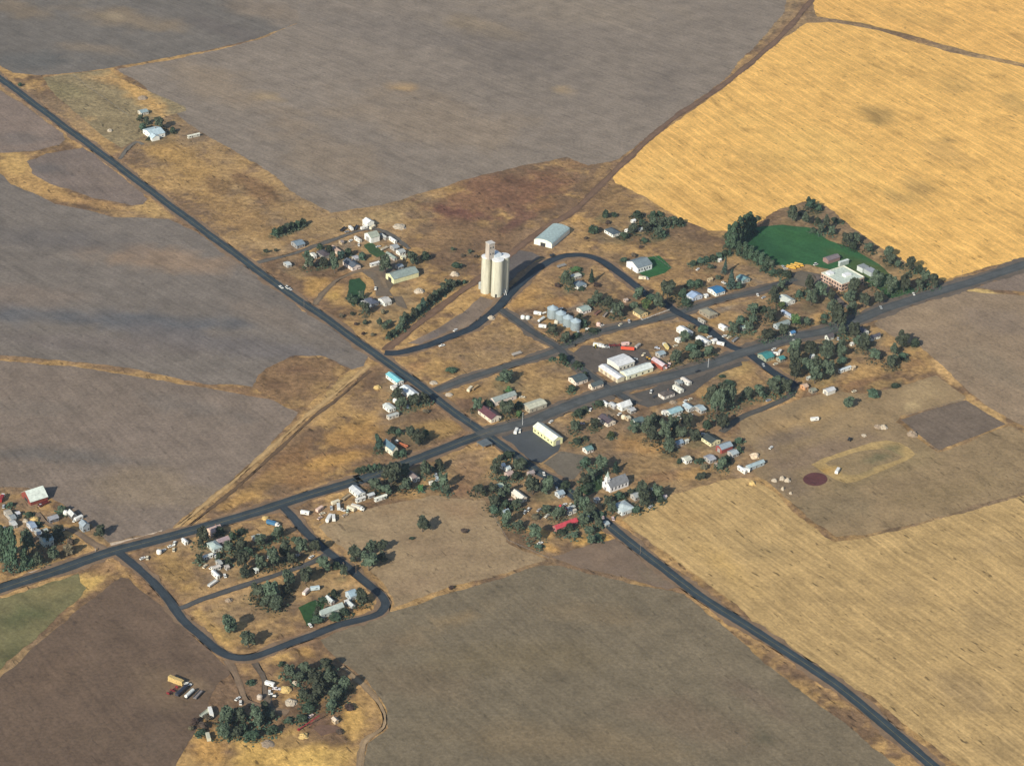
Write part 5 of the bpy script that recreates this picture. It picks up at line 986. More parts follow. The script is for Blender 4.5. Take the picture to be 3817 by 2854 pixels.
 ('A4', 'in the tall clump where the road passes through', [(130, 1450, 150, 220), (220, 1420, 130, 200), (60, 1290, 110, 130), (230, 1570, 130, 150), (310, 1590, 130, 170), (170, 1560, 100, 120), (280, 1280, 100, 110), (330, 1500, 110, 130)]),
 ('A4', 'behind the field corner houses', [(430, 1640, 110, 110), (340, 1660, 110, 100), (380, 1600, 80, 60), (160, 1680, 90, 100)]),
 ('A4', 'in the dark clump at the brown field corner', [(780, 1700, 130, 150), (850, 1690, 140, 160), (930, 1690, 140, 140), (990, 1670, 90, 90), (750, 1770, 90, 110)]),
 ('B1', 'between the highway and the white mobile home', [(480, 560, 90, 80), (540, 610, 110, 110), (620, 590, 90, 80), (580, 710, 120, 120), (660, 730, 130, 110), (720, 690, 110, 120, 'o'), (790, 690, 110, 120), (850, 650, 110, 110), (910, 630, 100, 100)]),
 ('B1', 'around the tall white slate roofed house', [(335, 1190, 100, 180), (290, 1160, 60, 80, 'o'), (490, 960, 90, 60), (560, 990, 80, 70), (530, 1240, 70, 70, 's'), (600, 1240, 90, 80)]),
 ('B1', 'in the clump right of the tall white house', [(690, 1040, 110, 120), (770, 1020, 110, 90), (700, 1130, 130, 140), (780, 1130, 130, 150), (850, 1110, 110, 120), (850, 1020, 80, 70)]),
 ('B1', 'in the low hedge above the crossing road', [(110, 1420, 80, 70), (170, 1415, 90, 80), (230, 1400, 90, 80), (290, 1390, 90, 80), (340, 1375, 70, 70)]),
 ('B1', 'below the crossing road', [(380, 1560, 180, 200), (470, 1580, 200, 230), (560, 1560, 190, 220), (290, 1620, 150, 130), (620, 1480, 120, 130), (410, 1660, 140, 100), (640, 1620, 120, 110, 'o'), (560, 1650, 110, 80)]),
 ('B1', 'right of the brown grey roofed house', [(860, 1480, 130, 190), (930, 1440, 120, 150), (1010, 1400, 110, 130), (1050, 1620, 110, 180), (1090, 1660, 90, 110), (960, 1590, 90, 80), (800, 1620, 80, 70, 'g')]),
 ('B1', 'in the dry lot below the back street', [(1750, 430, 160, 120), (1690, 400, 90, 80), (1820, 410, 80, 80), (1150, 290, 120, 50, 's'), (860, 750, 60, 40, 'd')]),
 ('B1', 'around the maroon roofed house', [(1440, 740, 120, 150), (1550, 690, 110, 90), (1690, 760, 120, 120), (1760, 800, 150, 170), (1840, 760, 130, 150), (1900, 700, 90, 80), (1790, 525, 90, 60, 'g'), (1900, 780, 70, 60, 'g')]),
 ('B2', 'left of the workshop street', [(180, 205, 110, 120), (340, 245, 120, 80), (65, 155, 60, 40, 's'), (280, 510, 90, 80, 's'), (430, 330, 60, 50)]),
 ('B2', 'right of the old red walled barn', [(1370, 180, 110, 120), (1440, 210, 120, 130), (1520, 200, 110, 100), (1590, 180, 100, 90), (1660, 160, 110, 100), (1740, 140, 110, 100), (1810, 120, 110, 100), (1880, 100, 110, 90), (1620, 70, 120, 90), (1710, 60, 100, 70)]),
 ('B2', 'behind the yellow walled hall', [(320, 970, 110, 120), (390, 970, 110, 110), (350, 790, 90, 80), (470, 940, 90, 100), (530, 930, 110, 110), (590, 890, 90, 80), (590, 670, 90, 60), (420, 730, 70, 60, 'o')]),
 ('B2', 'beside the teal grey garage', [(340, 1100, 100, 70, 's'), (425, 1050, 70, 50, 'o'), (720, 1030, 90, 70, 'g'), (500, 1130, 60, 50)]),
 ('B2', 'left of the church steeple', [(430, 1350, 110, 90), (510, 1340, 110, 90), (610, 1420, 130, 150, 'o'), (680, 1430, 110, 130), (770, 1420, 90, 110, 'c'), (500, 1520, 120, 130), (420, 1560, 110, 110), (370, 1510, 90, 100, 'o'), (560, 1500, 110, 110), (460, 1620, 110, 70)]),
 ('B2', 'in the west part of the dense central trees', [(900, 950, 90, 80, 'o'), (980, 990, 120, 120), (1060, 1010, 130, 140), (1130, 1000, 140, 190), (1200, 980, 140, 190), (1130, 890, 110, 100), (1220, 900, 120, 110)]),
 ('B2', 'in the middle of the dense central trees', [(1170, 1080, 130, 130), (1250, 1090, 140, 160), (1330, 1080, 140, 210, 'o'), (1340, 960, 120, 170, 'p'), (1420, 990, 130, 170), (1300, 1170, 120, 110), (1370, 1190, 120, 130), (1450, 1190, 120, 100)]),
 ('B2', 'in the east part of the dense central trees', [(1490, 930, 120, 130), (1560, 930, 120, 140), (1620, 950, 100, 120), (1500, 1060, 110, 130), (1650, 1080, 120, 130, 'o'), (1700, 1130, 110, 130, 'o'), (1600, 1020, 100, 90)]),
 ('B2', 'in the big grove above the back lane', [(1830, 760, 140, 250), (1900, 790, 150, 260), (1970, 760, 150, 250), (2040, 720, 140, 220), (2100, 690, 130, 200), (1840, 620, 120, 150), (1960, 570, 130, 120), (2040, 580, 120, 120), (1770, 570, 100, 80)]),
 ('B2', 'below the big grove beside the back lane', [(1900, 900, 140, 130), (1960, 950, 150, 160, 'o'), (1880, 1000, 130, 140), (1980, 1010, 110, 110), (1790, 930, 100, 90), (1940, 880, 110, 90)]),
 ('B2', 'on the dry rise below the crossing road', [(2040, 450, 130, 60, 's'), (1960, 350, 80, 30, 's'), (2120, 420, 80, 50, 'd')]),
 ('B2', 'beside the grey sheds near the red barn', [(1960, 1390, 120, 130), (2010, 1400, 100, 110), (2010, 1300, 90, 80), (2150, 1090, 90, 70), (1720, 1300, 80, 50, 's'), (2150, 1190, 60, 70)]),
 ('C3', 'on the dry slope above the stubble field', [(1150, 240, 110, 60, 'o'), (1210, 270, 120, 70, 'o'), (1260, 230, 100, 50, 'o'), (1240, 150, 90, 50, 'd'), (960, 80, 60, 50)]),
 ('B3', 'at the upper left of the eastern grove', [(470, 130, 130, 170), (560, 120, 140, 160), (650, 110, 130, 140), (740, 100, 130, 120), (480, 240, 130, 170), (560, 260, 140, 190)]),
 ('B3', 'at the upper right of the eastern grove', [(830, 150, 150, 170), (920, 170, 150, 180), (1000, 190, 140, 170), (1080, 130, 110, 110), (880, 60, 120, 100), (980, 50, 110, 90), (1090, 210, 90, 80)]),
 ('B3', 'at the lower left of the eastern grove', [(490, 350, 110, 140), (560, 390, 130, 170), (630, 400, 120, 160), (700, 310, 120, 140), (640, 280, 110, 120)]),
 ('B3', 'at the lower right of the eastern grove', [(790, 430, 140, 190), (870, 400, 140, 180), (940, 370, 140, 170), (1000, 330, 130, 150), (820, 300, 140, 150), (920, 280, 130, 140)]),
 ('B3', 'in the row along the back lane bend', [(30, 610, 110, 120), (100, 590, 120, 120), (170, 580, 120, 130), (250, 590, 130, 140), (320, 560, 140, 170), (400, 550, 140, 160), (470, 540, 130, 140), (530, 520, 110, 110), (360, 420, 110, 70, 'o')]),
 ('B3', 'on the golden slope at the east end', [(1160, 700, 110, 110), (1230, 670, 100, 80), (1380, 600, 100, 70), (1440, 580, 110, 80), (1490, 550, 80, 60), (1690, 470, 90, 50, 's')]),
 ('B3', 'between the eastern grove and the brown field', [(1330, 60, 110, 110), (1460, 170, 120, 110), (1520, 130, 90, 90), (1640, 250, 110, 130), (1720, 210, 100, 110), (1770, 150, 80, 70), (1280, 30, 80, 70)]),
 ('C0', 'in the tall poplar row at the far left', [(30, 1020, 90, 300, 'p'), (95, 1120, 100, 400, 'p'), (160, 1140, 100, 440, 'p'), (215, 1130, 100, 430, 'p'), (270, 1110, 90, 200, 'p')]),
 ('C0', 'in front of the farmstead houses', [(310, 960, 140, 210), (390, 930, 140, 210), (330, 830, 120, 120), (430, 1080, 110, 120), (400, 1000, 110, 100), (340, 1090, 100, 90), (520, 840, 110, 120), (640, 800, 130, 120), (700, 810, 100, 90)]),
 ('C0', 'beside the farm lane', [(530, 1050, 110, 130, 'o'), (600, 1030, 120, 130, 'o'), (680, 1000, 120, 130, 'o'), (750, 960, 110, 110, 'd'), (820, 930, 90, 80, 'd'), (790, 840, 80, 60, 'd')]),
 ('C0', 'standing alone at the right end of the farmstead', [(1120, 770, 140, 130)]),
 ('C0', 'among the sheds of the farmstead', [(690, 500, 110, 90, 'o'), (320, 530, 80, 60), (110, 420, 80, 60), (10, 700, 60, 80), (610, 680, 90, 60, 'd'), (420, 640, 80, 60)]),
 ('C1', 'around the pinkish roofed houses', [(60, 870, 130, 170), (20, 780, 100, 100, 'o'), (240, 730, 80, 80), (300, 720, 80, 80), (380, 800, 90, 90), (430, 780, 80, 70), (480, 720, 90, 40, 's')]),
 ('C1', 'around the pale sage roofed house', [(340, 950, 120, 120), (290, 1000, 110, 110), (230, 1000, 80, 70), (20, 1060, 90, 110), (340, 1060, 90, 70)]),
 ('C1', 'in the upper row of the lower left block', [(480, 930, 120, 130), (560, 900, 110, 110), (620, 900, 110, 110), (690, 870, 120, 120), (760, 840, 110, 110), (820, 820, 110, 110), (890, 790, 120, 130), (560, 960, 100, 80)]),
 ('C1', 'in the west part of the lower left block', [(430, 1080, 130, 150, 'o'), (500, 1150, 130, 180, 'o'), (560, 1120, 120, 150, 'o'), (520, 1220, 120, 100), (470, 1000, 110, 90), (600, 1190, 100, 90)]),
 ('C1', 'in the row above the inner lane', [(700, 1140, 120, 160, 'o'), (770, 1130, 120, 180), (840, 1110, 130, 200), (910, 1090, 130, 200), (970, 1010, 120, 180), (1050, 1070, 110, 120), (1110, 1040, 110, 120)]),
 ('C1', 'beside the loop street', [(1150, 970, 130, 170), (1230, 960, 130, 170), (1300, 950, 120, 140), (1360, 930, 110, 100), (1080, 810, 80, 50, 's'), (1190, 850, 90, 60)]),
 ('C1', 'between the inner lane and the loop street', [(1400, 1160, 150, 170), (1480, 1190, 150, 170), (1340, 1090, 110, 110), (1630, 1220, 90, 130, 'o'), (1540, 1120, 90, 80)]),
 ('C1', 'below the inner lane', [(1010, 1310, 140, 160), (1090, 1260, 100, 120), (1200, 1290, 130, 170), (1280, 1270, 120, 130), (960, 1280, 80, 80, 'o'), (1240, 1160, 70, 60)]),
 ('C1', 'in the big dark clump below the inner lane', [(670, 1460, 150, 150), (740, 1440, 150, 160), (820, 1490, 170, 200, 'o'), (900, 1480, 160, 180), (870, 1580, 150, 140), (950, 1530, 130, 150), (980, 1400, 100, 100), (760, 1540, 120, 110)]),
 ('C1', 'in the meadow beside the loop street', [(1760, 1040, 150, 140), (1840, 1100, 160, 160), (1910, 1150, 170, 180), (1990, 1120, 170, 170), (1930, 960, 120, 130), (2050, 930, 120, 110, 'o'), (2050, 1060, 110, 110), (1860, 1000, 120, 110)]),
 ('C1', 'around the long pale house', [(1830, 1530, 150, 190), (1880, 1480, 110, 130), (1520, 1430, 90, 90), (1400, 1490, 110, 60), (1640, 1640, 130, 80), (1340, 1650, 80, 110)]),
 ('D1', 'in the dry corner of the loop street', [(760, 190, 160, 190), (830, 240, 150, 190), (910, 330, 150, 140), (970, 350, 150, 160), (720, 130, 110, 110), (1010, 310, 100, 100)]),
 ('D1', 'at the bottom edge of the loop street', [(1740, 70, 130, 80), (1800, 50, 110, 70), (1950, 30, 150, 70)]),
 ('C2', 'along the rear of the south block', [(930, 590, 140, 120), (1010, 600, 130, 120), (1090, 570, 110, 100), (1030, 690, 120, 110, 'o'), (1100, 740, 130, 140), (1100, 800, 90, 90), (1180, 640, 100, 100)]),
 ('C2', 'around the bright white little house', [(1120, 380, 120, 160), (1170, 220, 90, 80, 'o'), (1260, 180, 110, 80), (1310, 160, 80, 70), (1310, 290, 110, 100), (1380, 350, 130, 150), (1440, 330, 110, 120), (1340, 420, 110, 90), (1200, 430, 80, 60), (1440, 250, 80, 60)]),
 ('C2', 'between the sprawling white house and the highway', [(1450, 560, 140, 150), (1530, 600, 160, 190), (1610, 600, 160, 190), (1700, 590, 140, 170), (1760, 560, 130, 150), (1650, 480, 120, 90), (1240, 600, 90, 120)]),
 ('C2', 'below the sprawling white house', [(1240, 930, 120, 150), (1300, 860, 120, 140), (1230, 720, 90, 70), (1350, 740, 120, 100), (1280, 1000, 110, 80, 'o'), (1370, 980, 120, 90, 'o'), (1190, 800, 60, 90)]),
 ('C2', 'around the raspberry red roofed house', [(1560, 1110, 150, 180), (1640, 1090, 150, 150), (1820, 870, 150, 150), (1780, 780, 110, 100), (1680, 790, 110, 90, 'o'), (1950, 990, 120, 90), (1850, 1030, 110, 60), (1610, 1180, 80, 50), (2000, 1070, 100, 70, 'o')]),
 ('C2', 'along the highway above the raspberry red roof', [(2040, 720, 120, 190), (2100, 780, 120, 150), (2180, 830, 130, 130), (2100, 930, 130, 140), (2170, 940, 120, 120), (1890, 530, 120, 90), (2090, 880, 90, 80)]),
 ('C2', 'beside the highway below the raspberry red roof', [(2160, 1040, 120, 90, 'o'), (2130, 1120, 90, 70, 'd'), (2180, 1150, 100, 110)]),
 ('C3', 'around the pale blue white roofed house', [(170, 570, 100, 110), (210, 640, 110, 110), (260, 680, 110, 100), (290, 500, 120, 90), (350, 480, 120, 90), (550, 450, 120, 130), (560, 590, 140, 190), (640, 550, 130, 170), (710, 510, 110, 150), (590, 420, 100, 80)]),
 ('C3', 'at the back of the church side trees', [(480, 640, 110, 80), (700, 400, 100, 70), (760, 520, 90, 80), (420, 430, 90, 60, 'o'), (520, 390, 90, 60)]),
 ('C3', 'on the lower highway verge', [(40, 960, 120, 90), (60, 820, 110, 120), (10, 720, 100, 110), (90, 680, 80, 60)]),
 ('C2', 'standing alone in the tan meadow', [(300, 1020, 170, 160, 'o'), (380, 980, 130, 130, 'o'), (180, 1085, 60, 30, 's'), (620, 1640, 60, 40, 'd'), (770, 1010, 90, 40, 'd'), (1560, 870, 90, 60, 'd')]),
 ('D1', 'at the upper side of the farmyard grove', [(1440, 680, 120, 130, 'o'), (1520, 640, 120, 120), (1600, 650, 130, 140, 'o'), (1690, 640, 130, 140, 'o'), (1770, 620, 130, 130), (1850, 620, 140, 150), (1540, 730, 110, 100)]),
 ('D1', 'in the middle of the farmyard grove', [(1620, 770, 140, 140, 'o'), (1720, 780, 150, 160), (1820, 760, 150, 150), (1900, 760, 150, 150), (1980, 810, 150, 150), (2040, 850, 140, 150), (1760, 890, 140, 140)]),
 ('D1', 'at the lower side of the farmyard grove', [(1590, 920, 110, 110), (1690, 950, 100, 90, 'o'), (1850, 930, 150, 140), (1950, 950, 160, 150), (2060, 950, 140, 140), (1640, 1060, 140, 90), (1720, 1050, 110, 80), (1900, 1040, 110, 110), (1570, 1160, 110, 70)]),
 ('D1', 'in the west grove of the lower farmyard', [(650, 1170, 130, 150, 'o'), (640, 1270, 140, 170), (720, 1230, 150, 190), (790, 1200, 150, 170), (870, 1170, 150, 150), (860, 1090, 110, 90), (700, 1340, 130, 130), (780, 1340, 120, 110), (850, 1340, 110, 90, 'o'), (920, 1290, 100, 90)]),
 ('D1', 'in the middle grove of the lower farmyard', [(1010, 1080, 100, 110), (1050, 1160, 110, 150), (1090, 1240, 120, 150), (1160, 1200, 110, 100, 'o'), (1160, 1050, 90, 100), (1210, 1150, 110, 80, 'o'), (1010, 1370, 130, 90), (1060, 1330, 90, 70), (1240, 1300, 110, 80), (1180, 1310, 90, 60)]),
 ('D1', 'on the dry west bank of the lower farmyard', [(380, 1200, 110, 70, 'd'), (440, 1320, 110, 60, 's'), (470, 1250, 110, 80, 'd'), (520, 1150, 90, 60, 'd'), (340, 1260, 70, 50, 'd'), (500, 1090, 90, 50, 'o'), (1350, 530, 60, 40, 's'), (1010, 740, 70, 50, 's'), (1990, 1300, 90, 40, 'd'), (2100, 1040, 120, 60, 'd'), (1430, 1170, 90, 50, 'o')]),
]
def scrub(where, spots, seed):
    '''low weeds and suckers that fill the gaps of a clump: one uncountable mass'''
    r = np.random.default_rng(seed); P_ = []; S_ = []
    for (x, y, W, Hm) in spots:
        n = int(26 + W * 5)
        a = r.uniform(0, 6.283, n); q = W * .85 * np.sqrt(r.random(n)) * r.uniform(.7, 1.15, n)
        z = r.random(n) ** 1.5 * min(3.4, Hm * .38) * np.clip(1.25 - q / (W * .95), .2, 1)
        P_.append(np.stack([x + q * np.cos(a), y + q * np.sin(a), z + .15], 1)); S_.append(r.uniform(.35, .95, n))
    p = np.concatenate(P_); s = np.concatenate(S_)[:, None]; n = len(p)
    nm = r.normal(size=(n, 3)) * .6 + np.array([0, 0, .8]); nm /= np.linalg.norm(nm, axis=1)[:, None]
    t1 = np.cross(nm, r.normal(size=(n, 3))); t1 /= np.linalg.norm(t1, axis=1)[:, None]; t2 = np.cross(nm, t1)
    q = np.stack([p + (-t1 - t2 * .6) * s, p + (t1 * .9 - t2 * .7) * s, p + (t1 * .6 + t2) * s, p + (-t1 * .8 + t2 * .8) * s], 1).reshape(-1, 3)
    me = bpy.data.meshes.new('undergrowth'); me.from_pydata(q.tolist(), [], np.arange(4 * n).reshape(n, 4).tolist())
    me.materials.append(LEAF['s'] if seed % 3 else LEAF['o']); me.update()
    o = obj('undergrowth', me); tag(o, 'low weedy undergrowth ' + where, 'undergrowth', None, 'stuff')
ntree = 0; THIN = .84; nbroad = 0
for t, where, lst in TREES:
    keep = []; th = THIN * (.68 if any(k in where for k in ('hedge', 'rail grade', 'windbreak', 'poplar row', 'between the school lawn')) else 1)
    lst = [q if len(q) > 4 or q[3] > 96 else (*q, 's') for q in lst]
    lst = [(*q, 'o') if len(q) == 4 and (q[0] * 7 + q[1] * 3) % 10 < 3 else q for q in lst]
    for q in sorted(lst, key=lambda q: -q[2] * q[3]):
        if all(math.hypot(q[0] - k[0], (q[1] - q[3] * .5 - k[1] + k[3] * .5) * 1.2) > th * (q[2] + k[2]) / 2 for k in keep): keep.append(q)
    grow = min(1.25, (len(lst) / len(keep)) ** .4)
    lst = sorted(((q[0], q[1] + (6 if grow > 1.1 else 0), q[2] * grow * .98, q[3] * grow * 1.0) + tuple(q[4:]) for q in keep), key=lambda q: q[0]); n = len(lst)
    spots = []
    for i, q in enumerate(lst):
        u, v, w, h = q[:4]; k = q[4] if len(q) > 4 else 'b'
        p = P(t, u, v); s = mpp(p) / 3
        W = w * s; Hh = h * s / math.cos(PITCH)
        p = p + Vector((0, W * .26, 0))
        # the crown's own depth already fills part of its height in the photograph
        Hm = max(Hh - W * .34 * math.sin(PITCH), Hh * .62) * 1.06; Wm = W
        size = 'tall' if Hm > 11 else ('low' if Hm < 4 else ('broad' if Wm > 1.15 * Hm else 'middling'))
        nm, words_, cat = KW[k]
        if n == 1: lab = f'{size} {words_} {where}'
        else:
            o_ = 'leftmost' if i == 0 else ('rightmost' if i == n - 1 else ORD[i] + ' from left')
            lab = f'{size} {words_}, {o_} {where}'
        r_ = thing(nm, p, random.uniform(0, 6.28), lab, cat, 'trees and shrubs ' + where if n > 1 else None)
        c = obj('crown', random.choice(CM[k]), r_)
        if k in TM:
            c.scale = (Wm, Wm, Hm * .93); c.location = (0, 0, Hm * .07)
            tr = obj('trunk', random.choice(TM[k]), r_); tr.scale = (Wm * .9, Wm * .9, Hm)
        else: c.scale = (Wm, Wm, Hm)
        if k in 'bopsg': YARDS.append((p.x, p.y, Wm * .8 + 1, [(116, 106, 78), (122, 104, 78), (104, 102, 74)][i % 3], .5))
        if k in 'bopsg': spots.append((p.x, p.y, Wm, Hm))
        ntree += 1; nbroad += nm == 'broadleaf_tree'
    if len(spots) >= 4 and 'slope' not in where and 'meadow' not in where and 'lot below' not in where: scrub(where, spots, ntree)
print('trees', ntree, nbroad)
# ------------------------------------------------------------------ vehicles and yard things
VC = {}
def vmat(c): return paint(alb(*c, k=1.0), .35, .12, 1.2, name='vehicle_paint')
def wheel_mesh(r, w):
    key = ('wheel', r, w)
    if key not in VC:
        b = MB(); b.tube((0, -w / 2, r), (0, w / 2, r), r, r, 14); VC[key] = b.mesh('wheel', RUBBER)
    return VC[key]
def vehicle(kind, c):
    """parts of one vehicle: list of (name, mesh, offset); front towards +x"""
    key = (kind, c)
    if key in VC: return VC[key]
    out = []; m_ = vmat(c)
    def P_(nm, fn, mat):
        b = MB(); fn(b); out.append((nm, b.mesh(nm, mat), (0, 0, 0)))
    def wheels(xs, y, r=.36, w=.25):
        for x in xs:
            for s in (-1, 1): out.append(('wheel', wheel_mesh(r, w), (x, s * y, 0)))
    if kind in ('car', 'van'):
        hi = 1.5 if kind == 'car' else 2.1; L2 = 2.25
        side = [(-L2, .35), (L2, .35), (L2, .75), (1.3, .92), (-2.1, .95), (-L2, .8)]
        P_('body', lambda b: b.prism([(-y, z) for y, z in ()] or [(-.88, .32), (.88, .32), (.9, .8), (.78, .95), (-.78, .95), (-.9, .8)], -L2, L2, 0), m_)
        cab = (-1.7, 1.0) if kind == 'car' else (-2.1, 1.5)
        P_('window', lambda b: b.poly([(cab[0], -.78, .94), (cab[1], -.78, .94), (cab[1], .78, .94), (cab[0], .78, .94), (cab[0] + .45, -.64, hi - .06), (cab[1] - .75, -.64, hi - .06), (cab[1] - .75, .64, hi - .06), (cab[0] + .45, .64, hi - .06)], [(0, 1, 5, 4), (1, 2, 6, 5), (2, 3, 7, 6), (3, 0, 4, 7), (4, 5, 6, 7)]), GLASS)
        P_('cabin_roof', lambda b: b.box(((cab[0] + cab[1]) / 2 - .15, 0, hi - .03), (cab[1] - cab[0] - 1.15, 1.32, .09)), m_)
        wheels((-1.4, 1.4), .82)
    elif kind == 'pickup':
        P_('body', lambda b: (b.box((.95, 0, .72), (3.5, 1.9, .6)), b.box((-1.75, -.88, .85), (1.9, .12, .6)), b.box((-1.75, .88, .85), (1.9, .12, .6)), b.box((-2.66, 0, .85), (.1, 1.86, .6)), b.box((-1.75, 0, .55), (1.9, 1.7, .14))), m_)
        P_('window', lambda b: b.poly([(-.7, -.82, 1.0), (1.1, -.82, 1.0), (1.1, .82, 1.0), (-.7, .82, 1.0), (-.55, -.68, 1.7), (.45, -.68, 1.7), (.45, .68, 1.7), (-.55, .68, 1.7)], [(0, 1, 5, 4), (1, 2, 6, 5), (2, 3, 7, 6), (3, 0, 4, 7), (4, 5, 6, 7)]), GLASS)
        P_('cabin_roof', lambda b: b.box((-.05, 0, 1.74), (1.1, 1.42, .09)), m_)
        wheels((-1.75, 1.75), .86, .4)
    elif kind == 'camper':
        P_('body', lambda b: b.prism([(-1.2, .5), (1.2, .5), (1.22, 2.5), (1.0, 2.8), (-1.0, 2.8), (-1.22, 2.5)], -3.2, 3.2, 0), m_)
        P_('hitch', lambda b: b.box((3.9, 0, .6), (1.5, .2, .15)), RUBBER)
        for s in (-1, 1):
            P_('window', lambda b: b.box((.9, s * 1.21, 1.75), (1.5, .06, .7)), GLASS)
        wheels((-.45, .45), 1.1, .36)
    elif kind == 'bus':
        P_('body', lambda b: (b.prism([(-1.2, .5), (1.2, .5), (1.22, 2.6), (.95, 2.95), (-.95, 2.95), (-1.22, 2.6)], -5.2, 4.2, 0), b.box((4.9, 0, 1.1), (1.5, 2.1, 1.2))), m_)
        for s in (-1, 1):
            P_('window', lambda b: b.box((-.6, s * 1.22, 2.05), (8.6, .06, .7)), GLASS)
        P_('windscreen', lambda b: b.box((4.22, 0, 2.1), (.06, 2.0, .9)), GLASS)
        wheels((-3.2, 4.6), 1.05, .5, .3)
    elif kind == 'truck':
        P_('cab', lambda b: (b.box((3.0, 0, 1.7), (1.9, 2.3, 2.2)), b.box((4.5, 0, 1.2), (1.3, 1.9, 1.2))), vmat((226, 226, 222)))
        P_('windscreen', lambda b: b.box((3.97, 0, 2.2), (.06, 2.0, .8)), GLASS)
        P_('box', lambda b: (b.box((-1.6, 0, 2.1), (7.0, 2.4, 2.3)), b.box((-1.0, 0, .8), (9.0, .9, .25))), m_)
        wheels((-4.0, -2.9, 4.2), 1.0, .5, .35)
    elif kind == 'trailer':
        P_('box', lambda b: (b.prism([(-1.05, 1.0), (1.05, 1.0), (1.25, 2.6), (-1.25, 2.6)], -5.5, 5.5, 0), b.box((0, 0, .85), (10.0, .9, .25))), m_)
        P_('tarp', lambda b: b.prism([(-1.28, 2.58), (1.28, 2.58), (.9, 2.95), (0, 3.1), (-.9, 2.95)], -5.5, 5.5, 0), vmat(tuple(max(0, k - 12) for k in c)))
        wheels((-4.3, -3.2), 1.0, .5, .35); P_('landing_leg', lambda b: b.box((3.6, 0, .5), (.2, 1.6, 1.0)), RUBBER)
    elif kind == 'flatbed':
        P_('deck', lambda b: b.box((0, 0, 1.0), (9.0, 2.4, .3)), m_)
        P_('stake_side', lambda b: (b.box((0, -1.15, 1.6), (9.0, .08, .9)), b.box((0, 1.15, 1.6), (9.0, .08, .9))), m_)
        wheels((-3.6, -2.5), 1.0, .48, .35); P_('landing_leg', lambda b: b.box((3.2, 0, .45), (.2, 1.6, .9)), RUBBER)
    elif kind == 'tanker':
        P_('tank', lambda b: (b.tube((-4.6, 0, 1.9), (3.6, 0, 1.9), 1.15, 1.15, 18), b.tube((3.6, 0, 1.9), (4.0, 0, 1.9), 1.15, .6, 18), b.tube((-4.6, 0, 1.9), (-5.0, 0, 1.9), 1.15, .6, 18)), m_)
        P_('chassis', lambda b: b.box((-.3, 0, .7), (9.0, 1.0, .25)), RUBBER)
        P_('hatch', lambda b: b.tube((0, 0, 2.95), (0, 0, 3.2), .35, .35, 10), m_)
        wheels((-4.2, -3.1, 3.2), .95, .48, .35)
    elif kind == 'tractor':
        P_('body', lambda b: (b.box((1.3, 0, 1.3), (2.2, .9, .9)), b.box((-.3, 0, .9), (1.4, 1.2, .6))), m_)
        P_('window', lambda b: b.box((-.5, 0, 2.0), (1.4, 1.4, 1.3)), GLASS)
        P_('cabin_roof', lambda b: b.box((-.5, 0, 2.75), (1.7, 1.7, .2)), m_)
        wheels((-.7,), 1.0, .85, .5); wheels((1.9,), .85, .5, .35)
    elif kind == 'harrow':
        P_('frame', lambda b: (b.box((0, 0, 1.0), (9.0, .3, .3)), b.box((0, 1.6, 1.0), (9.0, .3, .3)), b.box((0, .8, 1.15), (.5, 4.0, .3)), b.box((-4.2, .8, 1.4), (.6, 2.2, 1.2)), b.box((4.2, .8, 1.4), (.6, 2.2, 1.2))), m_)
        for k in range(5): P_('tine', lambda b: (b.box((-3.6 + 1.8 * k, -.3, .5), (.15, .15, 1.1)), b.box((-3.6 + 1.8 * k, 1.9, .5), (.15, .15, 1.1))), RUBBER)
        wheels((-2.2, 2.2), .9, .4, .3)
    elif kind == 'auger':
        P_('tube', lambda b: b.tube((-7, 0, .7), (8, 0, 5.0), .32, .32, 10), m_)
        P_('undercarriage', lambda b: (b.tube((0, -1.2, .4), (3.4, -.2, 3.6), .1, .1, 6), b.tube((0, 1.2, .4), (3.4, .2, 3.6), .1, .1, 6)), m_)
        P_('hopper', lambda b: b.box((-7.2, 0, .6), (1.2, 1.4, 1.0)), m_)
        wheels((0,), 1.25, .4, .25)
    elif kind == 'tank':
        P_('vessel', lambda b: b.lathe([(1.5, .1), (1.9, .6), (1.9, 2.6), (1.2, 3.3), (.3, 3.6)], 20), m_)
        P_('valve', lambda b: b.tube((0, 0, 3.55), (0, 0, 3.85), .25, .25, 8), RUBBER)
    elif kind == 'propane':
        P_('vessel', lambda b: (b.tube((-1.8, 0, 1.1), (1.8, 0, 1.1), .75, .75, 14), b.tube((1.8, 0, 1.1), (2.2, 0, 1.1), .75, .35, 14), b.tube((-1.8, 0, 1.1), (-2.2, 0, 1.1), .75, .35, 14)), m_)
        for s in (-1, 1): P_('saddle', lambda b: b.box((s * 1.2, 0, .25), (.3, 1.0, .6)), RUBBER)
    VC[key] = out
    return out
def place(kind, t, u, v, ang, label, c=(228, 228, 224), name=None, cat=None, group=None, sc=1.0):
    """ang: degrees from the direction of the crossing road; 90 runs up the highway"""
    names = dict(car=('car', 'car'), van=('van', 'van'), pickup=('pickup_truck', 'pickup'), camper=('camper_trailer', 'camper'), bus=('school_bus', 'bus'), truck=('box_truck', 'truck'), trailer=('grain_trailer', 'trailer'), flatbed=('flatbed_trailer', 'trailer'), tanker=('tank_trailer', 'trailer'), tractor=('tractor', 'tractor'), harrow=('harrow', 'farm machine'), auger=('grain_auger', 'farm machine'), tank=('storage_tank', 'tank'), propane=('propane_tank', 'tank'))
    nm, ct = names[kind]
    r_ = thing(name or nm, P(t, u, v), BANG + math.radians(ang), label, cat or ct, group)
    r_.scale = (sc,) * 3
    r_.location.z = .04 if kind in ('tank', 'propane') else .2
    for pn, me_, off in vehicle(kind, c):
        o = obj(pn, me_, r_); o.location = off
    return r_
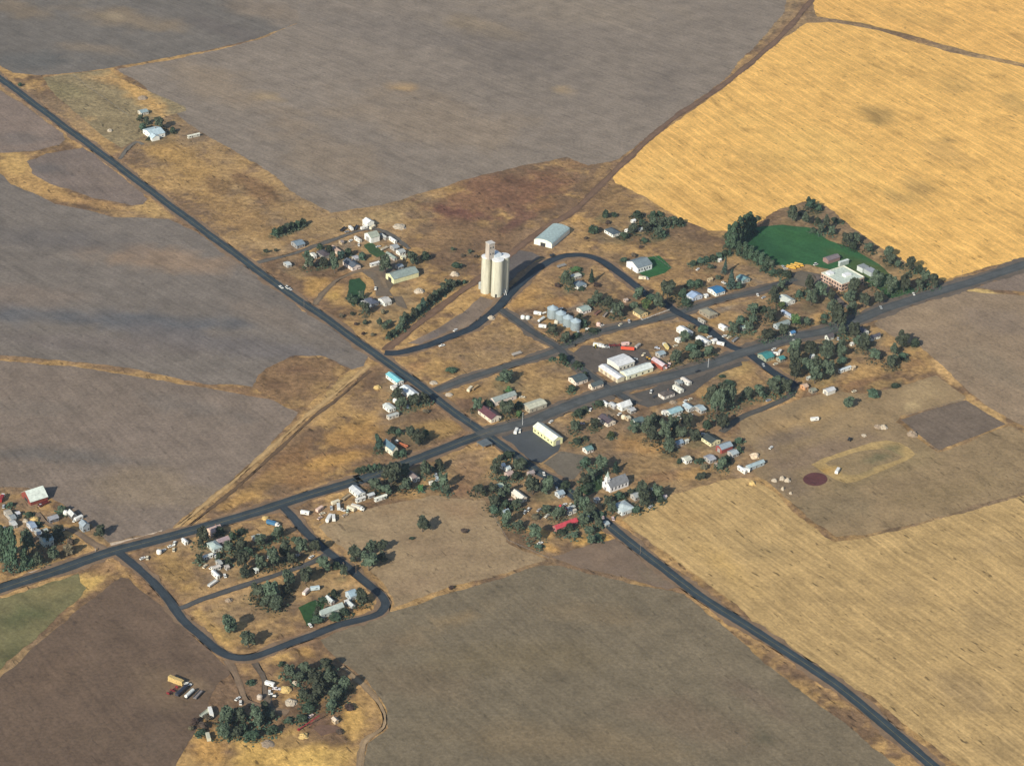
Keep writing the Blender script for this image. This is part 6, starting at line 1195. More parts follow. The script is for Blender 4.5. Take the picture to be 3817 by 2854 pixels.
WHT, CRM, GRY, DRK, RED_, YEL, BLU, SIL = (232, 232, 228), (222, 212, 186), (150, 152, 154), (52, 54, 60), (150, 48, 44), (226, 178, 66), (70, 120, 160), (180, 186, 190)
VEH = [
 ('pickup', 'A1', 325, 1000, -90, 'white pickup on the highway leading two white vehicles', WHT), ('van', 'A1', 392, 1005, -90, 'white van in the middle of the highway queue', WHT), ('car', 'A1', 425, 1020, -90, 'pale car at the rear of the highway queue', (206, 206, 208)),
 ('pickup', 'A1', 1378, 1015, 55, 'white pickup parked on the dirt yard by the lawn', WHT), ('car', 'A1', 1060, 380, 0, 'grey car beside the dark trailers on the gravel lane', GRY), ('camper', 'A1', 1105, 350, 80, 'upright white camper between dark trailers on the gravel lane', WHT),
 ('flatbed', 'A1', 1020, 355, 30, 'dark trailer at the start of the gravel lane row', DRK), ('flatbed', 'A1', 1165, 335, 40, 'dark trailer below the tall white house', DRK), ('car', 'A1', 1102, 480, 20, 'white car left of the short white mobile home', WHT), ('car', 'A1', 1192, 528, 60, 'white car below the short white mobile home', WHT), ('camper', 'A1', 1250, 345, 0, 'white camper parked against the tall white house', WHT, ), ('camper', 'A1', 1345, 340, 20, 'cream camper right of the tall white house', CRM),
 ('car', 'A1', 1410, 545, 0, 'pale car on the lawn edge near the lane bend', (206, 206, 206)), ('flatbed', 'A1', 1480, 570, 15, 'pale stake trailer curving round the lawn edge', (206, 198, 180)), ('car', 'A1', 1440, 715, 10, 'white car right of the long white mobile home', WHT), ('pickup', 'A1', 1480, 700, 40, 'cream pickup beside the dark tree below the mobile homes', CRM), ('car', 'A1', 600, 760, 80, 'cream car half under the trees by the brown roof', CRM), ('car', 'A1', 1010, 630, 60, 'pale car beside the faded pink brown roof', (196, 190, 186)),
 ('car', 'A1', 1225, 1165, 20, 'white car left of the slate hip roof', WHT), ('car', 'A1', 1310, 1225, 20, 'pale car below the slate hip roof', SIL), ('flatbed', 'A1', 1450, 1170, 60, 'silver trailer beside the white house by the hip roof', SIL),
 ('car', 'A2', 1128, 645, 60, 'dark car at the street side of the metal shed', DRK), ('car', 'A2', 1155, 640, 60, 'black car beside the dark car by the metal shed', (38, 38, 42)), ('flatbed', 'A2', 1250, 765, 0, 'grey flatbed trailer inside the curved street', GRY),
 ('tank', 'A2', 815, 1345, 0, 'white upright tank at the corner left of the grain bins', WHT), ('tank', 'A2', 870, 1350, 0, 'second white upright tank left of the grain bins', (206, 214, 214)), ('camper', 'A2', 980, 1300, -50, 'white box trailer behind the upright tanks', WHT), ('propane', 'A2', 1055, 1290, 0, 'small white tank beside the first grain bin', WHT), ('tanker', 'A2', 1025, 1370, 20, 'silver white tank trailer left of the grain bins', (214, 220, 220)), ('camper', 'A2', 1035, 1445, -45, 'white trailer at the dirt edge below the grain bins', WHT), ('tractor', 'A2', 1435, 1520, 30, 'silver machine in front of the last grain bin', SIL), ('pickup', 'A2', 1550, 1470, -40, 'white pickup beside the back street near the bins', WHT), ('car', 'A2', 1905, 1418, 20, 'cream car on the scrap lot verge', CRM), ('tank', 'A2', 1660, 1425, 0, 'dusty pink tank on the scrap lot', (222, 190, 180)), ('car', 'A2', 1700, 1430, 10, 'pale car right of the dusty pink tank', (214, 206, 196)), ('van', 'A2', 2002, 1380, 60, 'grey white van parked by the tan walled house', (206, 208, 214)),
 ('tank', 'A2', 1190, 1400, 0, 'cream drum tank between the second and third bins', (206, 204, 190)), ('flatbed', 'A2', 1655, 1290, 20, 'rusty brown trailer on the scrap lot', (140, 104, 92)), ('flatbed', 'A2', 1740, 1310, 30, 'weathered grey trailer among the scrap', (160, 148, 138)), ('flatbed', 'A2', 1820, 1260, 35, 'pale grey trailer under the scrap lot trees', (176, 178, 166)), ('car', 'A2', 1240, 1240, 0, 'white car behind the first grain bin', WHT), ('camper', 'A2', 2150, 905, -40, 'long pale trailer at the verge below the white hall', CRM),
 ('car', 'A2', 2205, 900, 70, 'white car beside the white hall lawn', WHT), ('car', 'A2', 60, 1480, 20, 'white car alone on the gravel below the elevator', WHT),
 ('bus', 'A3', 1605, 780, -62, 'yellow school bus nearest the trees in the bus yard', YEL), ('bus', 'A3', 1648, 766, -62, 'yellow school bus in the middle of the bus yard', YEL), ('bus', 'A3', 1692, 752, -62, 'yellow school bus nearest the school', YEL), ('car', 'A3', 1545, 795, 0, 'pale car below the yellow buses', (220, 214, 200)), ('car', 'A3', 1515, 770, 70, 'silver car left of the yellow buses', SIL), ('van', 'A3', 1878, 745, 0, 'white van parked at the school corner', WHT),
 ('car', 'A3', 560, 800, 20, 'white car at the end of the hedge line', WHT), ('car', 'A3', 850, 950, -80, 'white car left of the tall dark evergreen', WHT), ('car', 'A3', 1230, 1085, 60, 'white car on the dry verge of the school street', WHT), ('car', 'A3', 1295, 1115, 10, 'pale car below the white car on the school street verge', SIL), ('car', 'A3', 860, 1545, 0, 'white car under the trailer house on the corner street', WHT), ('car', 'A3', 910, 1560, 10, 'cream car right of the white car on the corner street', CRM), ('flatbed', 'A3', 980, 1590, 20, 'grey trailer on the corner street verge', GRY), ('car', 'A3', 690, 1555, 0, 'white car behind the long white roofed house', WHT), ('camper', 'A3', 815, 1640, -60, 'long pale camper below the small white garage', WHT), ('car', 'A3', 310, 1655, 0, 'cream car below the small bright white shed', CRM), ('car', 'A3', 1635, 1600, 60, 'white car on the shaded crossing road verge', WHT),
 ('car', 'A4', 975, 1075, 60, 'white car at the road end of the school trees', WHT), ('car', 'A4', 130, 1575, 50, 'silver car under trees beside the dark roofed house', SIL), ('car', 'A4', 610, 1225, 60, 'silver car on the road verge below the school', SIL),
 ('flatbed', 'B1', 1880, 95, 0, 'long grey stake trailer beside the back street', (176, 172, 168)), ('pickup', 'B1', 1040, 0, 0, 'white pickup on the verge of the curved street', WHT), ('camper', 'B1', 1352, 495, 30, 'small white camper in the dry corner lot', CRM), ('flatbed', 'B1', 1415, 470, 20, 'tan hay trailer right of the small white camper', (196, 168, 124)), ('car', 'B1', 1940, 575, -30, 'cream car beside the long grey roofed building', CRM), ('tank', 'B1', 518, 625, 0, 'round white tank in the yard below the white house', WHT), ('van', 'B1', 538, 1075, 80, 'white van beside the tall white slate roofed house', WHT), ('flatbed', 'B1', 600, 1120, -70, 'rusty red trailer right of the white van', (176, 110, 80)), ('car', 'B1', 655, 680, 60, 'blue grey car beneath the highway trees', (150, 166, 190)),
 ('camper', 'B1', 1870, 965, 40, 'small white wire trailer on the wide paved corner', WHT), ('pickup', 'B1', 1910, 955, 50, 'white pickup on the wide paved corner', WHT), ('car', 'B1', 980, 1465, 70, 'pale car in the trees right of the brown grey roof', SIL),
 ('truck', 'B2', 590, 10, -50, 'white grain truck on the workshop yard', WHT), ('tractor', 'B2', 545, 15, 60, 'yellow tractor beside the white grain truck', (190, 170, 50)), ('pickup', 'B2', 670, 15, -40, 'silver pickup right of the white grain truck', SIL), ('harrow', 'B2', 760, 5, -30, 'dark red harrow in the workshop yard row', (130, 48, 46)), ('trailer', 'B2', 905, 45, -42, 'long orange red grain trailer in the workshop yard', (244, 96, 66)), ('car', 'B2', 990, 150, -30, 'silver car behind the workshop roof', SIL), ('pickup', 'B2', 1085, 100, 25, 'cream pickup at the back of the workshop yard', CRM), ('tractor', 'B2', 1130, 155, -20, 'yellow combine between workshop and red barn', (226, 176, 60)), ('harrow', 'B2', 1365, 235, 30, 'white and red machine beside the red walled barn', (206, 186, 190)), ('car', 'B2', 1240, 25, -60, 'pale blue car on the dirt above the red barn', (196, 204, 220)), ('truck', 'B2', 1330, 15, 70, 'small yellow box truck on the dirt above the red barn', (226, 206, 140)), ('camper', 'B2', 880, -10, -20, 'pinkish camper behind the orange red trailer', (222, 190, 184)), ('camper', 'B2', 1020, 15, 20, 'grey camper right of the orange red trailer', (170, 164, 156)),
 ('car', 'B2', 1690, 285, 0, 'black car on the shoulder of the crossing road', (40, 40, 44)), ('van', 'B2', 1170, 515, 40, 'white van on the gravel lot opposite the workshop', WHT), ('car', 'B2', 1210, 570, 10, 'dark car left of the brown hip roof', DRK), ('car', 'B2', 1055, 270, 0, 'pale car in front of the workshop', SIL), ('tank', 'B2', 860, 808, 0, 'round cream tank in the yard behind the purple roof', CRM), ('car', 'B2', 815, 765, 20, 'white car below the steep white roofed house', WHT), ('car', 'B2', 490, 715, 40, 'white car in the bushes beside the crossing road', WHT), ('car', 'B2', 395, 870, -30, 'pinkish car between the hall trees', (196, 176, 180)), ('car', 'B2', 50, 850, 20, 'white car at the upper end of the yellow hall', WHT), ('car', 'B2', 1490, 800, 80, 'white car below the pale roofed houses', WHT), ('car', 'B2', 1542, 785, 20, 'bright blue car below the pale roofed houses', (60, 130, 220)), ('pickup', 'B2', 1605, 780, 10, 'white pickup right of the bright blue car', WHT), ('car', 'B2', 1550, 620, 20, 'white car on the dirt above the pale roofs', WHT), ('car', 'B2', 1605, 600, 10, 'cream car right of the white car above the pale roofs', CRM), ('car', 'B2', 1745, 990, 0, 'white car left of the dark roofed cream house', WHT), ('flatbed', 'B2', 1720, 960, 10, 'tan trailer behind the dark roofed cream house', (190, 150, 120)), ('car', 'B2', 1900, 1330, 70, 'pale car below the light grey roofed shed', (196, 180, 170)),
 ('camper', 'B3', 335, 100, -40, 'white camper beside the teal roofed house', WHT), ('camper', 'B3', 392, 85, 30, 'second white camper behind the teal roofed garage', (226, 222, 214)), ('car', 'B3', 330, 40, 10, 'white car behind the teal roofed house', WHT), ('car', 'B3', 215, 215, 60, 'silver car below the teal roofed house', SIL), ('car', 'B3', 350, 205, 0, 'cream car in the yard below the teal garage', CRM), ('car', 'B3', 270, 610, 0, 'grey blue car half under the lane trees', (150, 160, 176)), ('camper', 'B3', 785, 830, -20, 'small white camper alone in the rough pasture', WHT), ('camper', 'B3', 1040, 1410, 30, 'white camper at the end of the oval track', WHT), ('car', 'B3', 298, 1140, 20, 'white car on the brown strip of the pasture', WHT), ('car', 'B3', 1228, 510, 0, 'pale car on the brown slope at the east end', CRM), ('tractor', 'B3', 1180, 1055, 10, 'black tractor on the track across the pasture', (40, 42, 44)), ('camper', 'B3', 15, 1400, -50, 'white camper left of the long pale blue shed', WHT),
 ('truck', 'C0', 25, 335, 50, 'red truck at the left edge of the farmstead', RED_), ('car', 'C0', 40, 420, 60, 'pale car below the red truck', SIL), ('pickup', 'C0', 683, 692, 5, 'white pickup in the middle of the farmstead yard', WHT), ('camper', 'C0', 880, 562, 10, 'white camper beside the steep silver roofed shed', WHT), ('car', 'C0', 835, 575, 40, 'white car left of the camper at the silver shed', WHT), ('tank', 'C0', 735, 500, 0, 'white tank left of the steep silver roofed shed', WHT), ('car', 'C0', 450, 1005, -40, 'white car in the trees by the farmstead front', WHT), ('car', 'C0', 50, 665, 60, 'cream car left of the whitish roofed shed', CRM), ('tank', 'C0', 1780, 940, 0, 'round white tank below the crossing road', WHT), ('car', 'C0', 1828, 912, 20, 'silver car behind the round white tank', SIL), ('pickup', 'C0', 1950, 835, 50, 'white pickup below the verge of the crossing road', WHT), ('car', 'C0', 1908, 865, 0, 'small white car left of the verge pickup', WHT), ('car', 'C0', 1942, 905, 60, 'cream car below the verge pickup', CRM), ('car', 'C0', 1595, 1000, 10, 'white car on the dry corner by the loop street', WHT), ('car', 'C0', 1648, 995, 60, 'cream car right of the dry corner white car', CRM), ('car', 'C0', 460, 405, 0, 'silver car under the red barn', SIL), ('flatbed', 'C0', 490, 395, 10, 'dark red trailer in front of the red barn', (110, 50, 48)),
 ('camper', 'C1', 1200, 500, -50, 'white camper alone at the left of the scrap yard', WHT), ('camper', 'C1', 1362, 460, 20, 'pinkish camper on the left of the scrap yard', (226, 196, 180)), ('car', 'C1', 1392, 500, 0, 'cream car below the pinkish camper', CRM), ('truck', 'C1', 1470, 560, 40, 'white box truck at the lower edge of the scrap yard', WHT), ('camper', 'C1', 1520, 560, 60, 'white camper right of the box truck', WHT), ('camper', 'C1', 1540, 385, 0, 'beige camper at the back of the scrap yard', CRM), ('pickup', 'C1', 1495, 440, 60, 'silver pickup in the middle of the scrap yard', SIL), ('camper', 'C1', 1575, 435, 60, 'silver white camper in the middle of the scrap yard', (214, 218, 216)), ('pickup', 'C1', 1615, 460, -70, 'white pickup right of the middle camper', WHT), ('van', 'C1', 1675, 470, 50, 'pale green van in the scrap yard', (206, 222, 204)), ('camper', 'C1', 1715, 455, -70, 'cream camper right of the pale green van', CRM), ('truck', 'C1', 1790, 445, -60, 'dusty white truck at the right of the scrap yard', (214, 208, 196)), ('car', 'C1', 1365, 550, 20, 'pale pink car at the lower left of the scrap yard', (214, 190, 176)), ('car', 'C1', 1645, 520, 10, 'tan car at the lower edge of the scrap yard', (190, 172, 150)), ('flatbed', 'C1', 1665, 320, 20, 'tan trailer behind the scrap yard campers', (176, 160, 132)),
 ('truck', 'C1', 845, 625, -60, 'blue truck on the dry lot beside the side street', BLU), ('car', 'C1', 892, 650, 70, 'pale car behind the blue truck', (222, 206, 196)), ('car', 'C1', 200, 975, 70, 'white car below the pale sage roof', WHT), ('car', 'C1', 160, 1105, 10, 'white car left of the grey roofed shed', WHT), ('car', 'C1', 80, 1090, 30, 'cream car below the white mobile home', CRM), ('car', 'C1', 305, 1195, 70, 'white car right of the bright white camper', WHT), ('car', 'C1', 365, 785, 40, 'silver car right of the mauve roof', SIL), ('flatbed', 'C1', 170, 1285, 20, 'white pipe trailer on the dry grass of the lower block', WHT), ('car', 'C1', 790, 980, 60, 'pale car hidden between the block trees', SIL), ('car', 'C1', 1270, 985, 20, 'white car at the end of the inner lane', WHT), ('camper', 'C1', 1210, 1385, 30, 'white and pink camper on the dirt below the inner lane', (230, 214, 206)), ('camper', 'C1', 1310, 1345, -20, 'pale blue camper right of the pink and white one', (190, 208, 216)), ('car', 'C1', 1110, 970, 0, 'dusty car under the trees above the inner lane', (176, 170, 168)), ('car', 'C1', 1570, 1570, 20, 'white car hidden behind the long pale house', WHT),
 ('car', 'C2', 1660, 355, 60, 'white car on the highway beside the gravel lot', WHT), ('van', 'C2', 1450, 785, 30, 'silver van below the sprawling white house', SIL), ('van', 'C2', 1490, 755, 30, 'bright white van below the sprawling white house', WHT), ('pickup', 'C2', 1692, 828, 20, 'pale pickup left of the raspberry red roof', (206, 204, 194)), ('car', 'C2', 1605, 760, 20, 'grey car among the bushes by the white vans', (176, 176, 176)), ('car', 'C2', 1222, 835, 80, 'pale yellow car in front of the blue grey shed', (226, 226, 176)), ('car', 'C2', 1890, 700, 10, 'white car above the faded red roof', WHT), ('car', 'C2', 1955, 700, 40, 'cream car above the pale grey trailer', CRM), ('camper', 'C2', 2125, 845, -50, 'white camper beside the highway near the red roof', WHT), ('car', 'C2', 1805, 520, 60, 'silver car under the highway trees', SIL), ('car', 'C2', 1275, 650, 0, 'pinkish car left of the sprawling white house', (196, 170, 160)), ('car', 'C2', 455, 365, 60, 'silver car in the shade behind the roadside trees', SIL), ('car', 'C2', 475, 425, 0, 'pale blue car below the silver car in the shade', (176, 196, 206)), ('car', 'C2', 1615, 1130, 0, 'white car at the lower edge of the south block', WHT), ('pickup', 'C2', 1460, 240, 60, 'dark pickup beside the highway bushes', DRK),
 ('car', 'C3', 222, 705, 60, 'pinkish car on the highway corner', (222, 200, 200)), ('car', 'C3', 110, 690, 60, 'pale pink car across the highway corner', (206, 186, 190)), ('car', 'C3', 640, 575, 20, 'silver car at the stubble field edge', SIL),
 ('car', 'D1', 1670, 90, 80, 'white car under the trees by the loop street', WHT), ('harrow', 'D1', 140, 830, 20, 'dark red harrow at the end of the parked trailers', (130, 40, 46)), ('trailer', 'D1', 232, 835, 26, 'long dark trailer parked beside the red harrow', (62, 66, 78)), ('tanker', 'D1', 325, 862, 26, 'white tank trailer parked beside the dark trailer', (222, 226, 222)), ('flatbed', 'D1', 418, 870, 30, 'grey trailer at the right of the parked trailers', (140, 134, 132)), ('pickup', 'D1', 300, 748, -55, 'white truck at the end of the hay stack', WHT),
 ('camper', 'D1', 1218, 755, -60, 'white camper beside the farmyard hay', WHT), ('pickup', 'D1', 1292, 800, -40, 'silver white pickup against the farmyard hay', (220, 216, 220)), ('car', 'D1', 1215, 838, 60, 'white car below the farmyard camper', WHT), ('tractor', 'D1', 1245, 885, -40, 'white tractor on the farmyard track', WHT), ('tank', 'D1', 1105, 905, 0, 'grey round tank between the two farm tracks', (190, 178, 164)), ('car', 'D1', 858, 910, 20, 'white car on the dirt left of the farm track', WHT), ('car', 'D1', 890, 955, 60, 'white car just below the dirt track car', (236, 228, 222)), ('truck', 'D1', 555, 1070, 70, 'white truck at the west grove of the farmyard', WHT), ('flatbed', 'D1', 500, 1075, 20, 'pale trailer left of the white grove truck', (180, 186, 174)), ('auger', 'D1', 1650, 1210, 0, 'dark red auger beside the brown dirt pad', (136, 34, 46)), ('car', 'D1', 1675, 1105, 20, 'pale car above the dark red auger', (222, 200, 190)), ('car', 'D1', 1690, 905, 30, 'pale pink car inside the farmyard grove', (214, 190, 180)), ('camper', 'D1', 530, 1350, 70, 'pale narrow trailer below the west grove', (196, 196, 176)),
]
for q in VEH:
    kind, t, u, v, ang, lab, c = q
    place(kind, t, u, v, ang, lab, c, sc=.8 if kind == 'bus' else 1.0)

# ------------------------------------------------------------------ heaps, bales, stones
STRAW = paint((.62, .44, .17), .95, .4, 1.5, name='straw', bump=.5)
PALE = paint((.52, .44, .33), .95, .35, 1.2, name='weathered_rubble', bump=.5)
BRUSH = paint((.34, .26, .18), .95, .4, 1.5, name='dead_brush', bump=.5)
def heap(t, u, v, w, h, label, mat=PALE, name='rubble_heap', cat='heap', seed=0, stretch=1.0, ang=0):
    p = P(t, u, v); s = mpp(p) / 3; W = w * s; Hh = h * s * .7
    r = np.random.default_rng(seed); n = 14; rows = 5; pts = []
    for k in range(rows):
        z = k / (rows - 1); rad = .5 * math.sqrt(max(0.02, 1 - z ** 1.6))
        for i in range(n):
            a = 2 * math.pi * i / n; q = rad * (1 + r.uniform(-.28, .22))
            pts.append((q * math.cos(a) * W * stretch, q * math.sin(a) * W, Hh * z * r.uniform(.75, 1.1) - .05 * (k == 0)))
    fs = [(k * n + i, k * n + (i + 1) % n, (k + 1) * n + (i + 1) % n, (k + 1) * n + i) for k in range(rows - 1) for i in range(n)] + [tuple(range((rows - 1) * n, rows * n))]
    b = MB(); b.poly(pts, fs)
    o = b.build(name, mat); o.location = p + Vector((0, W * .35, 0)); o.rotation_euler = (0, 0, BANG + math.radians(ang)); tag(o, label, cat)
    return o
HEAPS = [
 ('A1', 1865, 1060, 110, 60, 'pale dirt heap in front of the sage roofed barn', PALE, 'dirt_heap'), ('A1', 1640, 345, 150, 50, 'pale log heap above the lane bend', PALE, 'log_heap'), ('A1', -115, -330, 80, 40, 'x', PALE, 'x'),
 ('B3', 1500, 920, 90, 50, 'dark brush heap on the pasture track', BRUSH, 'brush_heap'), ('B3', 1560, 925, 90, 60, 'tan brush heap at the end of the pasture track', PALE, 'brush_heap'), ('B3', 1885, 1010, 120, 70, 'brush heap at the corner of the square tilled plot', BRUSH, 'brush_heap'), ('B3', 1340, 1010, 60, 30, 'small pinkish rock heap beside the pasture track', PALE, 'rock_heap'), ('B3', 120, 1250, 120, 60, 'pale straw heap beside the long pale blue shed', paint((.7, .55, .38), .95, .3, 1, name='pale_straw'), 'straw_heap'),
 ('B3', 340, 1515, 70, 40, 'leftmost whitish boulder in the group near the maroon circle', PALE, 'boulder'), ('B3', 425, 1500, 70, 60, 'tallest whitish boulder near the maroon circle', PALE, 'boulder'), ('B3', 485, 1520, 70, 60, 'rightmost whitish boulder in the group near the maroon circle', PALE, 'boulder'), ('B3', 430, 1610, 40, 60, 'single pale boulder below the boulder group', PALE, 'boulder'), ('B3', 518, 1655, 40, 40, 'small pale boulder on the dirt below the maroon circle', PALE, 'boulder'), ('B3', 90, 1550, 80, 50, 'long tan straw heap at the stubble field corner', STRAW, 'straw_heap'),
 ('C0', 385, 590, 110, 60, 'golden scrap heap in the middle of the farmstead', STRAW, 'scrap_heap'), ('C0', 280, 590, 70, 40, 'tan scrap heap left of the golden one', PALE, 'scrap_heap'),
 ('D1', 1395, 830, 130, 60, 'golden hay heap in the lower farmyard', STRAW, 'hay_heap'), ('D1', 1500, 750, 80, 50, 'tan earth heap under the farmyard grove', PALE, 'earth_heap'), ('D1', 1590, 1345, 110, 50, 'pale yellow straw heap at the golden bank', STRAW, 'straw_heap'), ('D1', 1190, 1440, 150, 30, 'tan earth bank heap above the golden bank', BRUSH, 'earth_heap'), ('D1', 1450, 975, 140, 50, 'speckled scrap heap below the hay in the farmyard', PALE, 'scrap_heap'), ('D1', 340, 1470, 60, 40, 'x', PALE, 'x'),
 ('B1', 315, 480, 90, 50, 'golden tyre ring heap left of the turquoise roof', STRAW, 'straw_heap'), ('B1', 945, 425, 90, 30, 'pale board heap at the back street corner', PALE, 'board_heap'), ('B1', 1120, 560, 90, 40, 'pale brush heap in the corner lot by the highway', PALE, 'brush_heap'), ('A2', 460, 1355, 90, 50, 'pale scrap heap in the fork of the curved street', PALE, 'scrap_heap'), ('A2', 50, 870, 100, 60, 'pale rubble heap below the barn slope', PALE, 'rubble_heap'), ('C1', 750, 560, 80, 40, 'golden straw heap beside the crossing road', STRAW, 'straw_heap'), ('C1', 345, 1480, 80, 40, 'reddish brush heap below the inner lane', BRUSH, 'brush_heap'), ('B2', 1420, 640, 90, 30, 'reddish earth heap opposite the brown hip roof', BRUSH, 'earth_heap'),
]
for i, (t, u, v, w_, h_, lab, mt_, nm) in enumerate(HEAPS):
    if nm == 'x': continue
    heap(t, u, v, w_, h_, lab, mt_, nm, 'boulder' if nm == 'boulder' else 'heap', i)
heap('A1', (408 - 940) * 3, (492 - 740) * 3, 60, 40, 'pale boulder heap in the lot left of the white farmhouse', PALE, 'rock_heap', 'heap', 77)
heap('A1', (530 - 940) * 3, (372 - 740) * 3, 110, 40, 'dark brush heap on the golden strip above the farmhouse', BRUSH, 'brush_heap', 'heap', 78)
# the long stack of square hay bales in the lower farmyard
L0, L1 = P('D1', 90, 690), P('D1', 250, 752); dv = L1 - L0; ln = dv.length
r_ = thing('hay_stack', (L0 + L1) / 2, math.atan2(dv.y, dv.x), 'long golden stack of square hay bales beside the parked trailers', 'hay stack')
nb_ = 8
for i in range(nb_):
    for z_ in range(3):
        b = MB(); b.box((-ln / 2 + ln * (i + .5) / nb_, random.uniform(-.12, .12), .62 + 1.2 * z_), (ln / nb_ - .08, 2.5, 1.16)); b.build('bale', STRAW, r_)

# ------------------------------------------------------------------ poles, sign, fences
WOODP = paint((.20, .15, .11), .9, .3, 2, name='pole_wood')
def pole(t, u, v, h, label, white=False):
    r_ = thing('flag_pole' if white else 'utility_pole', P(t, u, v), BANG, label, 'pole')
    b = MB(); b.tube((0, 0, -.3), (0, 0, h), .16 if not white else .13, .11, 8); b.build('shaft', paint((.75, .75, .73), .5, .1, name='white_steel') if white else WOODP, r_)
    b = MB()
    if white: b.lathe([(.1, h), (.28, h + .2), (.05, h + .45)], 10); b.build('finial', paint((.75, .75, .73), .5, .1, name='white_steel'), r_)
    else: b.box((0, 0, h - .9), (.16, 2.4, .18)); b.build('crossarm', WOODP, r_)
pole('B1', 1942, 882, 11, 'slender white pole on the wide paved corner', True)
pole('B2', 1806, 238, 8, 'pale pole beside the crossing road on the dry rise', True)
for t, u, v, lab in (('C1', 1630, 1150, 'bare wooden pole leaning shade over the loop street'), ('C1', 1770, 1160, 'wooden utility pole on the meadow side of the loop street'), ('C3', 525, 1095, 'wooden utility pole beside the lower highway'), ('B1', 1365, 850, 'wooden utility pole at the highway corner by the maroon roof'), ('A1', 580, 1215, 'wooden utility pole on the field side of the highway'), ('A2', 1660, 1700, 'wooden utility pole beside the back street below the bins'), ('A4', 1510, 900, 'wooden utility pole at the wheat corner by the road')):
    pole(t, u, v, 9, lab)
def fence(spec, label, step=5.0, white=False, h=1.2, name='wire_fence'):
    pts = [P(*q) for q in spec]; a = pts[0]
    r_ = thing(name, a, 0, label, 'fence'); mt_ = paint((.78, .77, .72), .6, .1, name='white_fence_paint') if white else WOODP
    k = 0; rb = MB()
    for p, q in zip(pts[:-1], pts[1:]):
        d = q - p; n = max(1, int(d.length / step))
        for i in range(n + (q is pts[-1])):
            c = p + d * (i / n) - a; b = MB(); b.box((c.x, c.y, h / 2 - .1), (.16, .16, h + .2)); b.build('post', mt_, r_)
        for z_ in ((.45, .95) if white else (.4, .75, 1.1)):
            s, e = p - a, q - a
            if white: 
                rb.box(((s.x + e.x) / 2, (s.y + e.y) / 2, z_), (d.length, .08, .22), math.atan2(d.y, d.x))
            else: rb.tube((s.x, s.y, z_), (e.x, e.y, z_), .03, .03, 4)
    rb.build('rail' if white else 'wire', mt_ if white else paint((.25, .24, .23), .6, name='wire'), r_)
fence(tl('A2', (2115, 1322), (2150, 1362)) + tl('A3', (0, 1340), (130, 1290), (240, 1250)), 'white board fence along the back street by the tan house', 4, True, 1.3, 'board_fence')
fence(tl('A3', (55, 640), (270, 790)), 'wire fence along the far side of the hall lawn', 5)
fence(tl('T0', (600, 622), (800, 770), (1060, 955)), 'wire fence dividing the upper left farmhouse lot', 9)
fence(tl('C1', (1290, 625), (1520, 545), (1880, 430)), 'wire fence along the lower side of the scrap yard', 7)
fence(tl('F', (1945, 903), (2086, 862)), 'wire fence on the upper edge of the square tilled plot', 7)
fence(tl('F', (1992, 948), (2028, 976)), 'wire fence on the lower corner of the square tilled plot', 5)
fence(tl('F', (1060, 1105), (1098, 1168), (1185, 1206)), 'wire fence between the meadow and the south block', 7)
# white board sign by the farm lane
r_ = thing('board_sign', P('C0', 1066, 912), BANG + 1.2, 'small white board sign beside the farm lane', 'sign')
b = MB(); b.box((0, 0, 1.5), (1.6, .1, 1.9)); b.build('board', paint((.8, .8, .78), .6, .05, name='sign_board'), r_)
for s in (-1, 1):
    b = MB(); b.box((s * .6, .09, .5), (.12, .1, 1.4)); b.build('post', WOODP, r_)
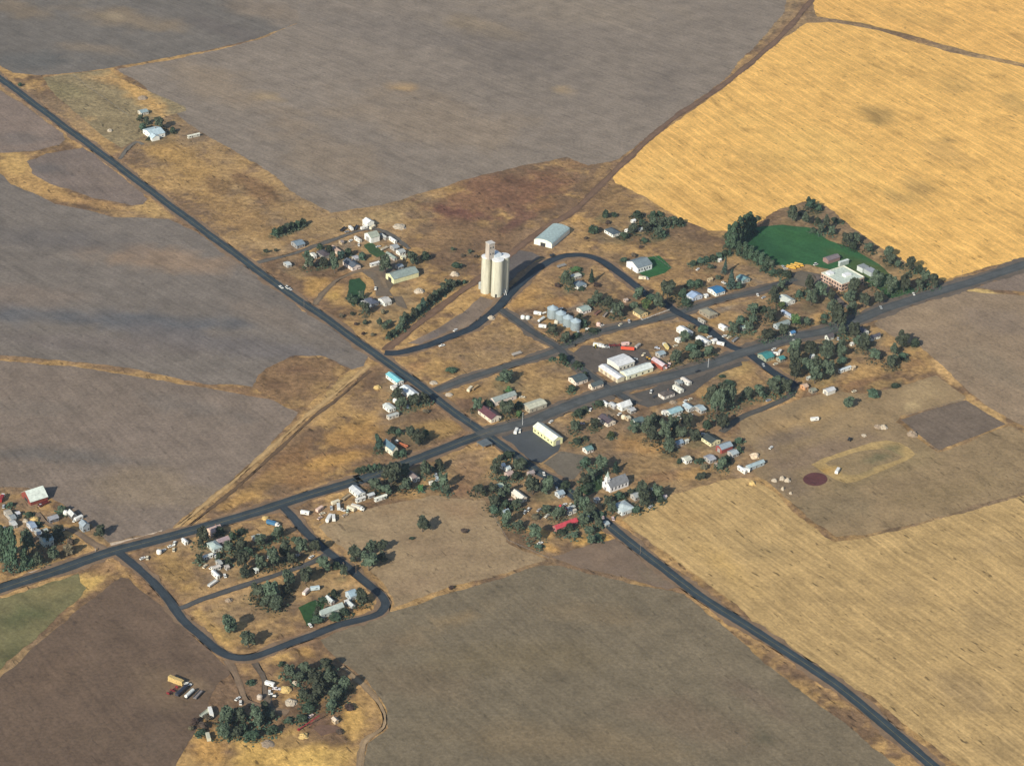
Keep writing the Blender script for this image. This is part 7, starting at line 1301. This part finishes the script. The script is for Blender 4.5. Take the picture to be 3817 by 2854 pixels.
# ------------------------------------------------------------------ the ground sheet
GS = 2.2
ys = np.arange(-560, 1120, GS); xs = np.arange(-620, 640, GS)
gx, gy = np.meshgrid(xs, ys); gx = gx.ravel(); gy = gy.ravel()
sx, sy = proj(gx, gy); fx, fy = sx * 2212 / 3817, sy * 2212 / 3817
n1 = fbm(gx, gy, 60, 5); n2 = fbm(gx, gy, 14, 25, 5); n3 = fbm(gx, gy, 160, 77)
c_br, c_go, c_ta = np.array(alb(120, 96, 73)), np.array(alb(180, 145, 94)), np.array(alb(148, 126, 98))
t = sstep(.42, .60, .42 * n1 + .38 * n2 + .2 * fbm(gx, gy, 5, 91, 3))[:, None]
col = c_br * (1 - t) + c_go * t
t = (sstep(.45, .7, n3) * .6)[:, None]; col = col * (1 - t) + c_ta * t
SPL = [
 # pasture beside the upper highway
 (400, 350, 110, 40, 35, (170, 136, 84), .75), (520, 470, 120, 40, 35, (166, 132, 84), .6), (560, 410, 70, 24, 30, (122, 92, 66), .7), (350, 330, 60, 20, 20, (188, 150, 92), .7), (640, 460, 70, 24, 25, (160, 130, 88), .7), (470, 400, 50, 22, 40, (120, 94, 68), .6), (600, 540, 60, 16, 20, (176, 148, 108), .6),
 (30, 350, 50, 30, 30, (196, 160, 100), .8), (90, 410, 80, 18, 20, (188, 150, 96), .8), (210, 440, 90, 12, 8, (180, 142, 92), .7), (330, 455, 60, 18, 10, (190, 156, 102), .8), (170, 310, 50, 10, 30, (188, 150, 96), .7),
 # brown pasture above the elevator
 (1050, 430, 150, 60, -12, (130, 96, 74), .9), (1000, 460, 110, 16, 10, (112, 74, 64), .7), (1180, 400, 90, 40, -30, (126, 92, 70), .8), (1030, 500, 100, 24, 10, (134, 106, 78), .8), (1130, 470, 60, 14, -30, (112, 80, 68), .7), (960, 520, 70, 30, 0, (142, 114, 82), .7), (1240, 355, 50, 14, 0, (150, 118, 84), .7), (1180, 440, 40, 14, -30, (150, 114, 76), .6),
 (800, 475, 90, 16, -10, (168, 142, 100), .8), (860, 500, 60, 20, 0, (160, 130, 92), .7), (720, 490, 70, 20, -10, (162, 134, 94), .7),
 (1250, 480, 30, 14, 30, (204, 160, 92), .9), (1220, 500, 20, 12, 30, (200, 156, 90), .7), (1130, 640, 50, 22, -35, (182, 142, 84), .7), (1200, 600, 90, 30, 0, (160, 128, 88), .5), (1300, 560, 50, 20, 0, (140, 116, 86), .6),
 (1320, 430, 70, 40, 20, (140, 112, 78), .7), (1500, 545, 80, 30, 10, (130, 106, 76), .8), (1480, 600, 90, 24, 0, (164, 132, 90), .6), (1560, 610, 50, 16, 0, (160, 126, 84), .5),
 # the empty lots in the village
 (1000, 740, 100, 30, -15, (146, 118, 84), .7), (1110, 700, 40, 20, 20, (164, 134, 88), .6), (960, 790, 60, 20, 0, (170, 136, 86), .7), (1120, 735, 60, 20, -10, (156, 126, 88), .6), (1000, 850, 70, 18, -15, (168, 134, 86), .7), (1170, 850, 90, 30, -15, (168, 138, 92), .8), (1120, 800, 70, 14, -18, (160, 128, 84), .6), (1000, 870, 40, 14, 0, (128, 100, 80), .6),
 (1400, 730, 90, 24, -10, (146, 120, 90), .8), (1640, 680, 50, 18, -10, (134, 108, 82), .7), (1790, 680, 60, 14, -20, (192, 154, 98), .8),
 (950, 920, 60, 26, -10, (176, 142, 86), .7), (760, 940, 80, 30, -20, (178, 138, 80), .7), (700, 1000, 110, 30, -25, (160, 122, 78), .7), (620, 1000, 80, 26, -35, (142, 108, 72), .7), (740, 990, 70, 18, -10, (190, 148, 84), .7), (830, 860, 60, 24, -10, (140, 116, 88), .6), (560, 1050, 80, 20, -30, (156, 124, 80), .7), (790, 870, 40, 20, 0, (130, 106, 84), .6), (520, 1080, 50, 12, -20, (190, 150, 90), .7),
 (720, 850, 14, 70, 46, (190, 160, 104), .8), (600, 960, 10, 110, 46, (186, 154, 98), .8), (460, 1080, 10, 90, 48, (182, 150, 96), .7), (690, 890, 10, 110, 47, (150, 122, 84), .6),
 (1390, 960, 80, 26, 5, (180, 140, 88), .8), (1400, 1000, 90, 22, -5, (152, 124, 86), .8), (1420, 1035, 70, 16, -10, (142, 110, 78), .8), (1500, 1020, 50, 14, -15, (176, 140, 88), .7), (1580, 800, 60, 14, -15, (178, 148, 98), .7), (1620, 790, 40, 14, -10, (184, 154, 98), .6),
 (1010, 1020, 40, 30, 10, (150, 120, 90), .8), (1000, 1060, 60, 18, -10, (142, 108, 82), .7), (1020, 985, 40, 12, -15, (156, 128, 96), .7),
 (1880, 800, 80, 24, -15, (184, 148, 96), .8), (1960, 780, 50, 18, 10, (146, 114, 80), .7), (1850, 830, 60, 12, -15, (146, 112, 80), .6), (1900, 830, 40, 10, -10, (190, 158, 104), .6),
 # lower left block
 (370, 1240, 60, 40, 20, (160, 130, 82), .8), (400, 1270, 40, 16, -20, (178, 144, 88), .7), (520, 1330, 90, 30, -15, (156, 130, 98), .8), (570, 1370, 80, 20, -15, (140, 116, 86), .6), (500, 1310, 60, 12, -20, (168, 140, 98), .6), (470, 1380, 24, 70, -40, (204, 166, 100), .7), (560, 1110, 60, 14, -10, (176, 136, 84), .7), (640, 1170, 40, 20, 30, (164, 132, 88), .6), (720, 1270, 60, 20, 10, (164, 136, 96), .6), (780, 1320, 40, 12, -15, (186, 142, 84), .8), (500, 1160, 60, 14, -15, (170, 134, 84), .6),
 (760, 1200, 14, 60, -40, (196, 158, 110), .7), (850, 1290, 14, 30, -10, (196, 160, 112), .7), (660, 1110, 40, 8, -15, (150, 122, 92), .7), (720, 1095, 60, 14, -15, (156, 128, 98), .7),
 # bottom farmyard and golden bank
 (620, 1630, 150, 50, 0, (216, 176, 102), .95), (450, 1620, 50, 50, 30, (190, 148, 88), .9), (760, 1560, 40, 40, 20, (206, 166, 98), .9), (600, 1420, 50, 16, -20, (196, 158, 96), .8), (660, 1405, 30, 20, 20, (190, 150, 90), .8), (560, 1500, 70, 56, 0, (128, 104, 82), .85), (640, 1600, 90, 16, -5, (124, 100, 78), .6), (540, 1570, 60, 20, 10, (132, 100, 76), .7), (690, 1555, 60, 24, -5, (120, 94, 76), .8), (690, 1640, 70, 20, -10, (218, 180, 104), .8), (640, 1500, 24, 10, 0, (196, 156, 100), .8), (740, 1640, 40, 24, 0, (160, 130, 80), .6), (470, 1500, 40, 20, 0, (128, 104, 82), .7), (600, 1470, 16, 40, 10, (190, 156, 104), .6),
 (190, 1260, 50, 24, -25, (212, 176, 104), .9), (240, 1225, 60, 14, -20, (164, 130, 92), .8), (230, 1290, 90, 14, -38, (150, 124, 88), .8), (60, 1420, 120, 14, -40, (152, 126, 92), .8), (300, 1260, 40, 16, 30, (150, 116, 80), .7), (280, 1250, 12, 60, -40, (190, 152, 98), .6),
 (40, 1090, 60, 16, 0, (156, 130, 98), .7), (90, 1110, 60, 20, 10, (140, 114, 86), .7), (200, 1150, 50, 20, 20, (146, 122, 96), .7), (120, 1190, 70, 20, -10, (120, 96, 74), .7), (20, 1200, 30, 40, 0, (136, 118, 98), .5),
 # highway sides, lower right
 (1310, 1160, 30, 14, 20, (212, 166, 92), .9), (1255, 1165, 30, 16, 0, (206, 164, 94), .8), (1170, 1150, 40, 12, 10, (210, 166, 92), .8), (1180, 1180, 30, 10, 20, (196, 152, 90), .7), (1180, 1100, 50, 24, -10, (150, 122, 86), .7), (1340, 1130, 12, 40, -45, (190, 148, 90), .7), (1490, 1290, 20, 14, 30, (190, 148, 88), .7),
 (1895, 690, 10, 26, -40, (212, 172, 108), .9), (1930, 650, 50, 8, -18, (196, 154, 102), .7), (2110, 632, 50, 8, 5, (206, 176, 116), .9), (2040, 800, 12, 50, -50, (204, 166, 112), .8), (2140, 890, 10, 60, -55, (200, 164, 110), .8),
 (1680, 75, 12, 70, 48, (112, 90, 70), .8), (1500, 225, 10, 120, 52, (116, 90, 68), .8), (1400, 300, 14, 60, 55, (134, 104, 74), .7), (1300, 370, 30, 16, -40, (168, 136, 92), .6), (1730, 20, 20, 20, 0, (110, 90, 70), .8), (450, 115, 220, 5, -12, (186, 150, 98), .9), (700, 20, 60, 6, -40, (176, 146, 100), .8), (1900, 60, 180, 4, 12, (130, 106, 70), .8), (740, 455, 60, 8, -5, (160, 132, 96), .7), (850, 430, 170, 3, -14, (150, 122, 86), .7),
 (60, 772, 110, 9, 2, (142, 116, 88), .85), (250, 795, 120, 9, 8, (138, 112, 86), .85), (430, 826, 110, 11, 14, (136, 108, 82), .8), (540, 855, 70, 14, 22, (146, 116, 86), .8),
 (1460, 690, 46, 9, -16, (146, 136, 122), .7), (1560, 668, 40, 8, -16, (138, 126, 112), .7), (1240, 668, 40, 8, -20, (140, 124, 108), .7), (1150, 690, 34, 8, 30, (142, 122, 102), .7), (1325, 890, 40, 9, -16, (148, 132, 112), .7), (1275, 905, 30, 8, 0, (140, 118, 104), .7), (1460, 880, 50, 8, -16, (140, 122, 104), .7), (1560, 960, 40, 10, 0, (136, 116, 98), .7), (1130, 1070, 50, 12, -10, (136, 112, 90), .7), (1180, 1120, 40, 9, -15, (150, 126, 98), .7), (1640, 610, 40, 10, 20, (150, 132, 112), .7), (1720, 700, 36, 8, -18, (140, 126, 112), .7), (870, 830, 30, 9, 30, (140, 126, 110), .7), (1080, 885, 30, 6, -16, (138, 126, 114), .7), (1180, 890, 50, 5, -18, (132, 124, 116), .7), (470, 1150, 40, 10, -10, (140, 118, 98), .7), (700, 1300, 40, 10, -16, (146, 124, 100), .7), (70, 1120, 60, 10, -10, (134, 116, 100), .7),
 (1350, 480, 60, 26, 0, (150, 124, 88), .6), (1440, 700, 60, 20, -10, (156, 128, 94), .5), (870, 640, 50, 30, -20, (152, 130, 98), .7), (830, 690, 60, 24, -20, (158, 134, 98), .6), (700, 620, 50, 24, 10, (190, 150, 88), .8), (740, 590, 40, 20, 0, (146, 110, 76), .6), (640, 590, 30, 14, 20, (164, 138, 98), .6), (720, 640, 30, 14, 20, (196, 160, 92), .7), (850, 625, 18, 8, 0, (196, 164, 108), .7),
 (900, 790, 30, 12, -20, (190, 146, 96), .5), (1210, 655, 40, 14, -10, (176, 134, 84), .6), (1280, 640, 40, 16, 0, (150, 124, 90), .6),
]
FS = 2212 / 3817
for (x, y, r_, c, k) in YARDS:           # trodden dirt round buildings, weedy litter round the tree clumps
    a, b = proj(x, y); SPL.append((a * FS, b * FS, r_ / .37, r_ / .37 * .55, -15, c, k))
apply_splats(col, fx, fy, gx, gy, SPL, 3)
# a verge of longer pale grass along the roads
for pts, w, dirt in ROADLINES:
    best = np.full(len(gx), 1e9)
    pa = np.array([(p.x, p.y) for p in pts[::3] + [pts[-1]]])
    mk = (gx > pa[:, 0].min() - 20) & (gx < pa[:, 0].max() + 20) & (gy > pa[:, 1].min() - 20) & (gy < pa[:, 1].max() + 20)
    X, Y = gx[mk], gy[mk]; b_ = np.full(len(X), 1e9)
    for a, b in zip(pa[:-1], pa[1:]):
        d = b - a; l2 = (d * d).sum() + 1e-9
        tt = np.clip(((X - a[0]) * d[0] + (Y - a[1]) * d[1]) / l2, 0, 1)
        b_ = np.minimum(b_, np.hypot(X - a[0] - tt * d[0], Y - a[1] - tt * d[1]))
    e = b_ - w / 2
    k = ((1 - sstep(1.5, 5.0, np.abs(e - 1.5) + 3 * (n2[mk] - .5))) * (.3 if dirt else .6))[:, None]
    tgt = np.where((n1[mk] > .5)[:, None], np.array(alb(186, 150, 104)), np.array(alb(150, 120, 90)))
    col[mk] = col[mk] * (1 - k) + tgt * k
nxg, nyg = len(xs), len(ys)
idx = np.arange(nxg * nyg).reshape(nyg, nxg)
quads = np.stack([idx[:-1, :-1], idx[:-1, 1:], idx[1:, 1:], idx[1:, :-1]], -1).reshape(-1, 4)
co = np.stack([gx, gy, np.zeros_like(gx)], 1)
x0, x1, y0, y1 = xs[0], xs[-1], ys[0], ys[-1]; Bg = 9000.0; nb = len(co)
far = np.array([(-Bg, -Bg, 0), (Bg, -Bg, 0), (Bg, Bg, 0), (-Bg, Bg, 0), (x0, y0, 0), (x1, y0, 0), (x1, y1, 0), (x0, y1, 0)], float)
co = np.concatenate([co, far]); col = np.concatenate([col, np.tile(np.array(alb(150, 126, 96)), (8, 1))])
fq = np.array([(0, 1, 5, 4), (1, 2, 6, 5), (2, 3, 7, 6), (3, 0, 4, 7)]) + nb
quads = np.concatenate([quads, fq])
me = bpy.data.meshes.new('ground')
me.vertices.add(len(co)); me.vertices.foreach_set('co', co.ravel().astype(np.float32))
me.loops.add(len(quads) * 4); me.loops.foreach_set('vertex_index', quads.ravel().astype(np.int32))
me.polygons.add(len(quads)); me.polygons.foreach_set('loop_start', (np.arange(len(quads)) * 4).astype(np.int32))
me.update(calc_edges=True); me.validate()
a = me.attributes.new('Col', 'FLOAT_COLOR', 'POINT')
a.data.foreach_set('color', np.concatenate([col, np.ones((len(col), 1))], 1).astype(np.float32).ravel())
me.materials.append(M_BASE)
structure(obj('ground', me), 'dry golden and brown grassland round the village', 'ground')
# ------------------------------------------------------------------ light and air
SUN_EL = math.radians(29.5); SUN_AZ = math.radians(31.0)      # the sun stands behind the viewer's left shoulder
sd = Vector((-math.sin(SUN_AZ) * math.cos(SUN_EL), -math.cos(SUN_AZ) * math.cos(SUN_EL), math.sin(SUN_EL)))
sun = bpy.data.lights.new('sun', 'SUN'); sun.energy = 4.6; sun.angle = math.radians(.53); sun.color = (1.0, .93, .80)
so = bpy.data.objects.new('sun', sun); COL.objects.link(so); so.rotation_euler = sd.to_track_quat('Z', 'Y').to_euler()
w = bpy.data.worlds.new('World'); scene.world = w; w.use_nodes = True
nt = w.node_tree; bg = nt.nodes['Background']
sky = nt.nodes.new('ShaderNodeTexSky'); sky.sky_type = 'NISHITA'; sky.sun_disc = False
sky.sun_elevation = SUN_EL; sky.sun_rotation = math.atan2(sd.x, sd.y) % (2 * math.pi); sky.altitude = 600
nt.links.new(sky.outputs[0], bg.inputs['Color']); bg.inputs['Strength'].default_value = .095
# thin summer haze: one closed box of even air round the viewer and the whole village
HAZE = 0.00003
hb = MB(); hb.box((0, 0, 468), (5200, 6400, 942)); 
hm = bpy.data.materials.new('haze_air'); hm.use_nodes = True; hn = hm.node_tree
hn.nodes.remove(hn.nodes['Principled BSDF'])
pv = hn.nodes.new('ShaderNodeVolumePrincipled'); pv.inputs['Density'].default_value = HAZE; pv.inputs['Color'].default_value = (.66, .83, 1.0, 1); pv.inputs['Anisotropy'].default_value = .2
hn.links.new(pv.outputs[0], hn.nodes['Material Output'].inputs['Volume'])
ho = hb.build('haze', hm); ho['kind'] = 'stuff'; ho['label'] = 'thin pale haze over the whole valley'; ho['category'] = 'haze'
scene.view_settings.view_transform = 'Standard'; scene.view_settings.look = 'None'
scene.view_settings.exposure = 0.3; scene.view_settings.gamma = 1.0
scene.cycles.use_denoising = True
scene.cycles.max_bounces = 4; scene.cycles.diffuse_bounces = 2; scene.cycles.glossy_bounces = 1; scene.cycles.volume_bounces = 0
scene.cycles.transmission_bounces = 2; scene.cycles.transparent_max_bounces = 4
